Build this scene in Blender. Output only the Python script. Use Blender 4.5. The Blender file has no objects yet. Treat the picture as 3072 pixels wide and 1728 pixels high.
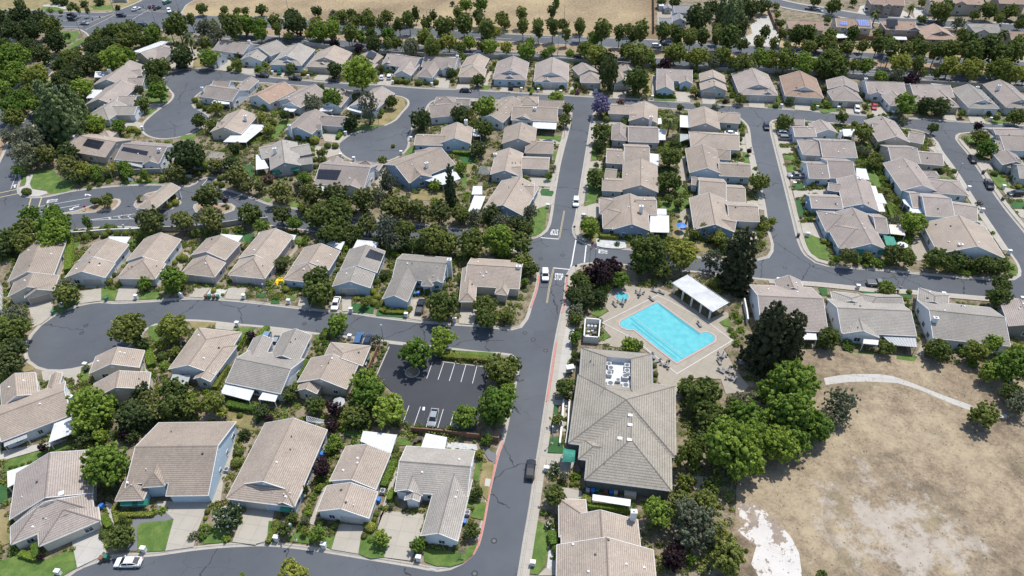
import bpy, math, random
import numpy as np
R=math.radians
sc=bpy.context.scene
# ---------------- camera, sky, sun, exposure ----------------
H=119.0; F_PX=2070.0; PITCH=R(40.0); ROLL=R(-0.7)
FW=np.array([0,math.cos(PITCH),-math.sin(PITCH)]); UP0=np.array([0,math.sin(PITCH),math.cos(PITCH)]); RT0=np.array([1.,0,0])
RT=math.cos(ROLL)*RT0+math.sin(ROLL)*UP0; UP=-math.sin(ROLL)*RT0+math.cos(ROLL)*UP0
cam_d=bpy.data.cameras.new('camera'); cam=bpy.data.objects.new('camera',cam_d); sc.collection.objects.link(cam)
from mathutils import Matrix, Vector
M=Matrix(((RT[0],UP[0],-FW[0],0),(RT[1],UP[1],-FW[1],0),(RT[2],UP[2],-FW[2],H),(0,0,0,1)))
cam.matrix_world=M
cam_d.sensor_width=36; cam_d.lens=36*F_PX/3072; cam_d.clip_start=1; cam_d.clip_end=5000
sc.camera=cam
SUN_EL=R(65); SUN_AZ=R(38)      # azimuth measured clockwise from +Y (towards +X)
w=bpy.data.worlds.new('World'); sc.world=w; w.use_nodes=True
nt=w.node_tree; nt.nodes.clear()
sky=nt.nodes.new('ShaderNodeTexSky'); sky.sky_type='NISHITA'; sky.sun_disc=False; sky.sun_elevation=SUN_EL; sky.sun_rotation=SUN_AZ
sky.air_density=1.0; sky.dust_density=1.0
bg=nt.nodes.new('ShaderNodeBackground'); bg.inputs[1].default_value=0.15
wo=nt.nodes.new('ShaderNodeOutputWorld'); nt.links.new(sky.outputs[0],bg.inputs[0]); nt.links.new(bg.outputs[0],wo.inputs[0])
sd=bpy.data.lights.new('sun','SUN'); sd.energy=3.8; sd.angle=R(0.5); sd.color=(1,0.965,0.91)
so=bpy.data.objects.new('sun',sd); sc.collection.objects.link(so)
dirv=Vector((math.sin(SUN_AZ)*math.cos(SUN_EL),math.cos(SUN_AZ)*math.cos(SUN_EL),math.sin(SUN_EL)))
so.rotation_euler=dirv.to_track_quat('Z','Y').to_euler(); so.location=(60,100,200)
sc.view_settings.view_transform='Standard'; sc.view_settings.look='None'; sc.view_settings.gamma=1; sc.view_settings.use_curve_mapping=False
sc.view_settings.exposure=0.36
sc.cycles.max_bounces=5; sc.cycles.diffuse_bounces=3; sc.cycles.glossy_bounces=2; sc.cycles.transmission_bounces=3; sc.cycles.transparent_max_bounces=6
# ---------------- pixel -> world helpers (where a thing stands on the ground) ----------------
S=768/2576.
CAMP=np.array([0,0,H])
def ray(i,j,x,y):
    X=768*i+x*S-1536; Y=432*j+y*S-864
    return FW*F_PX+RT*X-UP*Y
def G(i,j,x,y,z=0.0):
    d=ray(i,j,x,y); t=(z-H)/d[2]
    return CAMP+d*t
def proj(p):
    d=np.array(p)-CAMP; k=F_PX/(d@FW)
    return ((d@RT)*k+1536, -(d@UP)*k+864)   # native pixels
def pts(s,z=0.0,ij=None):
    """'@ij x,y x,y' -> world points ; '@F' = whole-picture 2576 scale"""
    out=[]
    for tok in s.split():
        if tok[0]=='@':
            ij='F' if tok[1]=='F' else (int(tok[1]),int(tok[2])); continue
        x,y=map(float,tok.split(','))
        if ij=='F': out.append(G(0,0,x*4,y*4,z))
        else: out.append(G(ij[0],ij[1],x,y,z))
    return out
# ---------------- materials ----------------
MATS={}
def srgb(c):
    return tuple(((v/255.)/12.92 if v/255.<=0.04045 else ((v/255.+0.055)/1.055)**2.4) for v in c)
def newmat(name,rough=0.8):
    m=bpy.data.materials.new(name); m.use_nodes=True; n=m.node_tree; b=n.nodes['Principled BSDF']
    b.inputs['Roughness'].default_value=rough
    return m,n,b
def N(n,t,**k):
    x=n.nodes.new(t)
    for a,v in k.items(): setattr(x,a,v)
    return x
def ramp(n,fac,stops):
    r=N(n,'ShaderNodeValToRGB'); e=r.color_ramp.elements
    while len(e)>1: e.remove(e[-1])
    e[0].position=stops[0][0]; e[0].color=(*stops[0][1],1)
    for p,c in stops[1:]:
        q=e.new(p); q.color=(*c,1)
    n.links.new(fac,r.inputs[0]); return r
def noise(n,vec,scale,detail=3,rough=.55):
    t=N(n,'ShaderNodeTexNoise'); t.inputs['Scale'].default_value=scale; t.inputs['Detail'].default_value=detail; t.inputs['Roughness'].default_value=rough
    n.links.new(vec,t.inputs['Vector']); return t
def mix(n,a,b,fac,mode='MIX'):
    m=N(n,'ShaderNodeMix',data_type='RGBA',blend_type=mode)
    for s,v in ((m.inputs[0],fac),(m.inputs[6],a),(m.inputs[7],b)):
        if isinstance(v,(int,float)): s.default_value=v
        elif isinstance(v,tuple): s.default_value=(*v,1) if len(v)==3 else v
        else: n.links.new(v,s)
    return m.outputs[2]
def math_(n,op,a,b=None,clamp=False):
    m=N(n,'ShaderNodeMath',operation=op); m.use_clamp=clamp
    for k,v in enumerate((a,b)):
        if v is None: continue
        if isinstance(v,(int,float)): m.inputs[k].default_value=v
        else: n.links.new(v,m.inputs[k])
    return m.outputs[0]
def wpos(n): return N(n,'ShaderNodeNewGeometry').outputs['Position']
def bump(n,b,h,s=.3,d=.05):
    q=N(n,'ShaderNodeBump'); q.inputs['Strength'].default_value=s; q.inputs['Distance'].default_value=d
    n.links.new(h,q.inputs['Height']); n.links.new(q.outputs[0],b.inputs['Normal'])
def plain(name,c,rough=.6,var=.12,scale=3.,metal=0):
    if name in MATS: return MATS[name]
    m,n,b=newmat(name,rough); t=noise(n,wpos(n),scale,3)
    lo=tuple(v*(1-var) for v in c); hi=tuple(min(1,v*(1+var)) for v in c)
    r=ramp(n,t.outputs[0],[(.3,lo),(.7,hi)]); n.links.new(r.outputs[0],b.inputs['Base Color'])
    b.inputs['Metallic'].default_value=metal
    MATS[name]=m; return m
def cracks(n,p,scale,width,seed):
    """thin wandering crack lines"""
    off=N(n,'ShaderNodeVectorMath',operation='ADD'); off.inputs[1].default_value=(seed*13.7,seed*7.1,0); n.links.new(p,off.inputs[0])
    nz=noise(n,off.outputs[0],.35,4); sub=N(n,'ShaderNodeVectorMath',operation='MULTIPLY_ADD')
    n.links.new(nz.outputs['Color'],sub.inputs[0]); sub.inputs[1].default_value=(3.2,3.2,0); n.links.new(off.outputs[0],sub.inputs[2])
    v=N(n,'ShaderNodeTexVoronoi',feature='DISTANCE_TO_EDGE'); v.voronoi_dimensions='2D'; v.inputs['Scale'].default_value=scale
    n.links.new(sub.outputs[0],v.inputs['Vector'])
    line=math_(n,'LESS_THAN',v.outputs['Distance'],width*scale)
    msk=noise(n,off.outputs[0],.03,1); g=math_(n,'GREATER_THAN',msk.outputs[0],.47)
    return math_(n,'MULTIPLY',line,g)
def asphalt(name,c,crk=True,wear=.5):
    m,n,b=newmat(name,.9); p=wpos(n)
    big=noise(n,p,.06,3); fine=noise(n,p,5.,3,.7)
    c1=mix(n,tuple(v*.9 for v in c),tuple(v*1.18 for v in c),big.outputs[0])
    c2=mix(n,c1,(.62,.62,.62),math_(n,'MULTIPLY',math_(n,'SUBTRACT',1,fine.outputs[0]),.16*wear),'MULTIPLY')
    mid=noise(n,p,.25,5,.65); c3=mix(n,c2,tuple(v*1.5 for v in c),math_(n,'MULTIPLY',math_(n,'SUBTRACT',mid.outputs[0],.55,True),1.6*wear,True))
    st=N(n,'ShaderNodeTexNoise'); st.inputs['Scale'].default_value=.018; st.inputs['Detail'].default_value=5; st.inputs['Roughness'].default_value=.7; n.links.new(p,st.inputs['Vector'])
    c3=mix(n,c3,ramp(n,st.outputs[0],[(.38,(.80,.80,.81)),(.5,(.97,.97,.97)),(.62,(1.12,1.11,1.09))]).outputs[0],1.,'MULTIPLY')
    if crk:
        k=cracks(n,p,.075,.11,1); k2=cracks(n,p,.16,.035,2)
        c3=mix(n,c3,(.022,.022,.026),math_(n,'MULTIPLY',k,.85)); c3=mix(n,c3,(.03,.03,.034),math_(n,'MULTIPLY',k2,.55))
    n.links.new(c3,b.inputs['Base Color']); bump(n,b,fine.outputs[0],.25,.02)
    MATS[name]=m; return m
asphalt('asphalt',(.083,.091,.102)); asphalt('lot_asphalt',(.043,.046,.053),False,.4); 0 and asphalt('entry_asphalt',(.096,.097,.108),True,.3)
def concrete(name,c,joint=1.5,rot=9.45):
    m,n,b=newmat(name,.85); p=wpos(n)
    rt=N(n,'ShaderNodeVectorRotate',rotation_type='Z_AXIS'); rt.inputs['Angle'].default_value=R(rot); n.links.new(p,rt.inputs[0])
    a=noise(n,p,.5,5,.65); f=noise(n,p,6,3)
    c1=mix(n,tuple(v*.84 for v in c),tuple(v*1.1 for v in c),a.outputs[0])
    c1=mix(n,c1,(.7,.68,.64),math_(n,'MULTIPLY',f.outputs[0],.25),'MULTIPLY')
    if joint:
        br=N(n,'ShaderNodeTexBrick'); br.offset=0; br.inputs['Scale'].default_value=1; br.inputs['Brick Width'].default_value=joint; br.inputs['Row Height'].default_value=joint
        br.inputs['Mortar Size'].default_value=.035; br.inputs['Color1'].default_value=(1,1,1,1); br.inputs['Color2'].default_value=(.93,.93,.93,1); br.inputs['Mortar'].default_value=(.68,.67,.65,1)
        n.links.new(rt.outputs[0],br.inputs['Vector']); c1=mix(n,c1,br.outputs[0],1.0,'MULTIPLY')
    n.links.new(c1,b.inputs['Base Color']); MATS[name]=m; return m
concrete('concrete',(.385,.352,.295),3.0); concrete('curb_concrete',(.40,.37,.32),2.4); concrete('deck_concrete',(.335,.295,.235),2.6,35)
concrete('pale_concrete',(.44,.42,.38),3.); concrete('gray_path',(.15,.155,.165),0)
def ground_mat(name,stops,sc1=.35,sc2=3.,spots=None,b_=.4):
    m,n,b=newmat(name,.95); p=wpos(n)
    a=noise(n,p,sc1,5,.62); f=noise(n,p,sc2,4,.7)
    mm=math_(n,'ADD',math_(n,'MULTIPLY',a.outputs[0],.62),math_(n,'MULTIPLY',f.outputs[0],.38))
    r=ramp(n,mm,stops); c=r.outputs[0]
    if spots:
        v=N(n,'ShaderNodeTexVoronoi'); v.inputs['Scale'].default_value=spots[0]; n.links.new(p,v.inputs['Vector'])
        g=noise(n,p,.12,3); th=math_(n,'MULTIPLY',g.outputs[0],spots[1])
        k=math_(n,'LESS_THAN',v.outputs['Distance'],th); c=mix(n,c,spots[2],math_(n,'MULTIPLY',k,spots[3]))
    n.links.new(c,b.inputs['Base Color']); bump(n,b,f.outputs[0],b_,.08); MATS[name]=m; return m
ground_mat('garden_soil',[(.36,(0.060,0.078,0.023)),(.43,(0.102,0.094,0.043)),(.49,(0.170,0.131,0.082)),(.55,(0.246,0.205,0.148)),(.60,(0.170,0.139,0.086)),(.66,(0.085,0.102,0.031))],.35,2.2)
ground_mat('mulch',[(.35,(0.131,0.096,0.066)),(.5,(0.221,0.168,0.121)),(.65,(0.312,0.256,0.195))],.6,3)
ground_mat('dirt',[(.35,(0.192,0.133,0.083)),(.5,(0.272,0.195,0.124)),(.65,(0.336,0.257,0.180))],.4,3)
ground_mat('lawn',[(.36,(0.044,0.090,0.015)),(.5,(0.080,0.138,0.024)),(.62,(0.136,0.181,0.041))],.45,5)
ground_mat('turf',[(.36,(0.021,0.076,0.019)),(.6,(0.038,0.111,0.030))],.45,5)
ground_mat('dry_lawn',[(.35,(0.115,0.117,0.036)),(.5,(0.221,0.179,0.079)),(.65,(0.303,0.234,0.122))],.3,4)

def field_mat(name,kind):
    m,n,b=newmat(name,.95); p=wpos(n)
    a1=noise(n,p,.06,6,.65); f=noise(n,p,1.9,4,.75); md=noise(n,p,.35,5,.65)
    mm=math_(n,'ADD',math_(n,'ADD',math_(n,'MULTIPLY',a1.outputs[0],.42),math_(n,'MULTIPLY',md.outputs[0],.28)),math_(n,'MULTIPLY',f.outputs[0],.30))
    c=ramp(n,mm,[(.37,(.09,.066,.043)),(.43,(.155,.118,.078)),(.485,(.225,.172,.112)),(.535,(.285,.225,.148)),(.60,(.345,.28,.18))]).outputs[0]
    # green-brown weeds tint in broad areas
    g=noise(n,p,.09,4,.6); c=mix(n,c,(.13,.115,.055),math_(n,'MULTIPLY',ramp(n,g.outputs[0],[(.56,(0,0,0)),(.66,(1,1,1))]).outputs[0],.35))
    def radial(cx,cy,rx,ry,rot):
        s=N(n,'ShaderNodeMapping',vector_type='TEXTURE'); s.inputs['Location'].default_value=(cx,cy,0); s.inputs['Rotation'].default_value=(0,0,rot); s.inputs['Scale'].default_value=(rx,ry,1000); n.links.new(p,s.inputs['Vector'])
        l=N(n,'ShaderNodeVectorMath',operation='LENGTH'); n.links.new(s.outputs[0],l.inputs[0]); return l.outputs['Value']
    if kind=='field':
        d=radial(*BASIN); q=noise(n,p,.16,6,.72)
        # bare pale soil thins out raggedly away from the middle
        v=math_(n,'SUBTRACT',q.outputs[0],math_(n,'MULTIPLY',math_(n,'POWER',d,2.2),.115)); v=math_(n,'ADD',v,math_(n,'MULTIPLY',math_(n,'SUBTRACT',f.outputs[0],.5),.14))
        k=ramp(n,v,[(.41,(0,0,0)),(.53,(1,1,1))]).outputs[0]
        c=mix(n,c,mix(n,(.30,.255,.205),(.46,.415,.36),md.outputs[0]),math_(n,'MULTIPLY',k,.8))
        ring=ramp(n,d,[(.86,(0,0,0)),(.95,(1,1,1)),(1.03,(1,1,1)),(1.12,(0,0,0))]).outputs[0]; c=mix(n,c,(.17,.135,.095),math_(n,'MULTIPLY',ring,.35))
    else:
        q=noise(n,p,.28,6,.7); v=math_(n,'ADD',q.outputs[0],math_(n,'MULTIPLY',math_(n,'SUBTRACT',radial(*SALT),1.),-.22))
        k=ramp(n,v,[(.535,(0,0,0)),(.56,(1,1,1))]).outputs[0]
        base=mix(n,(.24,.20,.18),c,md.outputs[0]); c=mix(n,base,mix(n,(.42,.39,.355),(.60,.57,.53),md.outputs[0]),k)
    n.links.new(c,b.inputs['Base Color']); bump(n,b,f.outputs[0],.5,.08); MATS[name]=m
_b=G(3,3,1330,1020); _e=G(3,3,2080,1020); _f=G(3,3,1330,400); BASIN=(_b[0],_b[1],_e[0]-_b[0],_f[1]-_b[1],0)
_s=G(2,3,2660,1420); SALT=(_s[0],_s[1],6.5,15,R(8))
field_mat('dry_field','field'); field_mat('salt_crust','salt')

ground_mat('far_field',[(.38,(0.153,0.106,0.059)),(.45,(0.214,0.157,0.090)),(.52,(0.290,0.219,0.124)),(.60,(0.367,0.285,0.152))],.02,.8,(.55,.45,(0.115,0.087,0.049),.4))
ground_mat('white_gravel',[(.35,(.30,.30,.29)),(.6,(.55,.55,.53))],2,9)
plain('red_paint',(.44,.17,.14),.7,.15,2); plain('white_paint',(.62,.61,.59),.7,.12,4); plain('yellow_paint',(.46,.37,.20),.7,.18,4)
# roofs (UV: u along the eave, v up the slope, metres)
def roof_mat(name,c1,c2,mort,row=.40):
    m,n,b=newmat(name,.85); uv=N(n,'ShaderNodeUVMap').outputs[0]
    br=N(n,'ShaderNodeTexBrick'); br.offset=.5; br.inputs['Scale'].default_value=1; br.inputs['Brick Width'].default_value=.33; br.inputs['Row Height'].default_value=row
    br.inputs['Mortar Size'].default_value=.022; br.inputs['Mortar Smooth'].default_value=.3; br.inputs['Bias'].default_value=0
    br.inputs['Color1'].default_value=(*c1,1); br.inputs['Color2'].default_value=(*c2,1); br.inputs['Mortar'].default_value=(*mort,1)
    n.links.new(uv,br.inputs['Vector'])
    wv=N(n,'ShaderNodeTexWave',wave_type='BANDS',bands_direction='Y',wave_profile='SAW'); wv.inputs['Scale'].default_value=1/row*.159155*2; n.links.new(uv,wv.inputs['Vector'])
    c=mix(n,br.outputs[0],(.90,.89,.88),math_(n,'MULTIPLY',wv.outputs[0],.7),'MULTIPLY'); ln=math_(n,'GREATER_THAN',wv.outputs[0],.80); c=mix(n,c,(.52,.50,.49),math_(n,'MULTIPLY',ln,.95),'MULTIPLY')
    oi=N(n,'ShaderNodeObjectInfo'); hs=N(n,'ShaderNodeHueSaturation'); n.links.new(c,hs.inputs['Color'])
    n.links.new(math_(n,'ADD',math_(n,'MULTIPLY',oi.outputs['Random'],.28),.84),hs.inputs['Value'])
    nz=noise(n,wpos(n),.22,4,.6); nf=noise(n,wpos(n),2.6,3,.6); c=mix(n,hs.outputs[0],ramp(n,nz.outputs[0],[(.3,(.82,.81,.80)),(.7,(1.05,1.03,1.0))]).outputs[0],1.,'MULTIPLY')
    c=mix(n,c,ramp(n,nf.outputs[0],[(.35,(.88,.88,.88)),(.65,(1.06,1.06,1.06))]).outputs[0],1.,'MULTIPLY')
    n.links.new(c,b.inputs['Base Color']); bump(n,b,wv.outputs[0],.5,.06); MATS[name]=m; return m
roof_mat('roof_t',(0.438, 0.374, 0.307),(0.381, 0.322, 0.266),(0.271, 0.214, 0.177))
roof_mat('roof_p',(0.4, 0.351, 0.314),(0.351, 0.306, 0.273),(0.247, 0.203, 0.185))
roof_mat('roof_g',(0.389, 0.363, 0.325),(0.342, 0.32, 0.286),(0.23, 0.208, 0.186))
roof_mat('roof_b',(0.447, 0.319, 0.241),(0.373, 0.264, 0.2),(0.265, 0.18, 0.132))
roof_mat('roof_c',(0.441, 0.409, 0.342),(0.384, 0.353, 0.297),(0.24, 0.213, 0.181),.55)
roof_mat('roof_s',(0.312, 0.319, 0.331),(0.275, 0.281, 0.294),(0.204, 0.204, 0.219))
for k,c in dict(W=(.66,.68,.70),B=(.42,.52,.60),G=(.40,.41,.40),T=(.50,.44,.36),Y=(.58,.52,.43),N=(.34,.27,.22),S=(.40,.45,.44),D=(.20,.19,.16),P=(.52,.45,.44),L=(.24,.33,.44),K=(.11,.13,.12)).items():
    plain('wall_'+k,c,.85,.06,1.5)
plain('trim_white',(.72,.72,.70),.6,.05); plain('trim_gray',(.34,.35,.36),.6,.05); plain('garage_door',(.47,.46,.43),.6,.05); plain('garage_tan',(.40,.35,.29),.6,.05)
plain('patio_white',(.56,.57,.57),.55,.14,.5); plain('patio_tan',(.62,.54,.47),.6,.06,.6); plain('patio_gray',(.33,.34,.34),.6,.1,.6); plain('awning_green',(.02,.19,.13),.7,.2,1.)
plain('vent_white',(.82,.80,.78),.5,.05); plain('chimney_white',(.72,.71,.69),.8,.06)
def glass(name,c,r=.08):
    m,n,b=newmat(name,r); b.inputs['Base Color'].default_value=(*c,1); b.inputs['Specular IOR Level'].default_value=.8; MATS[name]=m
glass('window_glass',(.035,.055,.065)); glass('car_glass',(.012,.014,.018),.05); 
m,n,b=newmat('solar_cells',.18); uv=N(n,'ShaderNodeUVMap').outputs[0]; br=N(n,'ShaderNodeTexBrick'); br.offset=0; br.inputs['Scale'].default_value=1
br.inputs['Brick Width'].default_value=1.0; br.inputs['Row Height'].default_value=1.65; br.inputs['Mortar Size'].default_value=.02
br.inputs['Color1'].default_value=(.018,.020,.028,1); br.inputs['Color2'].default_value=(.022,.024,.032,1); br.inputs['Mortar'].default_value=(.06,.06,.065,1)
n.links.new(uv,br.inputs['Vector']); n.links.new(br.outputs[0],b.inputs['Base Color']); MATS['solar_cells']=m
m,n,b=newmat('solar_blue',.45); uv=N(n,'ShaderNodeUVMap').outputs[0]; br=N(n,'ShaderNodeTexBrick'); br.offset=0; br.inputs['Scale'].default_value=1
br.inputs['Brick Width'].default_value=1.0; br.inputs['Row Height'].default_value=1.2; br.inputs['Mortar Size'].default_value=.06
br.inputs['Color1'].default_value=(.08,.13,.36,1); br.inputs['Color2'].default_value=(.12,.18,.42,1); br.inputs['Mortar'].default_value=(.35,.40,.5,1)
b.inputs['Specular IOR Level'].default_value=.05; n.links.new(uv,br.inputs['Vector']); n.links.new(br.outputs[0],b.inputs['Base Color']); MATS['solar_blue']=m
def leafmat(name,c,c2,tr=.40,alt=None,altf=0.):
    m=bpy.data.materials.new(name); m.use_nodes=True; n=m.node_tree; n.nodes.clear()
    at=N(n,'ShaderNodeAttribute',attribute_name='tint'); oi=N(n,'ShaderNodeObjectInfo')
    col=mix(n,c,c2,at.outputs['Fac'])
    if alt: col=mix(n,col,alt,math_(n,'GREATER_THAN',at.outputs['Fac'],1-altf))
    hs=N(n,'ShaderNodeHueSaturation'); n.links.new(col,hs.inputs['Color'])
    n.links.new(math_(n,'ADD',math_(n,'MULTIPLY',oi.outputs['Random'],.55),.75),hs.inputs['Value'])
    n.links.new(math_(n,'ADD',math_(n,'MULTIPLY',oi.outputs['Random'],-.035),.517),hs.inputs['Hue'])
    d=N(n,'ShaderNodeBsdfPrincipled'); d.inputs['Roughness'].default_value=.65; d.inputs['Specular IOR Level'].default_value=.25; t=N(n,'ShaderNodeBsdfTranslucent'); mx=N(n,'ShaderNodeMixShader'); mx.inputs[0].default_value=tr
    n.links.new(hs.outputs[0],d.inputs['Base Color']); n.links.new(hs.outputs[0],t.inputs[0]); n.links.new(d.outputs[0],mx.inputs[1]); n.links.new(t.outputs[0],mx.inputs[2])
    o=N(n,'ShaderNodeOutputMaterial'); n.links.new(mx.outputs[0],o.inputs[0]); MATS[name]=m; return m
leafmat('leaf_c',(0.085, 0.125, 0.04),(0.26, 0.32, 0.13),.2)
leafmat('leaf_o',(0.08, 0.112, 0.022),(0.27, 0.32, 0.085))
leafmat('leaf_b',(.105,.180,.022),(.34,.46,.085))
leafmat('leaf_y',(0.145, 0.17, 0.028),(0.4, 0.44, 0.1))
leafmat('leaf_d',(0.052, 0.08, 0.026),(0.165, 0.21, 0.07))
leafmat('leaf_e',(0.04, 0.06, 0.026),(0.12, 0.15, 0.065),.12)
leafmat('leaf_r',(0.032, 0.042, 0.018),(0.105, 0.11, 0.048),.08)
leafmat('leaf_p',(.020,.010,.012),(.060,.030,.036),.2)
leafmat('leaf_g',(0.115, 0.13, 0.072),(0.33, 0.35, 0.22))
leafmat('leaf_t',(.088,.100,.026),(.25,.275,.085),.28,(.26,.20,.13),.06)
leafmat('leaf_j',(.14,.12,.22),(.30,.26,.42),.2)
leafmat('leaf_f',(.05,.08,.025),(.12,.16,.05),.2,(.75,.74,.68),.32)
leafmat('leaf_k',(.06,.08,.03),(.14,.14,.06),.2,(.50,.16,.24),.45)
leafmat('leaf_m',(0.07, 0.095, 0.03),(0.22, 0.25, 0.08))
leafmat('leaf_w',(0.08, 0.095, 0.06),(0.25, 0.28, 0.19))
m,n,b=newmat('bark',.9); t=noise(n,wpos(n),5,4); r=ramp(n,t.outputs[0],[(.3,(.07,.05,.037)),(.7,(.19,.15,.115))]); n.links.new(r.outputs[0],b.inputs['Base Color']); MATS['bark']=m
m,n,b=newmat('palm_bark',.9); t=noise(n,wpos(n),6,4); r=ramp(n,t.outputs[0],[(.3,(.10,.075,.055)),(.7,(.26,.21,.16))]); n.links.new(r.outputs[0],b.inputs['Base Color']); MATS['palm_bark']=m
# pool water
m,n,b=newmat('pool_water',.06); t=noise(n,wpos(n),.7,4); r=ramp(n,t.outputs[0],[(.3,(.085,.37,.40)),(.7,(.125,.45,.47))]); n.links.new(r.outputs[0],b.inputs['Base Color'])
t2=noise(n,wpos(n),2.5,3); bump(n,b,t2.outputs[0],.15,.05); MATS['pool_water']=m
plain('pool_tile',(.03,.26,.30),.3,.1); plain('pool_coping',(.42,.29,.26),.7,.12,3)
plain('furniture_gray',(.17,.17,.17),.6,.12,3); plain('metal_gray',(.42,.43,.44),.4,.1); plain('metal_dark',(.06,.065,.07),.5,.1); plain('steel_pole',(.30,.31,.32),.45,.1); plain('rubber',(.02,.02,.02),.8,.1); plain('rim_metal',(.45,.46,.48),.3,.05,3,.6)
plain('wood_fence',(.20,.11,.07),.85,.25,2); plain('stucco_wall',(.36,.35,.33),.9,.08,1); plain('white_wall',(.68,.67,.64),.85,.06,1); plain('terracotta',(.42,.17,.10),.8,.1)
plain('bin_green',(.03,.16,.10),.5,.1); plain('bin_blue',(.03,.17,.55),.5,.1); plain('bin_brown',(.19,.09,.06),.5,.1); plain('bin_gray',(.35,.37,.38),.5,.1); plain('bin_beige',(.55,.50,.42),.5,.1); plain('bin_black',(.03,.03,.03),.5,.1)
plain('flag_white',(.7,.7,.7),.8,.05); plain('flag_red',(.55,.05,.06),.8,.1); plain('flag_blue',(.04,.06,.25),.8,.1); plain('yellow_cloth',(.80,.50,.02),.7,.1); plain('lamp_lens',(.7,.7,.65),.3,.05); plain('light_red',(.4,.02,.02),.3,.05)
for k,c in dict(white=(.80,.80,.80),black=(.012,.013,.016),silver=(.27,.29,.31),gray=(.16,.17,.18),red=(.42,.02,.03),blue=(.05,.11,.22),steelblue=(.16,.24,.36),green=(.01,.13,.08),darkred=(.10,.015,.02),navy=(.02,.03,.06)).items():
    m,n,b=newmat('paint_'+k,.25); b.inputs['Base Color'].default_value=(*c,1); b.inputs['Coat Weight'].default_value=.6; b.inputs['Coat Roughness'].default_value=.05
    t=noise(n,wpos(n),1.5,2); rr=ramp(n,t.outputs[0],[(.3,tuple(v*.93 for v in c)),(.7,c)]); n.links.new(rr.outputs[0],b.inputs['Base Color']); MATS['paint_'+k]=m
# ---------------- object helpers ----------------
COL=sc.collection
class MB:
    """collects verts/faces of ONE mesh"""
    def __init__(s): s.v=[];s.f=[];s.uv=[];s.mi=[]
    def face(s,p,uv=None,mi=0):
        k=len(s.v); s.v+= [tuple(map(float,q)) for q in p]; s.f.append(tuple(range(k,k+len(p)))); s.uv.append(uv or [(0,0)]*len(p)); s.mi.append(mi)
    def box(s,c,sz,rz=0.,mi=0,tap=1.0):
        cx,cy,cz=c; hx,hy,hz=sz[0]/2,sz[1]/2,sz[2]/2; ca,sa=math.cos(rz),math.sin(rz)
        P=[]
        for dz in (-1,1):
            q=tap if dz>0 else 1
            for dx,dy in ((-1,-1),(1,-1),(1,1),(-1,1)):
                x,y=dx*hx*q,dy*hy*q; P.append((cx+x*ca-y*sa,cy+x*sa+y*ca,cz+dz*hz))
        for q in ((0,3,2,1),(4,5,6,7),(0,1,5,4),(1,2,6,5),(2,3,7,6),(3,0,4,7)):
            s.face([P[i] for i in q],None,mi)
    def tube(s,path,radii,n=8,mi=0,cap=True):
        rings=[]
        for k,(p,r) in enumerate(zip(path,radii)):
            p=np.array(p,float); a=np.array(path[min(k+1,len(path)-1)],float)-np.array(path[max(k-1,0)],float); a/=np.linalg.norm(a)+1e-9
            t=np.array([1.,0,0]) if abs(a[0])<.8 else np.array([0,1.,0]); u=np.cross(a,t); u/=np.linalg.norm(u); v=np.cross(a,u)
            rings.append([p+r*(math.cos(2*math.pi*i/n)*u+math.sin(2*math.pi*i/n)*v) for i in range(n)])
        for A,B in zip(rings,rings[1:]):
            for i in range(n): s.face([A[i],A[(i+1)%n],B[(i+1)%n],B[i]],None,mi)
        if cap: s.face(rings[-1],None,mi); s.face(rings[0][::-1],None,mi)
    def build(s,name,mats,parent=None,smooth=False,loc=None):
        me=bpy.data.meshes.new(name); v=s.v
        if loc is not None: v=[(a-loc[0],b-loc[1],c-loc[2]) for a,b,c in v]
        me.from_pydata(v,[],s.f)
        uvl=me.uv_layers.new(name='UVMap'); flat=[c for f in s.uv for p in f for c in p]
        if len(flat)==2*len(me.loops): uvl.data.foreach_set('uv',flat)
        if not isinstance(mats,(list,tuple)): mats=[mats]
        for mm in mats: me.materials.append(MATS[mm] if isinstance(mm,str) else mm)
        me.polygons.foreach_set('material_index',s.mi)
        if smooth: me.polygons.foreach_set('use_smooth',[True]*len(s.f))
        o=bpy.data.objects.new(name,me); COL.objects.link(o)
        if parent is not None: o.parent=parent
        if loc is not None: o.location=loc
        return o
def empty(name,loc,rz=0):
    o=bpy.data.objects.new(name,None); o.empty_display_size=.5; COL.objects.link(o); o.location=loc; o.rotation_euler=(0,0,rz); return o
def tag(o,label=None,cat=None,group=None,kind=None):
    if label: o['label']=label
    if cat: o['category']=cat
    if group: o['group']=group
    if kind: o['kind']=kind
    return o
def copy_tree(o,parent=None):
    c=o.copy(); COL.objects.link(c); c.parent=parent
    for ch in list(o.children): copy_tree(ch,c)
    return c
REG=[]      # (object, category, descriptor, world xy, size) that still need a label of their own
def reg(o,cat,desc,p,size=1.,group=None):
    o['category']=cat
    if group: o['group']=group
    REG.append([o,cat,desc,np.array(p[:2],float),size]); return o
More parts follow.
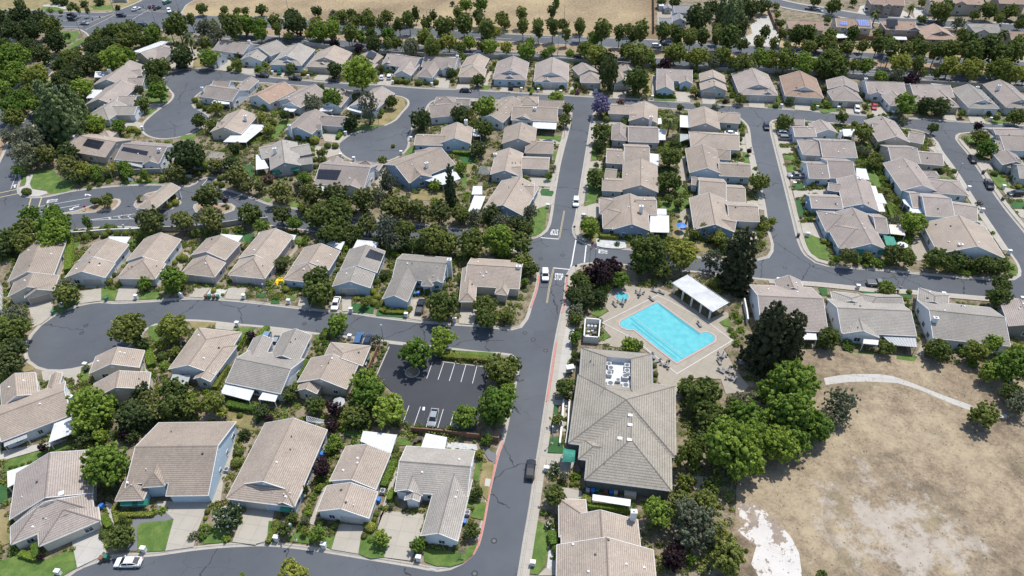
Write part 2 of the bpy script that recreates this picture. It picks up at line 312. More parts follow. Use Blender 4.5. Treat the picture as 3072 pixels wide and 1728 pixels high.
def catmull(P,closed=False,step=1.5):
    P=[np.array(p[:2],float) for p in P]; n=len(P); out=[]
    segs=n if closed else n-1
    for k in range(segs):
        p0=P[(k-1)%n] if closed or k>0 else P[k]; p1=P[k]; p2=P[(k+1)%n]; p3=P[(k+2)%n] if closed or k+2<n else p2
        L=np.linalg.norm(p2-p1)
        if L>60: out.append(p1); continue
        m=max(1,int(L/step)); m=min(m,8)
        d1=np.linalg.norm(p1-p0)**.5+1e-4; d2=L**.5+1e-4; d3=np.linalg.norm(p3-p2)**.5+1e-4
        t1=((p1-p0)/d1-(p2-p0)/(d1+d2)+(p2-p1)/d2)*d2; t2=((p2-p1)/d2-(p3-p1)/(d2+d3)+(p3-p2)/d3)*d2
        for i in range(m):
            t=i/m; out.append((2*t**3-3*t*t+1)*p1+(t**3-2*t*t+t)*t1+(-2*t**3+3*t*t)*p2+(t**3-t*t)*t2)
    if not closed: out.append(P[-1])
    return out
def area(P): return .5*sum(P[k][0]*P[(k+1)%len(P)][1]-P[(k+1)%len(P)][0]*P[k][1] for k in range(len(P)))
def offset(P,d,closed=True):
    """offset polyline to its left by d"""
    n=len(P); out=[]
    for k in range(n):
        a=P[(k-1)%n] if closed or k>0 else P[k]; b=P[(k+1)%n] if closed or k<n-1 else P[k]
        e1=P[k]-a; e2=b-P[k]
        l1,l2=np.linalg.norm(e1),np.linalg.norm(e2)
        if l1<1e-6: e1=e2
        if l2<1e-6: e2=e1
        n1=np.array([-e1[1],e1[0]])/(np.linalg.norm(e1)+1e-9); n2=np.array([-e2[1],e2[0]])/(np.linalg.norm(e2)+1e-9)
        m=n1+n2; m/=np.linalg.norm(m)+1e-9; c=max(.5,m@n1); out.append(P[k]+m*d/c)
    return out
def inpoly(p,P):
    x,y=p[0],p[1]; c=False; n=len(P)
    for k in range(n):
        a=P[k];b=P[(k+1)%n]
        if (a[1]>y)!=(b[1]>y) and x<(b[0]-a[0])*(y-a[1])/(b[1]-a[1])+a[0]: c=not c
    return c
from mathutils.geometry import tessellate_polygon
def flat_poly(name,P,z,mat,sides=0.,**t):
    mb=MB(); P=[np.array(p[:2],float) for p in P]
    if area(P)<0: P=P[::-1]
    V=[Vector((p[0],p[1],0)) for p in P]
    me=bpy.data.meshes.new(name); tris=tessellate_polygon([V]); verts=[(p[0],p[1],z) for p in P]
    faces=[]
    for a,b,c in tris:
        ar=(P[b][0]-P[a][0])*(P[c][1]-P[a][1])-(P[c][0]-P[a][0])*(P[b][1]-P[a][1])
        faces.append((a,b,c) if ar>0 else (a,c,b))
    if sides:
        k=len(verts); verts+=[(p[0],p[1],z-sides) for p in P]
        for i in range(len(P)): j=(i+1)%len(P); faces.append((i,k+i,k+j,j))
    me.from_pydata(verts,[],faces); me.materials.append(MATS[mat]); o=bpy.data.objects.new(name,me); COL.objects.link(o); o['kind']='structure'
    return o
def ribbon(mb,A,B,zA,zB,closed=False,mi=0,skirt=0):
    n=len(A)
    for k in range(n if closed else n-1):
        j=(k+1)%n
        if np.linalg.norm(A[k]-A[j])>70: continue
        mb.face([(*A[k],zA),(*A[j],zA),(*B[j],zB),(*B[k],zB)],None,mi)
        if skirt: mb.face([(*A[k],zA-skirt),(*A[j],zA-skirt),(*A[j],zA),(*A[k],zA)],None,mi)
D_PATCH='''
@00
g 1450,910 1690,905 1680,1030 1480,1035
k 1440,870 1570,880 1560,905 1440,905
k 1490,1040 1650,1040 1590,1095 1480,1090
g 1480,1100 1580,1100 1510,1160 1470,1150
k 1210,1210 1350,1215 1440,1240 1430,1290 1270,1280
k 2200,600 2330,600 2310,720 2200,705
k 2440,680 2576,670 2560,745 2400,735
d~ 1930,560 2020,520 2030,620 2010,680 1940,690 1900,640
k 1880,470 2000,480 2060,540 1960,580 1930,690 1700,700 1620,760 1700,640
g~ 600,320 780,320 790,360 700,440 600,400
g~ 650,500 830,385 860,395 700,500 610,520
g 740,1010 870,1010 860,1090 780,1080
g 1680,380 1780,390 1700,420
g 1830,1360 1980,1350 1950,1410 1800,1400
g~ 430,70 600,60 700,90 640,110 430,100
K~ 430,50 620,50 680,80 660,95 560,70 430,62
g 910,60 1130,50 1140,95 950,100
g~ 480,600 560,570 520,610 440,660
g~ 460,840 560,780 520,850 460,900
K~ 100,860 380,680 400,690 160,880 20,980 0,960
@10
k 575,800 640,735 735,745 720,815
k 1215,860 1250,760 1390,800 1360,855
k 1800,780 1960,790 1935,890 1800,880
k 2030,840 2170,840 2140,902 2010,897
k 2290,860 2350,700 2380,710 2330,860
k 2460,860 2576,850 2560,930 2450,925
k 215,740 290,690 300,720 270,785
k 430,710 500,690 480,730 430,745
d 1310,970 1480,980 1500,1060 1400,1200 1280,1260 1160,1250 1260,1160
g 1020,1260 1300,1260 1150,1300 1010,1320 950,1340
k 660,1340 900,1310 880,1400 850,1440 690,1420
g 250,1205 360,1210 200,1400 90,1420
g 2270,860 2360,865 2340,900 2260,905
k 2010,990 2230,1000 2240,1020 2010,1010
k 300,870 350,875 310,900 290,920
@20
y 1440,-40 2400,-40 2400,150 2400,330 2200,420 1450,360
k 310,880 440,885 430,945 310,940
g 610,660 680,660 660,720 620,800
k 570,935 640,700 670,720 610,940
k 780,920 910,930 900,970 770,960
k 1020,920 1160,920 1140,1000 1010,990
d 1380,740 1410,750 1390,960 1290,960
k 1410,760 1440,760 1440,960 1410,960
k 1630,925 1800,930 1790,1035 1660,1020
g 1430,990 1640,1000 1640,1020 1430,1010
k 1905,970 2045,980 2050,1050 1920,1045
k 2380,1010 2540,1020 2540,1090 2385,1080
k 820,1220 1000,1210 1120,1215 1110,1270 970,1270 870,1250 800,1300
g 280,1360 510,1370 500,1430 280,1400
k 270,1400 420,1410 520,1449 270,1449
k 2120,1300 2290,1310 2360,1350 2370,1449 2280,1449 2250,1330
K 2400,260 2520,150 2700,130 2700,480 2570,470 2270,440 2280,390 2420,340
g 2050,110 2170,110 2140,190 2050,190
g 1930,90 2050,110 1990,130
p 1460,100 1640,100 1640,200 1460,280
@30
y -60,-60 2900,-60 2900,620 1900,480 1050,420 400,400 130,370 60,270
k 265,1040 430,1050 440,1120 270,1105
k 780,1090 950,1080 940,1152 790,1145
k 1050,1100 1190,1060 1200,1170 1040,1160
g 490,1100 690,1080 700,1120 560,1140
d 960,1110 1050,1140 1050,1155 950,1150
k 1740,1150 1870,1150 1900,1220 1760,1205
k 2010,1165 2150,1170 2200,1245 2040,1240
g 2210,1200 2390,1210 2380,1245 2240,1240
g 1880,910 1990,910 1960,960 1880,960
K 900,130 930,60 1000,50 1370,110 1480,190 1150,185
K 1450,80 1550,80 1620,200 1480,190
k 110,1390 250,1390 260,1449 110,1449
g 1970,1370 2080,1360 2100,1449 2010,1449
g 0,1065 110,1070 110,1090 0,1085
@01
g~ 330,290 470,240 620,340 730,370 730,460 500,500 470,470 330,450 300,400
g 220,330 280,310 270,400 215,420
K~ 280,310 330,300 300,400 320,450 470,480 480,500 380,530 260,520 200,480 190,440 250,420
t 2450,240 2540,190 2560,340 2500,330
k 870,1400 1030,1400 1050,1449 850,1449
k 1210,1430 1380,1420 1370,1449 1210,1449
g 1300,960 1380,960 1380,1000 1290,1000
g 750,980 820,980 760,1060
t 2400,900 2560,900 2560,990 2420,980
m 1050,360 1230,360 1180,410 1050,410
g 1190,390 1600,370 1620,395 1180,405
k 1250,835 1400,840 1420,860 1230,855
p 600,1200 650,1180 650,1320 600,1310
p 1850,1080 1930,1110 1820,1280 1760,1250
@11
t 2020,120 2200,130 2190,210 2110,220
d 2120,210 2190,200 2150,300 2110,300
g 2080,300 2130,300 2110,450 2050,460
d 1540,530 1760,460 1880,480 1880,570 1580,570
g 390,940 470,940 450,980 390,980
k 590,20 830,40 850,100 720,140 600,130
g~ 1500,100 1590,10 1600,60 1540,120
g 80,530 160,560 120,590 70,570
g 330,590 450,590 430,640 330,630
m 2000,1240 2110,1260 2090,1449 1960,1449
p 1220,290 1290,260 1250,440 1190,450
p 330,1120 380,1060 410,1010 440,1030 340,1160
@21
k 170,320 440,360 440,440 230,420 200,400
k 230,450 430,440 420,600 380,620 240,660 220,560
t~ 300,450 410,455 400,530 295,520
g~ 260,650 350,620 350,700 310,880 240,930 180,930 180,820
g 420,80 500,60 470,190 420,180
g 330,330 450,300 440,370 350,360
g 800,60 870,60 850,165 800,165
g 780,250 890,250 880,500 820,620 730,620
k 730,630 880,585 880,760 700,720 690,640
k 770,180 900,170 910,250 770,245
d 820,900 870,900 840,1010 800,1000
w~ 845,955 1150,975 1150,1045 850,1025
g 1640,400 1710,400 1740,500 1640,520
d 1600,740 1690,740 1720,960 1620,980
g 1480,560 1600,540 1800,560 1700,700 1500,650
k 2350,570 2530,570 2540,670 2370,640
k~ 2290,860 2440,860 2460,980 2420,1030 2300,900
k 2200,170 2420,200 2450,280 2390,230
g 2320,80 2410,80 2430,200 2330,200
k 2280,10 2400,10 2440,100 2320,80
d~ 1850,1010 2030,1010 2020,1080 1870,1080
p~ 1700,130 1760,130 1770,380 1700,380
p~ 1700,680 1800,640 1800,760 1700,960 1680,840
@31
g 150,110 260,110 270,170 170,160
g 190,210 280,210 250,290 190,280
k 110,40 230,40 260,100 130,105
k 200,290 400,290 400,400 370,470 350,380 230,380
t 240,400 355,400 360,460 260,470
k 250,470 560,460 600,520 420,510 270,550
t 275,560 330,560 370,700 310,740
k 330,800 480,790 560,960 520,950 350,900
g~ 380,900 520,960 610,1080 600,1175 480,1140 400,1040
g~ 975,250 1050,250 1140,450 1080,440 1000,360
g 1730,320 1940,370 1930,385 1730,340
k 1600,30 1700,20 1790,200 1730,120
g 2110,700 2180,760 2120,750
k 2090,760 2190,790 2300,940 2260,950 2150,850
m 2180,860 2240,860 2300,940 2240,930
g 2420,1180 2500,1230 2500,1330 2420,1300
k 2000,50 2180,60 2200,110 2060,110
g~ 2240,270 2350,330 2440,460 2370,480 2250,350
k 2080,170 2240,170 2260,260 2180,270
t 2430,580 2576,580 2576,650 2450,650
k 2340,430 2576,480 2576,560 2420,560
k 2480,660 2576,660 2576,750 2540,740
p~ 1450,930 1520,920 1640,1100 1500,1180
p 1140,280 1260,270 1300,500 1200,420
@02
k 260,180 540,110 520,280 420,360 330,400 300,220
g 530,190 600,170 780,100 800,150 640,240 540,270
k 800,40 1020,0 1020,130 790,160
g 1030,0 1190,30 1150,130 1020,120
k 1200,0 1390,0 1360,130 1160,130
g 1390,60 1520,30 1640,60 1630,110 1400,120
k 1960,0 2120,0 2040,100 1890,90
k 2300,0 2480,0 2440,120 2260,110
w 2120,10 2290,20 2230,100 2070,90
g~ 1500,390 1580,380 1600,540 1530,540
d 1900,340 2180,350 2120,410 1960,450
k 2180,350 2380,360 2340,430 2150,410
g 2400,400 2576,400 2500,470 2350,430
m 1530,560 1800,500 1960,450 1700,800 1700,980 1600,990
g 1480,900 1540,900 1550,980 1490,980
k 1440,700 1480,690 1500,870 1480,960 1450,860
g 820,800 880,790 890,930 810,940
k 420,840 600,835 820,800 800,930 750,1000 760,930 600,900 440,960
g 1400,710 1450,710 1460,850 1420,850
d 280,760 350,800 340,830 200,860
d 2280,1240 2576,1260 2576,1449 2330,1380
@12
k 860,90 980,90 950,235 870,240
k 440,110 520,60 600,60 540,220 420,180
k 1560,120 1700,100 1660,330 1540,310
t 960,160 1200,160 1180,260 960,245
t 1220,220 1500,260 1510,305 1210,280
t~ 0,50 100,50 80,100 0,100
t 150,110 230,110 240,165 150,160
g 290,80 420,80 390,130 290,120
k 2060,200 2250,200 2190,370 2040,360
k 110,405 330,420 200,640 130,640 20,560
g 610,470 650,470 640,520 600,510
k 980,490 1180,510 1150,580 980,560
g 1950,625 2400,655 2340,750 1890,735
m 1240,560 1320,600 1200,890 1130,860
k 1340,535 1720,575 1720,605 1450,600 1340,590
d 1240,640 1130,850 1160,640
@22
p 980,20 1150,-20 1400,10 1440,-10 1620,60 1980,320 2160,240 2200,290 2080,350 2220,480 2230,560 2130,620 2250,830 2380,990 2330,1050 2150,1070 2100,920 1830,910 1660,960 1670,1080 1640,1090 1470,950 1460,800 1410,680 1300,600 1050,600 850,560 1000,500 910,400 880,300 975,240 930,180
g 830,180 975,230 870,295 800,270
g 900,420 990,495 880,550
g 1670,960 1740,930 1760,1050 1670,1060
g 2080,350 2190,290 2200,400 2120,380
K 495,390 640,410 600,540 600,700 560,820 530,900 460,940 440,900 470,600
k 430,1130 640,1130 600,1449 400,1449
t 420,1180 510,1180 490,1280 420,1280
@32
f 230,600 740,640 1520,690 1900,760 2700,760 3400,1500 3000,3100 -500,3100 -330,2300 -320,2000 -280,1849 -300,1400 100,900
g 860,640 1100,650 1000,665 860,655
g 1290,680 1510,685 1470,745 1290,720
t 500,0 590,0 600,75 540,75
t 920,30 1090,45 1050,80 1000,90
t 1300,70 1460,70 1440,110 1310,100
K 560,910 700,885 850,870 1100,870 1250,890 1450,960 1700,1060 2030,1180 2100,1225 2060,1245 1850,1170 1500,1020 1300,960 1000,945 800,950 580,980
K 2300,1275 2400,1270 2400,1310 2310,1310
p 1540,560 1580,640 1570,700 1480,690
@33
s~ -300,735 -130,735 0,830 100,920 230,1060 310,1220 335,1400 300,1600 -250,1600 -100,1449 -170,1330 -120,1150 -310,1000 -200,900 -310,850
@23
k 1830,430 1990,470 1975,640 1850,600
@03
g~ 0,1300 180,1240 430,1300 740,1185 775,1370 640,1449 0,1600
K 725,1095 1010,970 1075,1230 780,1370
K 1060,700 1130,730 1165,920 1120,965
q 1330,880 1560,840 1580,730 1750,880 1400,950 1380,1200 1260,1200 1350,1060
g 1420,920 1750,885 1665,1200 1390,1215 1375,960
k 1580,700 2120,700 2050,850 1990,1000 1950,1160 1665,1200 1750,880 1580,730
k 2380,0 2330,350 2250,500 2220,700 2130,720 2180,500 2260,300 2340,0
m 2576,0 2500,200 2400,420 2340,460 2430,130 2440,0
g 50,290 750,100 740,200 500,290 0,480
k 2480,740 2576,730 2576,1140 2340,1110
g 2100,950 2350,900 2300,1110 2050,1130
d 0,760 80,800 100,1120 0,1160
K 0,200 740,60 490,160 0,300
t~ -60,520 70,540 80,700 -60,740
@13
k 0,740 200,740 120,1100 0,1130
g 430,960 560,990 540,1130 300,1100
g 690,1040 800,1050 760,1185 700,1150
k 840,930 1100,950 1060,1040 1030,1230 760,1185 800,1050 820,1000
g~ 1060,1060 1330,1060 1290,1265 1030,1230
k 1330,800 1700,830 1650,1060 1560,1300 1290,1265 1340,1060 1220,1010 1240,870
k 590,940 530,930 680,560 730,540 600,860
k 1400,250 1440,380 1380,560 1330,700 1240,870 1210,1010 1290,700 1330,580
g 2220,300 2280,300 2240,500 2180,510
d 2280,300 2400,310 2330,700 2240,600
g 2130,650 2170,600 2170,760 2120,760
g 2190,710 2320,710 2290,890 2160,860
g~ 1680,1180 1920,1200 2060,1220 2240,1100 2180,1240 2080,1320 1950,1360 1700,1310
g 1420,60 1560,60 1550,140 1410,140
w 1910,100 2220,130 2230,190 1900,170
g 860,0 1080,0 1060,70 900,50
q~ 2260,150 2320,170 2420,230 2410,320 2340,280
K 2310,470 2365,480 2350,555 2300,545
g 130,900 240,900 190,1110 110,1100
@23
t 360,60 480,60 520,170 510,220 360,210
k 350,220 510,225 640,300 560,430 340,400
k 480,550 700,600 700,760 620,790 540,640
g 250,890 390,970 330,1350 260,1440 180,1430
k 480,1220 440,1449 260,1449 440,1280
w 390,980 430,980 440,1200 380,1400 350,1360
'''
D_WALK=[("@F 1455,668 1438,673.5 1427,692 1423,724.5 1420.5,757 1413,787 1398,862 1380.5,974.5 1365.5,1074.5 1363,1094 1348,1187 1335.5,1274 1320.5,1362 1306.7,1449 1295,1520",1),
("@F 1488,304 1448,552 1442,575 1444,590 1453,602 1468,611",1),
("@F 1936,310 1939.5,330 1947,362 1969.5,450 1994.5,550 2012,615 2027,642 2052,660 2082,668.5",1),
("@F 2357,357.5 2367,377 2407,432 2457,512 2507,587 2537,632",-1),
("@F 2406,350 2414.5,362 2432,382 2469.5,437 2519.5,512 2576,582 2640,660",1),
("@F 2640,760 2576,754.5 2482,748 2382,739.5 2267,729.5 2182,724.5 2057,712 1932,703.5",1),
("@F 1437,290 1424,350 1420.5,362 1408,412 1395.5,482",-1),
("@F 1923,517 1894,387 1888,362 1885.5,337.5",1)]
D_WLINES=["@21 590,1235 600,1210 643,965","@21 728,1192 747,1018","@21 415,1246 580,1262","@21 290,942 470,956"]
D_WTHIN=["@01 400,628 910,540","@01 580,648 800,610","@01 395,685 570,650","@01 905,762 1360,702","@01 890,766 1370,752","@01 1095,738 1120,752","@01 1140,730 1090,742 1110,754","@01 1230,712 1190,735 1215,752","@01 1330,705 1285,725 1320,750","@01 110,450 165,300","@01 2020,430 2090,350",
"@00 620,205 820,215","@00 600,265 830,270","@00 330,130 1060,170","@00 1280,155 1430,145","@00 1240,250 1440,130 1560,60","@00 940,345 1040,350","@00 1460,80 1560,60","@00 700,470 880,380","@00 1350,105 1780,130",
"@20 0,545 250,555","@20 480,575 620,582","@20 1440,640 2190,690","@20 1500,660 1760,668","@20 100,365 380,378","@20 600,400 900,410","@20 1700,430 2000,450","@10 900,290 1200,305","@10 1500,350 1900,375","@10 1850,510 2500,540","@10 2100,370 2576,390",
"@30 120,520 320,528","@30 480,555 780,570","@30 920,572 1010,578","@30 1600,610 1800,618","@30 810,735 1100,745","@30 990,715 1090,720","@30 1500,760 2000,800","@30 1680,748 1760,752","@30 2200,650 2500,660","@30 100,705 260,712"]
D_YLINES=["@21 522,670 470,950","@21 532,672 480,952","@21 412,1252 368,1449","@21 424,1254 380,1449","@22 368,0 346,150","@22 380,0 356,150","@13 0,0 1,1"]
D_YWIDE=["@01 312,545 280,660","@01 418,540 375,680","@01 0,492 170,455","@01 0,536 185,498","@00 900,225 1150,130","@00 860,300 1080,190 1160,145","@00 1420,95 1780,118"]
D_YLINES.pop()
D_RED=["@F 1427,692 1423,724.5 1420.5,757 1413,787","@F 1398,862 1380.5,974.5 1374,1010","@F 1264,1112 1254,1137 1231.5,1227 1214,1319 1201.5,1369 1189,1392 1164,1414","@F 1354,695 1350,724 1334,774"]
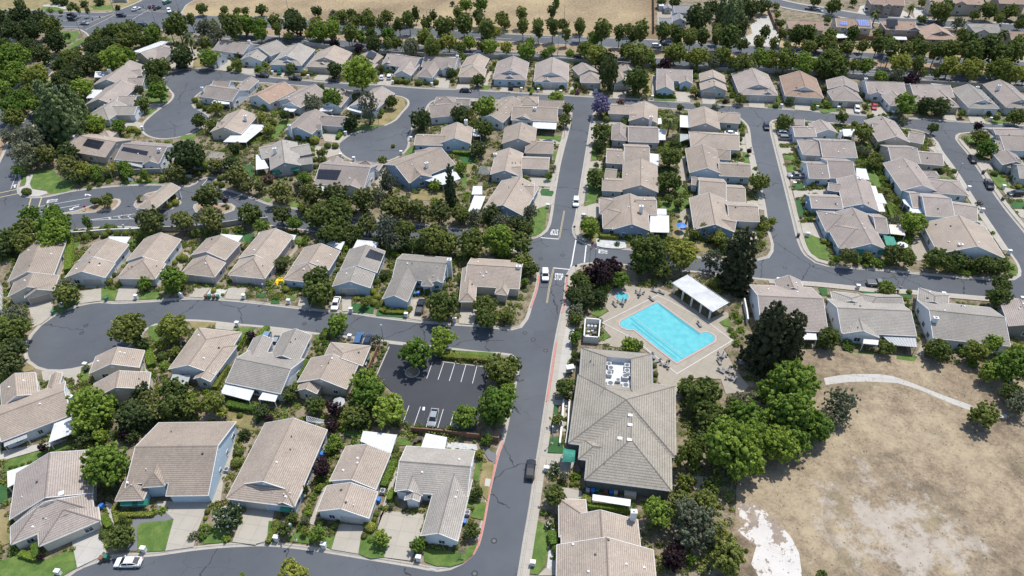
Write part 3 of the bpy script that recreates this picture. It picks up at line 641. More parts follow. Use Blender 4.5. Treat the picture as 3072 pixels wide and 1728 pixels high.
D_HOUSES='''
@00
H A Y p
vgg 1360,552 1505,608 1740,520
vgh 1640,612 1890,505 1600,470
P 1340,520 1450,540 1720,420 1620,415
H A Y p
uhh 1960,385 2130,397 1990,352
H A W p
ugg 2140,500 2445,545 d12
vgg 2180,620 2290,560 2250,500
C 2505,410
H A W g
@10
vgg -60,505 150,565 240,465
vgg -165,605 60,615 130,545
H A B g
vdg 135,648 455,660 597,500
vgg 235,645 395,648 d6
D 300,690
H A T t
vdg 500,668 850,682 957,530
vgg 600,655 735,672 d5
D 665,700
H A T t
vgg 975,612 1195,640 1260,565
vhg 960,705 1145,725 1205,640
S 1142,520 1216,552 1175,606 1102,575
H A W p
ugg 1265,645 1590,692 d12
vgg 1265,650 1380,655 d4
vgg 1385,748 1560,762 1597,655
P 1350,560 1520,570 1520,552 1350,540
H A W p
ugg 1660,672 2000,695 d12
vhg 1612,768 1775,782 1802,665
vgg 1862,705 2000,700 d5
P 1890,590 2010,590 2010,575 1890,575
C 2026,560
H A T t
vgg 2060,678 2292,694 2375,592
vhg 2032,772 2300,778 2315,695
D 2120,800
H A B p
@20
vdg -196,795 140,805 202,630
vgg -100,795 50,800 d5
H A W p
vdg 215,820 567,828 612,645
vgg 285,825 405,828 d5
D 355,850 3
D 430,850 3
H A T p
vgg 670,755 872,728 892,645
vhg 688,832 905,835 912,765
H A S t
vgg 1060,745 1280,738 1292,665
vgg 1020,848 1200,842 d9
D 1090,880
H A B p
ugg 1455,805 1817,820 d12
vgg 1450,908 1632,918 1632,812
vgg 1682,838 1817,842 d5
H A S t
vgg 1890,820 2152,834 2187,757
vgg 1900,908 2167,918 2168,850
D 1980,935
H A P p
vdg 2290,950 2680,960 2610,750
vgg 2500,955 2640,958 d5
D 2430,980 3
D 2510,990 3
H A W b
@30
vdg 172,965 562,990 488,790
vgg 245,960 370,965 d5
D 310,1005 3
D 395,1010 3
H A Y p
vgg 600,895 917,925 858,830
vhg 652,1010 957,1018 917,925
D 850,1040
H A W p
ugg 1005,940 1397,952 d12
vgg 1020,950 1165,962 d6
vhg 1230,1065 1435,1065 1390,955
P 960,830 1240,860 1240,845 960,812
C 986,790
H A T p
ugg 1470,975 1877,980 d12
vgg 1488,1045 1625,1035 d7
vhg 1755,1078 1935,1078 1872,960
D 1860,1110
P 1640,855 1770,865 1760,850 1640,842
H A W g
vdg 2020,1085 2337,1095 2192,905
D 2090,1130
C 2110,875 4.5
H A S p
vdg 2400,1085 2720,1095 2580,860
D 2600,1140
C 2330,860
@00
H B W p
ugg 2005,970 2335,1020 d11
vgg 2335,915 2480,925 2592,810
ugg 2125,875 2300,882 d6
P 2120,1045 2310,1050 2310,1010 2170,995
C 2032,880
@10
H B W b
vgg -80,980 135,1045 302,878
H B W p
vgg 215,1015 447,1085 592,902
vgg 262,1065 447,1088 d5
P 265,1120 380,1125 425,1085 310,1065
H B W t
vgg 640,1065 852,1080 977,935
P 630,1120 760,1120 790,1080 680,1060
H B W p
vgg 935,1070 1192,1115 1312,928
P 910,1100 1060,1140 1060,1085 930,1075
@10
H C Y t
vgg -466,1330 -150,1348 120,1170
ugg -410,1300 -200,1310 d6
P -330,1430 -100,1435 118,1260 -120,1250
C -112,1165
H C B p
vgg 285,1315 562,1350 672,1160
ugg 612,1255 872,1275 d8
uhg 570,1310 660,1305 d4
D 770,1290
C 335,1260
@11
H C G g
vgg 145,265 452,217 d17
ugg 60,152 200,125 d9
ugg 380,133 562,98 d8
ugg 432,215 572,197 d5
P 0,262 130,245 55,110 0,110
C 185,45
A 175,300 240,310
A 360,270 430,275
H C W p
ugg 575,402 1088,445 920,178
vgg 822,450 1082,466 d9
vgg 690,240 830,245 d6
vhh 940,245 1232,275 1230,195
S 632,258 860,268 815,364 612,350
P 575,405 830,415 680,475 570,440
H C L t
ugg 1540,392 2005,205 1350,182
vgg 1548,395 1778,333 d8
vgg 1620,150 1860,120 d6
P 1672,362 1990,255 2060,350 1880,412
C 1715,190
@10
H C W p
ugg 1755,1185 2090,1155 d11
vhh 1790,1045 2002,1050 2005,975
ugg 2000,1055 2150,1060 d5
H C W t
vgg 2250,1185 2482,1235 2522,1000
H C B t
vgg 1838,1447 2160,1447 2190,1285
ugg 1590,1458 1880,1465 d8
C 2112,1210
P 2180,1370 2260,1370 2260,1300 2190,1300
@00
H D S p
vgg 922,865 1268,868 1437,670
ugg 1260,865 1432,860 d8
uhg 1230,790 1430,760 d6
C 1095,700
P 950,780 1085,780 1080,720 960,720
H D G p
vgg 858,1055 1168,1060 1292,862
ugg 1165,1053 1348,1050 d8
P 868,990 990,985 1030,905 930,905
H D W g
vhg 850,1180 1092,1205 1175,1055
ugg 1085,1158 1352,1155 d8
D 1265,1180 5
@01
H D T t
ugg 625,62 1062,135 d13
vhh 950,-60 1110,-55 d6
S 885,-52 1055,-22 1000,56 835,16
PT 775,100 960,130 975,118 790,85
C 735,-80
H D W p
ugg 1150,158 1602,194 d13
vgg 1430,212 1602,200 d4
S 1245,32 1495,78 1478,116 1222,66
PG 1170,180 1430,240 1440,215 1190,165
C 1600,50
@20
H E W t
ugg -10,1208 455,1222 d12
vhh 45,1055 260,1060 d8
ugg 260,1085 515,1095 d7
vgg -5,1200 217,1220 d8
P 205,1290 442,1302 452,1220 215,1212
C 230,1085
H E G t
vgg -105,1449 230,1460 200,1290
uhg 125,1540 412,1550 d9
H E G t
@21
vgg -221,308 70,322 d15
ugg 90,245 370,255 d8
ugg 0,335 105,330 d7
D 260,290 4
C -170,100 4
H E L t
vgg -291,650 110,722 d17
ugg 10,550 218,555 d9
ugg 0,605 98,605 d7
P -406,510 -300,510 -300,425 -390,425
P -440,680 -330,690 -265,525 -380,520
@20
H F G t
vgg 1172,1220 1462,1240 1497,1075
ugg 968,1145 1222,1155 d8
ugg 1180,1215 1260,1218 d5
D 1050,1180
C 1400,1175
P 1465,1250 1510,1250 1500,1190 1470,1190
H F P p
ugg 1168,1425 1478,1436 d12
vhg 998,1406 1157,1415 d11
P 1410,1345 1545,1350 1545,1300 1410,1295
P 1475,1410 1545,1410 1545,1350 1475,1345
@21
H F G t
ugg 1128,190 1388,200 d13
ugg 945,190 1117,200 d10
P 1385,185 1475,220 1475,105 1385,95
H F G t
vgg 1103,465 1472,490 d17
ugg 903,470 1112,480 d8
ugg 928,355 1045,365 d7
H F L t
vgg 1010,860 1392,876 1385,565
ugg 1240,710 1462,716 d10
uhg 878,703 1010,708 d9
uhg 913,850 1080,856 d11
C 1303,625 6.5
P 1388,888 1582,893 1578,722 1392,714
P 1462,712 1555,715 1553,655 1465,652
@20
H G G t
vgg 1785,1285 2097,1305 d14
uhg 2060,1230 2297,1245 d9
P 1690,1280 1787,1285 1780,1165 1690,1160
@21
H G T t
uhg 1800,35 2292,62 d12
D 2150,80 4
PG 1690,-100 1810,-95 1820,-70 1690,-20
H G B t
vgg 1785,290 2122,305 d16
ugg 2085,320 2412,336 d9
uhg 2060,150 2197,160 d7
H G W t
ugg 1878,553 2155,575 d13
ugg 2148,578 2355,590 d10
ugg 1805,410 1870,415 d5
H G L t
vgg 1830,862 2232,885 d17
ugg 2180,770 2492,785 d10
ugg 2090,860 2240,885 d6
D 2370,820 5.2
@30
H J W p
vgg 485,1345 705,1338 752,1235
ugg 270,1375 492,1375 d8
ugg 255,1255 370,1262 d5
C 740,1320
P 760,1370 870,1380 870,1300 750,1300
@31
H J W p
ugg 548,130 902,140 d13
uhg 350,108 547,118 d11
D 420,140 3
H J W p
ugg 625,343 888,353 d13
ugg 413,345 622,352 d11
P 890,350 1020,362 985,252 888,245
C 915,345 5
H J L p
vgg 757,640 1122,680 d17
ugg 438,645 757,655 d8
ugg 600,465 722,483 d5
P 1015,495 1105,497 1082,425 990,418
P 1058,588 1195,602 1145,500 1020,492
P 1120,682 1180,682 1150,602 1095,596
H J B p
vgg 840,1050 1197,1064 d18
uhg 583,885 780,892 d11
uhg 713,1050 960,1052 d12
ugg 1090,895 1220,902 d10
PT 1232,905 1382,922 1335,815 1215,812
A 885,1100 960,1100
A 1115,1110 1180,1110
@30
H L Y p
vgg 1108,1425 1432,1435 d16
ugg 1400,1420 1560,1449 d8
ugg 1050,1320 1110,1325 d6
@31
H L T p
ugg 1243,185 1540,195 d12
ugg 1515,196 1772,218 d9
H L W p
vgg 1343,470 1712,480 d17
uhh 1650,490 2022,520 d9
uhh 1590,330 1735,337 d4
H L B p
ugg 1588,725 1885,745 d13
ugg 1855,748 2112,785 d10
ugg 1455,640 1560,645 d10
P 1420,690 1560,700 1530,640 1430,640
P 1370,600 1430,640 1450,640 1450,560 1350,560
H L W t
vgg 1712,1105 2398,1160 2180,840
C 1940,1010 5.6
H M W p
@30
ugg 2330,1449 2650,1449 d12
vgg 2190,1400 2330,1410 d6
@31
H M W p
ugg 2380,60 2700,70 d12
ugg 2290,55 2370,65 d8
H M G p
vgg 2360,210 2600,220 2660,110
uhg 2420,235 2560,245 d6
H M G g
ugg 2530,345 2800,370 d10
@01
H P Y t
vgg 75,1390 542,1316 d16
vgg 75,1540 545,1465 545,1330
@02
vgg 245,102 548,28 d4
@01
P 430,1130 560,1135 575,1080 450,1075
@02
D 415,95 5
@01
H P W t
vgg 780,1185 1152,1195 1282,1010
vgg 648,1347 1057,1345 1165,1200
D 955,1370 5
P 1080,985 1275,1000 1315,935 1100,932
H P W t
vgg 1260,1182 1642,1200 1838,962
vhg 1175,1350 1562,1360 1652,1205
D 1310,1390 5
H P P t
vgg 1918,1120 2268,1170 2402,995
vhg 1815,1303 2158,1340 2272,1195
D 2060,1365 5
P 2250,965 2400,985 2445,925 2220,905
@11
H P P t
vgg -178,1150 172,1195 402,930
vhg -288,1318 88,1358 187,1200
D -110,1390 5
P 0,955 385,965 405,918 40,872
H P B t
vgg 358,1230 733,1270 842,1078
vhg 272,1365 640,1405 730,1280
P 700,1000 855,1070 893,985 630,962
H P B g
vgg 843,1275 1218,1295 1362,1082
vgg 765,1435 1150,1449 1228,1305
S 1150,1062 1285,1112 1255,1180 1100,1138
P 960,1085 1200,1070 1236,985 1020,965
D 890,1600 4.6
H P B g
ugg 1370,1350 1882,1392 1700,1122
vgg 1752,1400 1882,1400 d6
vhg 1660,1428 1780,1432 d7
@12
vgg 1268,112 1525,140 d13
@11
C 1945,1165 6.2
H P Y t
ugg 2095,1425 2650,1460 d12
C 2640,1230 6
@12
vhg 2040,140 2210,140 d14
vhg 2400,60 2530,75 d8
D 2150,180 4.5
@02
H Q W t
ugg 10,1549 722,1275 735,912
vgg 15,1205 387,1070 383,842
vgg 465,1035 590,1010 d5
PG 45,1600 275,1510 260,1410 40,1490
P 490,1560 790,1440 740,1290 560,1330
C 705,1095 4.5
H Q Y t
vgg 905,1135 1495,1015 1468,858
vgg 892,865 1402,800 1362,640
H Q W t
vgh 1690,820 2160,872 2398,440
vgg 1945,915 2117,945 d12
PG 1710,945 1870,1005 1920,880 1740,870
H Q W g
@12
ugg -310,950 248,1066 440,705
vgg 120,720 430,745 600,478
vgg -150,745 60,755 d8
P -300,950 0,990 -65,1135 -355,1060
P 25,1122 192,1147 225,1070 70,1052
H Q T t
vgg 412,950 912,1020 1060,772
vgh 655,745 1072,785 1157,582
vgg 400,1035 612,1066 d8
@03
H S Y p
vgg 92,885 935,615 812,218
vhg 105,1138 950,790 930,620
vhg 388,1155 1012,892 970,760
P 75,398 425,288 140,528 80,560
K 622,622
H S B t
ugg 1235,650 2097,640 2312,-104 n0.5,2.3
vhg 1150,696 1442,686 d7
vhg 1425,560 1655,545 d9 z4.0 p0.7
A 1215,735 1390,735
A 1478,615 1630,612
D 1950,690 5.4
H S B t
vdg 2270,672 2964,756 3311,-20
vgg 2751,724 2964,758 d5
vgg 2636,632 2868,644 d5
D 2600,680 5
A 2812,800 2916,805
@13
H S W t
vgg 735,494 1208,580 1352,220
vgg 605,800 1138,870 1218,602
D 980,900 5.2
P 1080,-10 1420,30 1360,215 1050,95
H S W g
ugg 1393,596 2127,656 2222,192
vgg 1655,1045 2032,1100 2122,652
vgg 1395,597 1672,645 d9
vgg 1490,685 1645,702 d4
P 1662,155 1900,178 1922,55 1712,15
@23
H U T t
vgg 500,1610 1350,1640 1342,885
vgg 440,1640 1475,1700 1468,1190
uhg 470,1055 760,1065 d8
uhg 565,1228 840,1240 d7
C 1228,800 6.3
@32
H V W p
ugg -70,410 607,445 465,-5
vgg 100,40 380,50 d5
P 330,520 492,522 480,448 330,438
H V W g
ugg 738,450 1497,484 660,112
vgg 745,462 1122,502 d10
vgh 655,155 1000,195 985,70
uhg 1000,215 1380,215 d6
PG 1250,575 1500,598 1482,488 1110,448
P 955,560 1105,575 1112,527 962,515
H V W g
ugg 1660,505 2442,588 1500,122
vgh 1500,130 1815,215 d6 p0.34
C 1692,300 6
P 1650,540 1720,530 1710,495 1660,490
H V D p
vgg 2420,385 2800,450 2500,160
@30
H T T b
uhg 215,290 562,308 d11 z5.4
H T T b
ugg 690,270 1047,285 d11 z5.4
vgg 800,290 930,295 d5 z5.4
SB 722,215 800,218 795,260 720,252
SB 880,195 1000,200 1030,268 920,262
P 680,385 830,378 820,345 680,340
H T N b
uhg 1188,295 1502,305 d11 z5.4
vgg 1410,300 1530,305 d6 z5.4
S 1190,228 1305,230 1310,290 1195,285
P 1260,400 1400,402 1390,372 1250,365
H T N b
vdg 1590,395 1912,405 d13 z5.0
H T G g
uhg 2090,325 2345,335 d11 z5.4
vgg 2090,330 2235,335 d6 z5.4
H T T b
ugg 2450,400 2700,410 d10 z5.4
H T N b
uhg 1040,40 1380,55 d11 z5.4
vgg 1165,60 1260,62 d5 z5.4
H T T b
ugg 1870,40 2180,50 d11 z5.4
vgg 1870,45 2010,50 d6 z5.2
H T N b
ugg 2330,35 2600,45 d11 z5.4
H T T b
ugg 1640,45 1780,50 d8 z5.4
@20
H N W s
ugg 1632,125 1880,128 d9 z5.2
vgg 1612,218 1760,222 d9 z3.4
ugg 1472,250 1612,255 d9 z3
H N G s
vgg 1528,88 1612,90 d5 z2.6
@00
H N G s
ugg -150,480 60,490 d14 z3
'''
D_TREES='''
@00
d 60,190 110; 220,160 110; 130,330 130; 300,300 120; 400,180 90; 560,410 120; 420,540 100; 290,480 110; 1830,560 110; 2400,560 40; 960,500 100; 1080,450 90; 960,620 90; 820,640 90; 730,760 100; 660,850 70; 1790,470 50
o 510,260 110; 1130,330 100; 1250,330 110; 1340,310 90; 1240,400 90; 1400,390 80; 1490,400 60; 1560,700 110; 1560,830 80; 1640,650 70; 2060,420 65; 1430,1050 70; 2000,1210 70; 2130,1250 70; 130,1180 90; 30,450 90
b 150,560 130; 90,600 130; 60,800 100; 170,720 100; 30,900 90; 200,1010 100; 120,1090 110; 250,950 70; 1530,340 80; 1150,600 130; 1280,570 90; 830,880 90; 790,1050 60; 950,1250 100; 1190,1280 70; 1590,920 90; 2100,580 85
y 400,720 80; 350,800 120; 300,920 80; 1175,490 60; 2390,640 50; 2180,1080 60; 510,110 30; 610,120 25
t 885,410 28; 935,380 25; 840,455 28; 790,490 30; 745,520 35; 690,555 33; 640,590 40; 595,625 45; 550,680 42
c 480,1060 140,190; 610,1170 210,240; 740,1080 130,170; 470,1290 140,150; 700,1310 130,130
g 60,1380 70; 330,1400 160; 1400,900 50; 180,1410 90
m 1890,370 80
v 1780,240 120; 1700,270 80; 2330,260 120; 1920,200 60; 780,100 35; 880,110 30; 700,90 30; 690,365 30
g 2080,280 110; 2170,310 100
b 2450,240 110; 2540,260 90
o 2030,85 60; 2260,100 45; 2385,110 38; 2470,110 40
q 200,40 60; 640,20 50; 850,40 45; 1000,20 50; 730,60 40; 560,10 50; 1180,80 30
h 1960,1010 30; 2010,1060 34; 2070,1090 30; 2110,1110 30; 1960,480 20; 2000,500 20; 2040,470 20
s 1300,1310 30; 1390,1330 30; 1350,1300 30; 2400,700 30; 2310,690 26
@10
o 50,95 60; 955,145 65; 1310,165 70; 1605,150 42,70; 2510,240 60; 1930,250 90
d 610,110 65; 390,230 130; 370,160 90; 1180,430 100; 800,700 75; 1400,680 35; 1960,730 45; 650,880 40; 960,1230 75; 1660,1200 105; 2060,1150 90; 2200,1060 36; 1975,35 25
g 780,140 50; 1560,470 100; 560,1030 95; 1820,690 30
v 1130,150 60; 200,220 80; 950,330 90; 990,230 60; 1150,230 80; 1440,240 60; 1540,210 70; 1320,440 60; 1770,470 90; 1870,270 90; 2090,240 100; 2320,300 100; 1700,270 40,80; 2240,200 50; 1400,270 40
b 2110,50 70; 2265,50 75; 40,250 80; 640,340 90; 760,300 100; 780,210 60; 1330,350 80; 1050,370 70; 2150,430 70; 2360,470 80; 40,340 70; 1045,740 172; 765,990 100; 2310,1080 110
y 620,270 100; 1700,380 100; 1940,420 90; 2400,330 70; 2520,480 70; 150,1240 60; 130,1300 60; 2150,1140 40; 60,1180 50
p 790,430 60; 1030,480 45
o 350,680 45; 2235,800 60; 1260,690 35; 1360,1020 60; 2200,1250 60; 2300,1290 90; 300,1160 50
w 1130,1070 85,150
h 1265,1120 28; 1245,1170 25; 1280,1085 22; 1810,830 30; 1640,830 36; 2000,740 30; 2010,690 26; 680,1325 22; 540,1400 30; 1900,590 25; 1975,810 24
s 1450,815 30; 1510,820 30; 1400,815 28; 480,735 28; 590,1410 45; 850,1330 26; 430,1390 30; 350,1390 26; 2030,700 20
u 2080,570 40; 30,690 40; 90,650 36; 1550,800 26; 1720,840 22; 1330,720 20; 250,1130 26; 180,1150 26; 70,1090 34; 2370,690 28; 2400,640 26
@20
b 445,30 35,60; 150,520 90; 180,420 50; 330,550 50; 400,500 50; 580,540 50; 830,410 60; 1380,590 60; 2500,580 90; 440,990 70; 1220,1350 1
d 400,120 45,60; 960,620 100; 1150,500 80; 1840,700 45; 1870,170 140; 2000,80 90; 2420,80 100; 2530,60 80; 2300,250 90; 980,640 60
v 110,260 75; 265,300 70; 410,270 80; 545,350 60; 685,270 75; 910,300 100; 1085,330 75; 1300,310 100; 1210,370 60; 1520,320 90; 1660,340 80; 1800,380 80; 1920,370 80; 2180,370 110; 2060,330 60; 2490,420 65
y 740,500 90; 850,560 100; 1640,540 110; 1660,430 50; 1880,570 100; 2120,560 90; 1870,1055 30; 1830,910 40; 640,860 34; 1350,910 40
o 1260,560 130; 1430,660 30; 2330,650 110; 2230,640 60; 1260,800 125; 560,1090 55; 530,1210 60; 890,1340 90; 1690,1085 35; 2295,990 50; 1640,20 60; 1500,20 50
d 975,720 105,150
p 1550,650 70; 1860,960 24; 2140,1030 24
g 2040,630 70; 1640,1400 45; 2040,1090 50; 1330,990 40; 2160,990 30
j 900,1050 90
k 1095,1030 40; 660,925 26; 740,910 24
c 2200,150 120,150; 2110,90 70,110; 2270,130 90,110; 2360,30 70,90; 2290,230 90,90
m 1590,1190 95
h 1560,880 22; 1480,960 26; 1600,965 26; 720,890 26; 270,880 30; 100,880 22; 180,900 22; 500,880 26; 950,1200 36; 2060,900 24; 2290,1400 26; 2320,1350 26; 480,860 20; 750,870 20
u 620,690 24; 640,800 30; 1850,770 30; 2190,900 30; 2220,960 30; 1740,890 24; 1660,890 22; 1130,1210 30; 2300,1260 40; 2310,1310 26; 490,1110 26; 610,930 24
k 1880,20 1
@30
o 310,350 110; 240,330 60; 510,420 90; 630,340 70; 790,470 80; 640,460 60; 930,480 45
v 1110,440 80; 1240,510 80; 1380,500 70; 1540,510 80; 1700,510 80; 1860,500 90; 2000,440 110; 2060,530 110; 2200,480 120; 2340,560 110; 2480,520 110; 2540,450 80; 60,440 60; 190,460 40; 1180,440 60; 1460,470 60
g 880,340 60; 1290,760 75; 1920,230 70; 1355,1230 50
y 30,560 60; 180,600 110; 640,600 120; 880,660 65; 1340,640 110; 1560,740 45; 1830,670 100; 2060,690 110; 2330,700 120; 2480,740 100; 100,140 40; 980,1080 30; 1960,1140 35
b 370,640 110; 1140,770 65; 1385,1050 100; 2440,1200 35
o 550,680 100; 700,700 90; 660,60 80; 1740,100 110; 2220,110 90; 2440,110 80; 1800,60 70; 480,10 50; 225,1010 36; 170,1225 80; 745,1180 60; 960,1340 90; 1660,1290 50; 2140,1370 70; 2520,1170 80; 2300,1190 30; 2020,50 60; 1560,20 50
d 1600,1060 80; 1740,1070 90; 2570,200 60; 570,900 36; 100,240 40
p 1450,790 70; 2110,1270 44
m 2375,330 75; 1090,130 65; 1450,60 50
o 80,60 40; 140,230 40; 600,200 36; 1110,330 50; 1550,190 46; 1960,330 60; 2080,150 50; 2330,180 60; 2540,240 60; 1250,10 50; 1750,190 50; 860,20 40; 2480,30 60; 1960,20 50; 2120,10 60
h 950,960 28; 490,1060 36; 80,1060 30; 1010,1020 20; 1160,1030 22; 1240,1140 22; 2220,1150 24; 1830,1070 30; 870,1250 30
u 560,1010 30; 600,1060 36; 1030,1180 36; 1150,1180 50; 1880,990 24; 1330,1200 30; 460,1090 26
@01
g 250,100 130; 2120,420 30
t 450,100 95; 700,230 110; 1750,300 90; 2160,210 70; 2380,320 110; 2480,430 60; 2090,520 130; 1510,770 140; 1840,780 105; 2130,750 130
d 680,90 100; 1880,120 165; 2320,210 90; 800,350 60; 60,1050 90; 2370,40 60
y 830,270 80; 1100,260 60; 1415,940 40; 690,200 60
b 960,260 60; 980,330 46; 1250,240 70; 1280,300 55; 1450,310 36,50; 180,270 50; 880,790 36,60; 1078,825 26; 1480,880 70; 2060,215 40; 300,710 90; 530,690 80; 530,800 150; 560,900 130; 480,980 110; 640,960 70; 1740,1370 115; 1450,1400 60
o 260,860 120; 100,950 120; 250,1000 110; 2500,710 105; 955,575 40; 1060,580 60; 1100,530 36
p 2260,570 30
g 670,1420 80
f 2040,195 34
h 268,482 42; 1420,550 36; 765,880 24; 1640,355 36; 1855,368 36; 2230,412 32; 2215,345 30; 1950,905 45; 1095,1385 38; 1140,1320 28; 1690,1255 34; 1190,1420 32; 2000,300 26; 830,890 34; 1030,860 30; 1140,850 40; 900,890 36; 1100,880 36; 1200,870 24; 860,930 36; 960,920 36; 1050,915 36; 1180,905 34; 1270,900 34; 1360,890 30
s 1850,1150 42; 1800,1150 26; 1760,1195 26; 1740,530 32; 1680,570 26; 1770,590 34; 1700,615 34; 1300,870 20; 2290,640 20; 1650,1320 30; 2170,395 26
u 1320,1030 44; 1860,1010 24; 2300,1380 24; 2440,1050 26; 1000,410 24; 1100,380 24; 1400,370 26; 1500,370 26; 900,440 26; 1280,390 24; 950,300 26; 1500,540 20; 1010,600 20; 2000,880 30; 2100,870 30; 2270,880 30; 2400,870 40; 1930,1160 20
@11
t 240,480 110; 560,490 110; 800,500 110; 1070,560 120; 1380,620 130; 1640,660 110; 1860,690 110; 40,430 60; 250,710 100; 1130,810 100; 30,700 45
w 1320,370 85,125; 1330,860 125,150
g 1220,500 80; 1380,980 100; 2190,720 80; 2480,780 90; 430,430 60; 1870,1130 40
e 1950,420 80,195
b 1800,410 50; 2055,240 60; 490,355 70; 390,800 70; 2440,960 150; 2500,1050 90; 2055,1370 30; 60,840 70; 1820,600 60
o 670,85 50; 660,165 42; 1270,170 45; 800,700 175; 620,720 120; 870,640 90; 800,870 130; 1500,870 110; 1780,970 150; 1920,1000 110; 2180,990 150; 2050,700 90; 620,1360 130; 1550,640 70; 480,660 60; 1650,1010 100; 1000,880 80
d 2230,50 80; 2370,690 90; 1500,1000 80; 260,1200 70; 1290,1310 50; 1220,980 60; 700,930 90; 950,960 60
k 125,355 50
h 355,355 20; 300,350 18; 400,300 20; 590,160 24; 590,230 26; 470,290 18; 840,1165 40; 825,1215 22; 1215,1390 40; 1900,1430 34; 870,150 14; 1380,20 20; 800,20 34; 720,20 34; 1610,90 30
u 500,960 34; 490,1000 30; 450,1010 26; 960,960 36; 930,1010 40; 900,1060 36; 1000,940 30; 1400,1110 34; 1440,1130 26; 1640,460 18; 1590,470 18; 2220,170 26; 2200,240 24; 2100,560 30; 2130,510 22; 130,1400 34; 1350,1220 24; 1340,1290 24; 780,1240 24; 800,1290 26
@21
d 870,20 60; 60,800 80; 2000,960 50; 2520,780 60
o 1600,130 105; 1590,370 105; 835,340 90; 1580,550 45; 1680,600 50; 80,1010 120; 100,1180 90; 190,1260 80; 1380,1070 190; 1300,1200 110; 700,1390 100; 2490,380 95; 2140,1000 60; 1500,1250 100; 850,215 30; 160,860 60; 1640,20 60
g 180,680 80; 420,240 30
b 780,830 90; 130,1390 40; 1080,1360 80; 900,1430 60; 365,325 32
y 1720,1100 150; 2080,920 60; 2080,960 60; 2550,830 50; 1830,900 50; 1600,1010 80; 2500,920 40
p 880,1290 140; 1020,1230 90; 760,1310 70; 2385,75 30
r 2290,1140 200,270
w 2010,1170 90,110
m 1940,820 65; 1760,735 42
h 2040,1400 60; 1750,80 34; 900,550 24; 890,750 24; 1780,200 34; 1790,310 34; 130,340 30; 1770,630 22; 2180,100 30; 2230,110 30; 2270,110 30; 500,30 1
u 1640,250 1; 250,470 18; 260,440 18; 2450,250 24; 1060,1010 26; 870,975 14; 2480,860 26; 2520,1000 30; 1710,820 24; 1690,780 20; 2100,860 30; 1890,940 30; 2000,900 26; 1480,1050 1
@31
b 1470,790 110; 2200,40 80; 1060,1185 40; 905,1170 35; 1190,1430 60
t 810,1130 90; 1270,1100 90
o 1000,1130 50; 1700,1150 105; 1900,1170 90; 1850,1230 60; 2040,1200 60; 2200,1220 90; 2340,1220 80; 1040,200 50; 1080,150 60; 2350,1410 90; 1140,230 40
y 1400,1150 80; 40,780 44; 1300,560 30; 1190,480 26
g 980,80 50; 2120,600 34; 1280,780 60; 500,1180 1; 930,50 40
d 1140,30 45
s 620,1010 26; 560,980 26; 2470,340 26; 2500,420 26; 455,412 24; 2520,430 26; 650,930 20; 1000,140 22
h 2280,300 30; 2460,300 34; 2490,350 26; 300,178 26; 1680,260 30; 1740,270 34; 1870,275 26; 385,440 14; 415,443 14; 455,445 16; 495,446 14; 1890,1270 30; 2310,1180 30; 1220,385 22; 1240,430 30; 1070,1000 1; 2270,130 24; 2560,300 20; 2400,1340 26; 2440,1325 22
u 1940,1290 34; 2000,1310 30; 2050,1290 30; 980,1230 26; 2070,1250 34; 640,1200 26; 420,760 30; 460,690 24; 380,700 24; 1130,300 30; 1160,360 34; 1170,420 26; 1220,640 26; 1250,700 30; 1120,270 30; 960,210 30; 1000,260 26; 1290,600 24; 1600,1130 30; 2260,900 20; 2460,1250 24; 1240,760 26; 2110,110 24; 1420,960 40; 1380,1010 40; 700,1160 34; 1130,1210 40
@02
o 660,60 110; 130,420 140; 1290,410 180; 1760,650 60; 1740,1030 120; 1740,1180 120; 1950,1190 90; 60,560 90
g 170,260 110
d 130,630 140; 80,760 110; 1420,570 80; 1420,1050 95; 1300,1300 150; 1460,1300 110
y 1740,400 140; 1640,580 45; 2150,1150 110; 2220,1240 60
b 900,1200 190; 880,1350 130; 1060,1300 80; 1060,1180 90
t 1480,1150 110; 1560,1240 90
p 2520,490 50
h 1640,690 54; 2340,660 30; 1520,830 24; 2415,1285 30; 1760,590 50; 1770,680 46; 1470,20 1
s 1780,640 40; 2240,70 16; 1630,885 20; 40,900 36; 2150,30 26
u 1590,570 34; 1545,600 24; 1540,840 26; 1660,800 40; 1900,1110 60; 2080,1040 34; 2100,1090 34; 875,810 30; 2050,1190 50
@12
o 620,40 140; 1870,150 140; 1850,250 100; 2300,180 110; 2320,300 110; 2530,280 70; 2460,830 150; 600,1180 90; 1000,1280 110; 1090,150 48; 2400,760 90; 2500,940 90
b 1600,660 150; 1880,500 110; 1850,610 80; 2420,1180 190; 2100,1290 120; 1100,950 130; 1130,1060 150; 1340,1240 150; 830,350 100; 800,440 60; 2540,1060 90
p 770,1210 80; 760,1370 70; 140,1320 40
o 340,1060 75
d 60,1250 80; 1060,1320 90
g 1215,520 60
h 690,480 46; 650,620 35; 600,725 24; 640,670 26; 400,920 20; 1225,785 18; 1195,828 18; 1255,710 18; 1270,680 20; 1270,600 18; 1730,20 40; 2060,760 12; 1280,640 20; 610,555 26; 1300,560 20; 960,40 1
s 1180,40 36; 1190,150 36; 1220,90 36; 1000,110 22; 1030,110 22; 1550,210 26; 1540,230 22; 1300,205 26; 1360,220 24; 1430,225 24; 300,15 34; 1130,110 34
u 700,550 34; 1470,230 24; 380,970 34; 250,1080 1; 350,20 24; 400,15 24; 200,80 26; 1920,760 1; 1170,60 1; 1780,690 1; 700,430 30; 720,600 1; 180,100 20; 700,1300 40; 880,1390 50
@22
d 700,100 115; 880,90 80; 600,60 70; 740,30 90
g 650,230 80; 2230,1130 70; 2420,1100 80; 2300,1100 60
b 640,500 60; 1170,580 85; 2360,1300 170; 1250,580 60
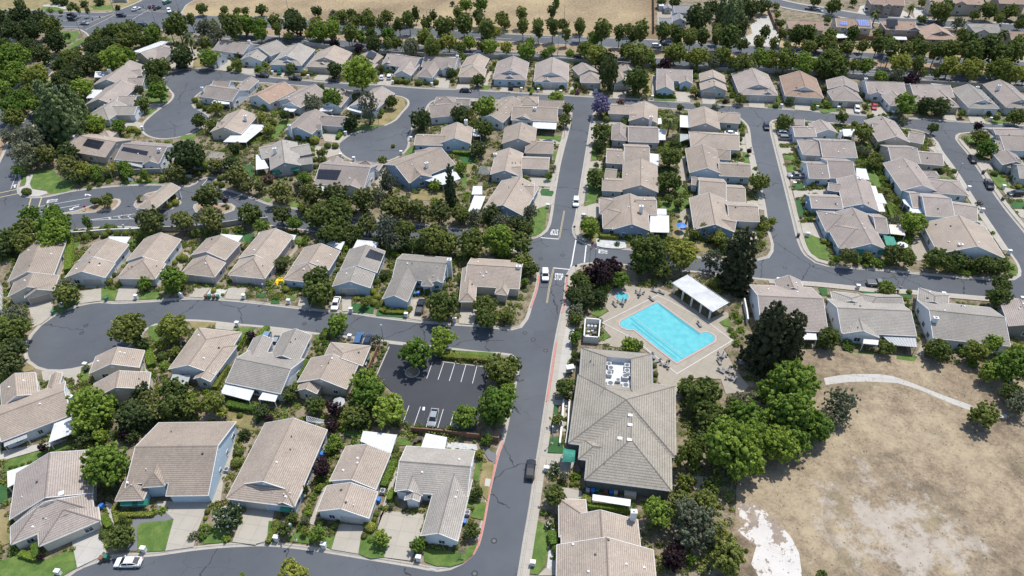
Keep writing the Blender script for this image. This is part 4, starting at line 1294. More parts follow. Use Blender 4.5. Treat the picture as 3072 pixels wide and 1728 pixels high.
o 640,680 50; 540,1000 95; 1930,1060 170; 1960,1250 130; 2250,1200 90; 2020,1380 130; 0,770 90; 1760,1000 80; 1830,1170 90; 640,300 60; 660,440 40; 640,560 36
y 450,1320 60
h 890,370 20; 900,450 24; 500,1240 1; 1800,900 26; 560,1240 20; 550,1320 24; 2150,960 1; 1430,780 26; 1440,870 30; 1430,930 26
u 2250,270 34; 2280,330 34; 2230,480 34; 2200,430 30; 2260,560 36; 2190,1120 34; 1720,930 26; 2300,420 34; 550,1400 26
r 2600,480 230,330; 2800,520 190,290
@32
b 250,950 240; 250,1230 230; 480,1380 150; 2250,560 90; 2450,780 170; 2230,850 100; 50,1330 120; 20,1050 130
g 760,1150 150; 2520,1150 120; 720,1300 90
o 620,500 110; 1190,600 75; 1720,620 110; 2170,1270 130; 2330,90 110; 1200,30 80; 1640,600 70; 1800,640 60; 2460,1050 100
y 2100,640 110; 2540,640 90
u 910,590 26; 800,560 44; 780,600 30; 1960,640 50; 1400,180 22; 840,600 26; 2060,760 44; 2570,880 50; 1380,110 24
h 2040,720 40; 700,560 1; 1420,40 26; 1890,800 1
@03
b 1060,330 220; 1000,40 70; 2440,1430 20
o 1210,1050 115; 1230,880 40
p 430,165 45; 405,1260 34; 1260,30 60
f 2290,870 118
d 860,60 80; 2460,30 50; 1330,60 60
h 2400,200 50; 2380,310 56; 1075,900 40; 1048,1030 44; 2450,790 26
s 2090,800 28; 2070,870 22; 1575,810 24; 1325,862 18
u 1640,790 40; 2060,960 44; 2040,1040 46; 2180,820 36; 2280,1070 40; 2180,1050 1; 1180,840 36; 470,1230 20; 2120,1000 30
x 1945,1050 48
h 640,190 20; 600,205 20; 560,220 20; 520,240 20; 480,250 22; 690,170 22; 740,160 22; 380,290 20; 300,310 20; 230,330 18; 160,350 18; 110,360 18; 430,270 20
@13
y 355,1440 130; 2250,220 40; 490,1000 40
b 790,100 70; 640,560 34; 740,170 50; 630,1030 80; 1265,1070 75; 1630,1130 70; 2320,70 50
p 655,380 88; 680,300 60
o 370,860 55; 290,980 70; 2220,610 60; 2170,985 75; 500,590 28,60
g 1360,745 34; 490,890 45
h 655,915 38; 790,945 38; 1090,1050 32; 1210,830 30; 1190,885 26; 1510,785 22; 1620,785 22; 2010,1160 30; 1700,1120 26; 1400,190 38; 1400,250 38; 200,930 40; 830,895 20; 1350,640 30; 1340,420 1; 2180,770 20; 1780,1150 20; 1850,1150 18; 1920,1165 18
s 1150,960 50; 1110,930 30; 90,750 28; 1440,725 16
u 600,630 24; 660,540 30; 530,760 34; 530,820 34; 450,960 40; 1150,1095 26; 160,1060 30; 180,990 30; 2000,60 16; 2200,100 18; 2270,120 18; 1550,30 30; 590,670 1; 730,500 30; 1700,740 20
@23
o 430,640 110; 2180,1250 180; 1870,90 90
f 430,375 62; 380,930 44
g 520,440 54; 1820,900 230
y 1790,230 110,140; 1740,500 80; 2060,1000 110
b 1480,820 140; 2200,150 290; 2420,60 190; 2350,300 170; 1820,1290 50
o 1950,720 140; 1700,700 110; 2000,560 90
p 1610,1260 120; 1650,1180 80
h 455,1190 54; 430,1080 36; 430,1040 30; 600,530 24; 660,520 26; 540,530 24; 480,500 26; 240,1 1
u 460,870 24; 740,690 40; 620,455 40; 660,450 34; 700,700 30; 1220,750 30; 395,1275 16; 310,810 30; 800,740 26; 860,745 26; 930,750 26; 1000,755 26; 1080,770 26; 1150,775 26; 510,110 20; 1280,850 20
@33
b 100,130 190; 280,80 140
o 540,1449 56; 550,20 60; 2500,0 1
'''
D_HEDGE=[("@12 1900,690 2340,725",1.6,1.3,'leaf_y'),("@02 2310,1185 2576,1230",1.6,1.5,'leaf_b'),("@02 700,1000 715,1120 690,1300",1,1,'x'),
("@01 710,1000 700,1280",1.9,1.8,'leaf_b'),("@02 1500,650 1530,780",1.7,1.5,'leaf_b'),("@02 2390,600 2440,500",1.5,1.4,'leaf_b'),("@02 2170,1000 2280,800",1.3,1.2,'leaf_y'),
("@12 430,890 510,755",1.5,1.4,'leaf_b'),("@12 0,530 110,410",1.5,1.2,'leaf_b'),("@03 1205,840 1540,830",.9,.9,'leaf_y'),("@03 1180,900 1150,760",.9,.8,'leaf_y'),("@13 1290,540 1390,310",1.5,1.3,'leaf_b'),
("@13 120,1100 230,920",1.0,.8,'leaf_y'),("@13 1340,680 1380,590",1,1.2,'leaf_b'),("@21 900,930 1060,940",1.6,1.3,'leaf_y'),("@21 1150,930 1290,950",1.4,1.3,'leaf_o'),("@11 1740,40 1740,41",1,1,'x'),
("@11 1990,95 2150,105",1.2,1.5,'leaf_b'),("@10 1400,815 1520,825",1.2,1.2,'leaf_o'),("@10 820,1390 900,1290",1.4,1.1,'leaf_b'),("@10 520,740 570,750",1,1,'leaf_o'),("@20 1440,960 1640,975",1.1,.9,'leaf_b'),
("@30 440,1065 540,1072",1,.9,'leaf_b'),("@30 570,1000 600,1075",1.6,1.0,'leaf_y'),("@30 90,970 110,1045",1,.9,'leaf_b'),("@23 690,745 1190,790",1.0,1.4,'leaf_b'),("@23 720,690 780,720",1.2,1.8,'leaf_y'),
("@23 400,1040 420,1130",1.6,1.6,'leaf_b'),("@03 220,1230 370,1270",1.2,1.,'leaf_b'),("@03 360,1150 380,1260",1.2,1.3,'leaf_b'),("@31 380,690 530,710",1.1,1.,'leaf_b'),("@31 1200,620 1250,760",1,1.2,'leaf_b'),("@31 455,160 560,165",1.2,.9,'leaf_b'),
("@10 1270,1140 1300,1080",1,1,'leaf_b'),("@20 190,940 230,820",1,.9,'leaf_b'),("@12 1260,215 1300,240 1500,245",1.1,.8,'leaf_y'),("@03 1045,860 1105,950",1.3,1.2,'leaf_b'),("@13 340,600 360,640",.8,.6,'x'),("@02 2380,1180 2390,1181",1,1,'x')]
D_HEDGE=[h for h in D_HEDGE if h[3]!='x']
'''remove placeholder radius-1 entries'''
import re as _re
D_TREES=_re.sub(r'-?\d+,-?\d+ 1(?=;|\n)','',D_TREES)
D_MAIL="@02 1830,95 1380,115 625,195 875,800 2395,385 2460,110 @12 335,160 960,245 1515,295 2000,345 950,515 @13 215,1095 690,1165 1640,1295 @03 1460,1205 605,1435 @23 210,1345 345,395 @31 260,425 392,935 2010,465 2145,690 2360,455 2415,1110 95,1395 @21 360,645 718,745 @10 1380,848 1772,868 170,748 530,788 905,1360 1562,1415 @20 95,918 265,925 1410,998 490,945 @30 490,1100 702,1108 1245,1158 2235,1220 130,1085 @11 855,135 988,170 1463,108 @00 1665,1000 1440,1310 2170,690 @32 1750,90 895,12 2540,135"
D_BINS={'green':"@02 545,265 1080,128 2115,105 2197,108 @12 1600,80 1130,745 @03 1085,1278 2270,285 @23 855,610",'blue':"@12 1635,75 @13 675,245 1240,705 2098,925 @23 810,615 995,630 @03 1035,765 2197,490 @32 610,160 @11 1205,330",'brown':"@02 2080,105 2157,108 @03 1038,1292 @23 940,625",'gray':"@23 760,615 @12 1105,795",'beige':"@23 1040,635",'black':"@31 300,935 2160,300 2355,570 @02 880,845 @13 1610,120 1655,100"}
D_LAMP="@13 405,1095 @12 1287,545 115,130 @31 1885,355 1335,1445 335,750 @01 772,858 1147,378 @10 1240,1275 2250,985 @23 402,120 @20 525,1390 @21 745,590 832,1225 @22 1,1 @02 1,1".replace(' @22 1,1 @02 1,1','')
D_CARS='''00 725,155 1,.05 suv black 2
00 728,192 1,.05 suv black 2
00 850,232 1,.1 sedan silver 2
00 1222,155 1,.02 suv navy 2
00 1440,252 1,.1 suv navy 2
00 1370,88 1,-.35 sedan white 2
00 1530,65 1,-.4 sedan darkred 2
00 1582,78 1,-.4 sedan navy 2
00 1680,22 1,-.35 suv green 2
00 1702,108 .3,1 suv white 2
00 1830,672 1,-.1 suv black 1
10 65,757 1,.08 pickup black 0
10 240,722 .4,-1 sedan green 1
10 395,785 1,.08 pickup black 0
10 790,808 1,.08 sedan black 0
10 1267,778 .3,-1 sedan white 1
10 1347,773 .55,-1 suv white 1
10 2110,908 1,.04 sedan black 0
10 2240,532 -1,-.05 sedan white 2
10 2566,875 .1,-1 suv black 1
20 1455,462 1,.02 suv white 2
20 1530,440 1,.02 sedan navy 2
20 670,572 1,.05 suv black 2
20 845,915 .02,-1 sedan steelblue 1
20 2205,1343 1,.1 sedan white 1
20 372,1437 1,.05 sedan black 1
20 2560,1272 .25,1 suv black 0
30 170,682 1,.05 pickup black 2
30 895,1102 .2,1 suv white 1
30 1068,1072 .15,1 sedan red 1
30 165,1345 1,.06 suv white 1
30 182,1392 1,.06 suv silver 1
30 985,98 .05,1 van white 1
30 510,102 1,.2 sedan silver 0
30 430,92 1,.15 pickup navy 0
30 2430,218 1,.1 sedan black 0
21 645,582 -.1,1 suv white 0
21 335,1320 .02,1 suv white 2
31 285,322 -1,0 pickup silver 1
31 2225,405 .5,1 pickup black 0
31 2490,505 -1,.02 suv black 1
31 1108,1402 1,.08 pickup gray 0
12 95,525 -.5,1 suv steelblue 1
12 193,550 -.45,1 sedan silver 1
12 1035,520 .3,-1 suv blue 1
12 1125,535 .35,-1 sedan navy 1
12 805,155 -.35,1 sedan white 1
12 1655,190 .3,-1 pickup black 1
12 1785,1305 -.25,1 sedan silver 1
03 1290,1308 -1,.01 sedan white 0
23 187,378 .1,-1 suv black 2
32 2425,148 1,.2 sedan darkred 1
31 2060,150 .6,1 sedan black 1
'''
# ================= ground, roads, islands =================
Z0=0.0; ZI=0.13
flat_poly('ground',[(-1500,-300),(1500,-300),(1500,3000),(-1500,3000)],-.05,'far_field')
flat_poly('street',[(-420,-60),(420,-60),(420,520),(-420,520)],0.0,'asphalt')
ISL={}
def island(nm,s,mat,walk=(),red=(),gut=True):
    """raised land: curb ring, optional sidewalk ribbons between picture x/y stations, planted inside"""
    P=[p[:2] for p in pts(s)]; idx=P
    Q=catmull(P,True,2.)
    if area(Q)<0: Q=Q[::-1]
    o=flat_poly('land',offset(Q,.28),ZI,mat)
    mb=MB(); A=Q; B=offset(Q,.16); C=offset(Q,.42); Gt=offset(Q,-.42)
    ribbon(mb,Gt,A,.008,.012,True); ribbon(mb,A,B,.012,ZI+.01,True); ribbon(mb,B,C,ZI+.01,ZI+.012,True)
    c=mb.build('curb','curb_concrete'); c['kind']='structure'
    ISL[nm]=Q; return Q
def ribbon_strip(name,s,w0,w1,z,mat,step=2.,smooth=True):
    P=[p[:2] for p in pts(s)]; Q=catmull(P,False,step) if smooth else P
    mb=MB(); ribbon(mb,offset(Q,w0,False),offset(Q,w1,False),z,z); o=mb.build(name,mat); o['kind']='structure'; 
    for p in o.data.polygons:
        pass
    return o
P_N="@F 1328,650 1343,660 1352,675 1354,695 1350,724 1334,774 1325,802 1310,822 1288,828 1219,821 1144,816 1069,811 1031,807 944,796 884,787 814,782 719,771 644,762 550,753 475,751 425,754.5 350,759.5 287.5,762 250,759.5 200,768 162,782 132,796 100,819.5 80,842 67.5,862 64,884.5 72,909.5 92,924.5 117,932 150,933 180,929.5 212,922 237,912 272,893 300,884 325,872 350,847 370,827 390,817 425,809.5 470,806 525,809 600,817 644,820.5 726,829.5 794,839.5 889,849.5 964,858 1131,877 1226,888 1254,889 1285,893 1300,905 1305,925 1300,945 1264,1112 1254,1137 1231.5,1227 1214,1319 1201.5,1369 1189,1392 1164,1414 1131.5,1429 1101.5,1433 1044,1423 969,1410.5 894,1398 819,1385.5 744,1375.5 669,1369 612,1370.5 550,1374 475,1382 400,1393 337,1398 287,1400.5 250,1409 212,1423 190,1434 170,1449 120,1480 -200,1600 -500,1200 -300,700 -60,610 40,592 100,588 170,582 200,577 250,572 325,571 400,578 500,577 565,568.5 607,563.5 644,562 700,571 760,578 830,588 900,598 1000,606 1100,612 1200,618 1290,628"
P_MID="@F 1382,565 1395.5,482 1408,412 1420.5,362 1424,350 1437,290 1435,272 1425,262 1400,258 1363,256 1288,254 1220,250 1144,247 1094,252 1079,262 1069,280 1044,307 1034,332 1028,350 1029,362 1026,372 1009,390 981,403.5 944,410 900,407 869,395 854,380 851,362 864,350 884,337.5 931.5,324 969,315 994,302.5 1011.5,282.5 1026.5,265 1026,252.5 1011.5,244 969,237.5 894,230 806,220 719,212.5 644,207 600,205 570,204 537,210 515,225 490,245 484,260 490,271 512,282 527,295 525,307 505,322 475,337.5 437.5,347.5 400,349 370,341 357.5,327.5 360,311 375,295 400,275 425,257.5 436,240 425,225 412,210 412,195 425,185 450,177 500,172 575,179 644,190 769,202.5 869,210 969,215 1069,222.5 1169,226 1288,232.5 1463,242.5 1638,252.5 1788,262.5 1932,271.5 2057,281 2182,291 2307,299 2432,307.5 2576,316 2900,345 2900,232 2576,212 2307,199 2132,191 1932,180 1763,170 1438,151 1288,144 1119,136 794,120 644,106 500,87 420,76 395,74 355,82 300,100 250,130 190,190 150,235 110,290 87,312 62,362 50,387 47,425 50,455 45,472 47,485 65,495 87,497 125,493.5 175,482 250,472 325,466 400,465 475,468.5 490,462 510,448.5 545,450 531,470 562,476 600,487 644,502 681,515 719,522 754,526 830,540 900,550 1000,560 1100,570 1200,583 1300,600 1345,598 1360,592 1375,580"
P_POOL="@F 1495,661 1463,664.7 1438,673.5 1427,692 1423,724.5 1420.5,757 1413,787 1398,862 1380.5,974.5 1365.5,1074.5 1363,1094 1348,1187 1335.5,1274 1320.5,1362 1306.7,1449 1280,1600 1800,1800 3400,1900 3400,900 2900,785 2576,754.5 2482,748 2382,739.5 2267,729.5 2182,724.5 2057,712 1932,703.5 1750,684 1600,669"
P_F="@F 1448,552 1442,575 1444,590 1453,602 1468,611 1488,617 1570.5,626 1700,640 1800,652 1880,656 1905,653.5 1932,647 1942,632 1943,615 1932,575 1923,517 1894,387 1888,362 1885.5,337.5 1880.5,317.5 1868,302.5 1848,291 1805,283 1725,275.5 1700,274 1595,266 1538,262 1513,266 1498,280 1488,304"
P_K="@F 1939.5,307.5 1945,303 1957,301 2050,306 2132,312.5 2307,327.5 2332,335 2344.5,345 2357,357.5 2367,377 2407,432 2457,512 2507,587 2537,632 2560,665 2564.5,692 2549.5,702 2527,704 2382,695 2232,681 2107,671 2082,668.5 2052,660 2027,642 2012,615 1994.5,550 1969.5,450 1947,362 1939.5,330"
P_R="@F 2407,341 2415,336 2432,334 2480,331 2576,336 2900,362 2900,960 2576,582 2519.5,512 2469.5,437 2432,382 2414.5,362 2406,350"
P_MED="@F 700,72 851,82 994,91 1288,105 1638,125 1838,134 1932,140 2127,147.5 2332,160 2576,172 2900,190 2900,212 2576,191 2357,180 2127,170 1932,160 1838,154 1638,145 1438,139 1288,130 994,110 851,100 700,92 560,80 640,72"
P_NF="@F 457,32 462,24 470,12 500,-5 620,-60 2000,-160 3600,-160 3600,230 2576,155 2332,142 2182,132 2032,125 1932,118 1638,100 1288,86 994,66 864,56 644,43 500,39 468,38"
P_NW="@F 270,31 290,28 312,20 352,3 380,-20 420,-120 -700,-120 -600,28 0,25 90,26"
P_W="@F 150,73 195,73 212,80 222,90 215,100 175,122 140,145 120,160 95,190 60,215 25,243 -20,280 -300,460 -600,400 -600,75 0,70"
P_LM="@F 240,95 212,135 175,162 135,207 100,252 42,330 20,362 0,404 -40,470 -60,460 -20,380 20,315 50,285 85,250 105,215 120,195 140,172 170,145 200,120 230,96"
island('P',P_N,'garden_soil'); island('MID',P_MID,'garden_soil'); island('POOL',P_POOL,'garden_soil'); island('F',P_F,'garden_soil'); island('K',P_K,'garden_soil'); island('R',P_R,'garden_soil')
island('MED',P_MED,'dirt'); island('NF',P_NF,'far_field'); island('NW',P_NW,'dry_lawn'); island('W',P_W,'garden_soil'); island('LM',P_LM,'dirt')
island('E1',"@01 650,715 760,695 860,690 1000,675 1140,657 1185,620 1205,585 1195,560 1155,555 1100,580 1000,600 930,618 850,645 780,672 640,698",'dirt')
island('E2',"@01 1370,580 1355,610 1380,640 1480,655 1620,657 1720,652 1790,620 1815,590 1800,572 1770,545 1700,500 1600,470 1480,500",'dirt')
island('E3',"@01 1955,640 1962,612 2010,598 2150,605 2320,605 2358,632 2345,665 2270,692 2160,688 2060,688 1980,680",'dirt')
# --- surface patches on the land: kind, outline (tile pixels) ---
PATCH={'g':('lawn','lawn'),'t':('lawn','turf'),'d':('dry_grass','dry_lawn'),'k':('driveway','concrete'),'K':('driveway','pale_concrete'),'p':('patio_paving','deck_concrete'),'m':('mulch_bed','mulch'),'w':('gravel_bed','white_gravel'),'q':('gravel_bed','gray_path'),'f':('dry_field','dry_field'),'s':('salt_flat','salt_crust'),'e':('dry_field','far_field'),'y':('garden_bed','garden_soil')}
zpatch=[ZI+.016]
HARD=[]   # lawns/driveways, kept free of shrubs
def patch(kind,s,sm=False,ij=None):
    P=[p[:2] for p in pts(s,ZI,ij)]
    if sm: P=catmull(P,True,2.)
    nm,mt=PATCH[kind]; zpatch[0]+=.0007
    flat_poly(nm,P,zpatch[0],mt)
    if kind not in 'mey': HARD.append(P)
def patches(txt):
    ij=None
    for ln in txt.strip().split('\n'):
        ln=ln.strip()
        if not ln: continue
        if ln[0]=='@': ij=(int(ln[1]),int(ln[2])) if ln[1]!='F' else 'F'; continue
        k,rest=ln.split(' ',1); sm=k.endswith('~'); patch(k[0],rest,sm,ij)
patches(D_PATCH)
# sidewalks: beside the curb, inside the land
def walk(s,w0=.42,w1=1.75,side=1,mat='concrete'):
    P=[p[:2] for p in pts(s,ZI)]; Q=catmull(P,False,2.); a,b=w0*side,w1*side
    mb=MB(); A,B=offset(Q,a,False),offset(Q,b,False)
    if side>0: A,B=B,A
    zpatch[0]+=.0007
    for k in range(len(A)-1): mb.face([(*B[k],zpatch[0]),(*A[k],zpatch[0]),(*A[k+1],zpatch[0]),(*B[k+1],zpatch[0])][::-1])
    o=mb.build('sidewalk',mat); o['kind']='structure'; HARD.append(list(A)+list(B[::-1]))
for s,sd in D_WALK: walk(s,side=sd)
# street of the far two-storey houses
P=catmull([q[:2] for q in pts("@30 -60,-40 40,10 300,72 600,118 850,162 1150,205 1600,232 2100,258 2700,300",ZI)],False,3.); mb=MB(); ribbon(mb,offset(P,-4.6,False),offset(P,4.6,False),zpatch[0]+.01,zpatch[0]+.01); mb.build('street','asphalt')['kind']='structure'
for s_ in (1,-1): mb=MB(); ribbon(mb,offset(P,4.6*s_,False),offset(P,6.2*s_,False),zpatch[0]+.012,zpatch[0]+.012); o=mb.build('sidewalk','concrete'); o['kind']='structure'
# parking lot
zl=zpatch[0]+.004
LOT=[p[:2] for p in pts("@F 978,866 1076,877 1115,882 1114,909 1230,922 1222,960 1197,1086 1136,1081 1010,1068 1000,1000 960,960 943,948",ZI)]
flat_poly('parking_lot',LOT,zl,'lot_asphalt'); HARD.append(LOT)
def line(name,s,wd,z,mat,mb=None,smooth=False):
    P=[p[:2] for p in pts(s,z)]; own=mb is None; mb=mb or MB()
    if smooth: P=catmull(P,False,1.5)
    ribbon(mb,offset(P,-wd/2,False),offset(P,wd/2,False),z,z)
    if own: o=mb.build(name,mat); o['kind']='structure'; return o
_c=G(1,2,1575,858)[:2]; _r=np.linalg.norm(G(1,2,1650,858)[:2]-_c); _q=[_c+_r*np.array([math.cos(t),math.sin(t)]) for t in np.linspace(0,2*math.pi,26,endpoint=False)]
mb=MB(); ribbon(mb,_q,offset(_q,.25),zl+.12,zl+.12,True); ribbon(mb,_q,offset(_q,-.02),zl+.12,zl,True); mb.build('curb','curb_concrete')['kind']='structure'; flat_poly('mulch_bed',offset(_q,.2),zl+.1,'mulch')
mb=MB()
for s in ["@12 1775,745 1718,910","@12 1888,752 1832,922","@12 2000,762 1945,935","@12 2112,772 2062,946","@12 2223,785 2178,960","@12 2332,800 2300,900","@12 1540,1183 1475,1368","@12 1655,1193 1590,1383","@12 1768,1205 1712,1398","@12 1885,1218 1828,1408","@12 1990,1250 1945,1420"]: line('',s,.12,zl+.005,'',mb)
mb.build('parking_line','white_paint')['kind']='structure'
mb=MB(); line('',"@12 1340,590 1205,895",.3,zl+.03,'',mb); line('',"@12 1880,742 2332,795",.25,zl+.03,'',mb); mb.build('curb','curb_concrete')['kind']='structure'
# painted lines on the streets
mb=MB()
for s in D_WLINES: line('',s,.32,.02,'',mb)
mb.build('road_marking','white_paint')['kind']='structure'
mb=MB()
for s in D_WTHIN: line('',s,.16,.02,'',mb)
mb.build('road_marking','white_paint')['kind']='structure'
mb=MB()
for s in D_YLINES: line('',s,.12,.02,'',mb)
mb.build('road_marking','yellow_paint')['kind']='structure'
mb=MB()
for s in D_YWIDE: line('',s,.35,.024,'',mb)
mb.build('road_marking','yellow_paint')['kind']='structure'
# red curb paint
mb=MB()
for s in D_RED:
    P=[p[:2] for p in pts(s)]; Q=catmull(P,False,2.); ribbon(mb,offset(Q,-.05,False),offset(Q,.36,False),ZI+.03,ZI+.03); 
mb.build('red_curb','red_paint')['kind']='structure'
# words on the street
def word(txt,ij,c,base_px,h_len,wid,mat='white_paint',z=.026):
    """c: centre pixel; base_px: pixel the letters' feet point to"""
    cu=bpy.data.curves.new('stop_marking','FONT'); cu.body=txt; cu.align_x='CENTER'; cu.align_y='CENTER'; cu.size=1; cu.offset=.02
    o=bpy.data.objects.new('stop_marking',cu); COL.objects.link(o); cu.materials.append(MATS[mat])
    a=G(*ij,*c); b=G(*ij,*base_px); up=(a-b)[:2]; ang=math.atan2(up[1],up[0])-math.pi/2
    o.location=(a[0],a[1],z); o.rotation_euler=(0,0,ang); o.scale=(wid/2.75,h_len/.72,1); o['kind']='structure'; return o
word('STOP',(2,1),(472,1340),(468,1400),2.9,2.6); word('STOP',(2,1),(427,884),(432,830),2.9,2.6); word('STOP',(2,1),(920,1083),(1000,1088),2.6,2.1)
word('STOP',(0,1),(533,570),(640,552),3.2,2.3); word('STOP',(0,1),(520,632),(620,614),3.2,2.3)
# arrows on the entry road
def arrow(tail,mid,tip,ij,w=.45):
    P=[G(*ij,*q)[:2] for q in (tail,mid)]; T=G(*ij,*tip)[:2]; Q=catmull([P[0],P[1],(P[1]+T)/2],False,.5); mb=MB()
    ribbon(mb,offset(Q,-w/2,False),offset(Q,w/2,False),.03,.03); d=T-Q[-1]; d/=np.linalg.norm(d); n_=np.array([-d[1],d[0]]); b0=Q[-1]
    mb.face([(*(b0-n_*.95),.03),(*T,.03),(*(b0+n_*.95),.03)]); mb.build('arrow_marking','white_paint')['kind']='structure'
arrow((795,628),(740,640),(705,668),(0,1)); arrow((915,520),(880,508),(850,514),(0,1)); arrow((150,440),(148,425),(150,408),(0,1))
# manhole covers
def disc(mb,c,r,z,n=20,mi=0): mb.face([(c[0]+r*math.cos(2*math.pi*k/n),c[1]+r*math.sin(2*math.pi*k/n),z) for k in range(n)],None,mi)
for ij,x,y in (((2,1),290,1155),((0,2),865,378),((0,2),822,452),((1,2),487,360),((2,2),130,452),((2,2),338,630),((2,2),215,520),((1,3),2395,1095),((1,3),2200,1425),((3,1),170,1245),((2,1),510,1120),((0,0),1800,1135)):
    g=G(*ij,x,y); mb=MB(); disc(mb,g,.62,.018,24,1); disc(mb,g,.34,.022,20,0); o=mb.build('manhole_cover',['metal_dark','lot_asphalt']); reg(o,'manhole','round dark manhole cover',g,.5)
g=G(1,3,1780,1375); mb=MB(); mb.box((g[0],g[1],.06),(1.0,.7,.08),R(-9)); 
for k in range(5): mb.box((g[0]-.36+k*.18,g[1],.105),(.05,.6,.02),R(-9),1)
o=mb.build('storm_drain',['metal_gray','metal_dark']); tag(o,'dark storm drain grate in the curb below the front corner house','drain')
# ================= houses =================
HOUSES=[]      # dict(root, blocks, ctr, ref, label)
OVER=.45; RTH=.17
WIN={}
def window_proto(w_,h_):
    k=(w_,h_)
    if k in WIN: return WIN[k]
    mb=MB(); t=.11
    for dx,sx in ((-w_/2,t),(w_/2,t)): mb.box((dx,-.03,0),(sx,.07,h_+t))
    for dz in (-h_/2,h_/2): mb.box((0,-.03,dz),(w_-t,.07,t))
    mb.box((0,-.028,0),(.05,.05,h_-t)); fr=mb.build('window','trim_white'); 
    p=MB(); p.face([(-w_/2,-.012,-h_/2),(w_/2,-.012,-h_/2),(w_/2,-.012,h_/2),(-w_/2,-.012,h_/2)]); pn=p.build('pane','window_glass',fr)
    WIN[k]=fr; return fr
DOORS={}
def add_window(root,p,nrm,w_,h_):
    src=window_proto(w_,h_)
    if 'used' not in src.keys(): o=src; src['used']=1
    else: o=copy_tree(src)
    o.parent=root; o.location=(p[0]+nrm[0]*.02,p[1]+nrm[1]*.02,p[2]); o.rotation_euler=(0,0,math.atan2(nrm[1],nrm[0])+math.pi/2); return o
class Block: notch=None
def mkblock(toks,ij,first):
    b=Block(); b.type=toks[0]; P=[];b.ze=3.15 if first else 2.95; b.p=.40; b.pf=False; dep=None; b.wall=True
    for t in toks[1:]:
        if t[0]=='d': dep=float(t[1:])
        elif t[0]=='z': b.ze=float(t[1:])
        elif t[0]=='n': b.notch=tuple(map(float,t[1:].split(',')))
        elif t[0]=='p': b.p=float(t[1:]); b.pf=True
        elif ',' in t: P.append(t)
    q=[tuple(map(float,t.split(','))) for t in P]
    A=G(ij[0],ij[1],*q[0],b.ze)[:2]; B=G(ij[0],ij[1],*q[1],b.ze)[:2]
    u=B-A; b.W=np.linalg.norm(u); u/=b.W; n_=np.array([-u[1],u[0]])
    if n_[1]<0 and abs(n_[1])>.2: n_=-n_
    if dep is None:
        C=G(ij[0],ij[1],*q[2],b.ze)[:2]; dd=(C-A)@n_
        if dd<0: n_=-n_; dd=-dd
        dep=dd
    b.A,b.u,b.n,b.D=A,u,n_,dep
    if not first and not b.pf and (b.W if b.type[0]=='v' else b.D)<8: b.p=.50
    if u[0]*n_[1]-u[1]*n_[0]<0: b.flip=True
    else: b.flip=False
    return b
def blk_local(b,p): d=np.array(p[:2])-b.A; return d@b.u,d@b.n
def roof_z(b,x,y):
    """height of the roof top at local x,y ; None outside"""
    if x<-.01 or y<-.01 or x>b.W+.01 or y>b.D+.01: return None
    if b.notch and x<b.notch[0]*b.W and y<b.notch[1]: return None
    if b.type[0]=='v': s,t,L,Wd=y,x,b.D,b.W
    else: s,t,L,Wd=x,y,b.W,b.D
    h=Wd/2; z=b.p*min(t,Wd-t)
    for e,dist in ((b.type[1],s),(b.type[2],L-s)):
        if e=='h': z=min(z,b.p*dist*1.0)
        elif e=='d' and dist<h*.45: z=min(z,b.p*dist)
    return b.ze+z
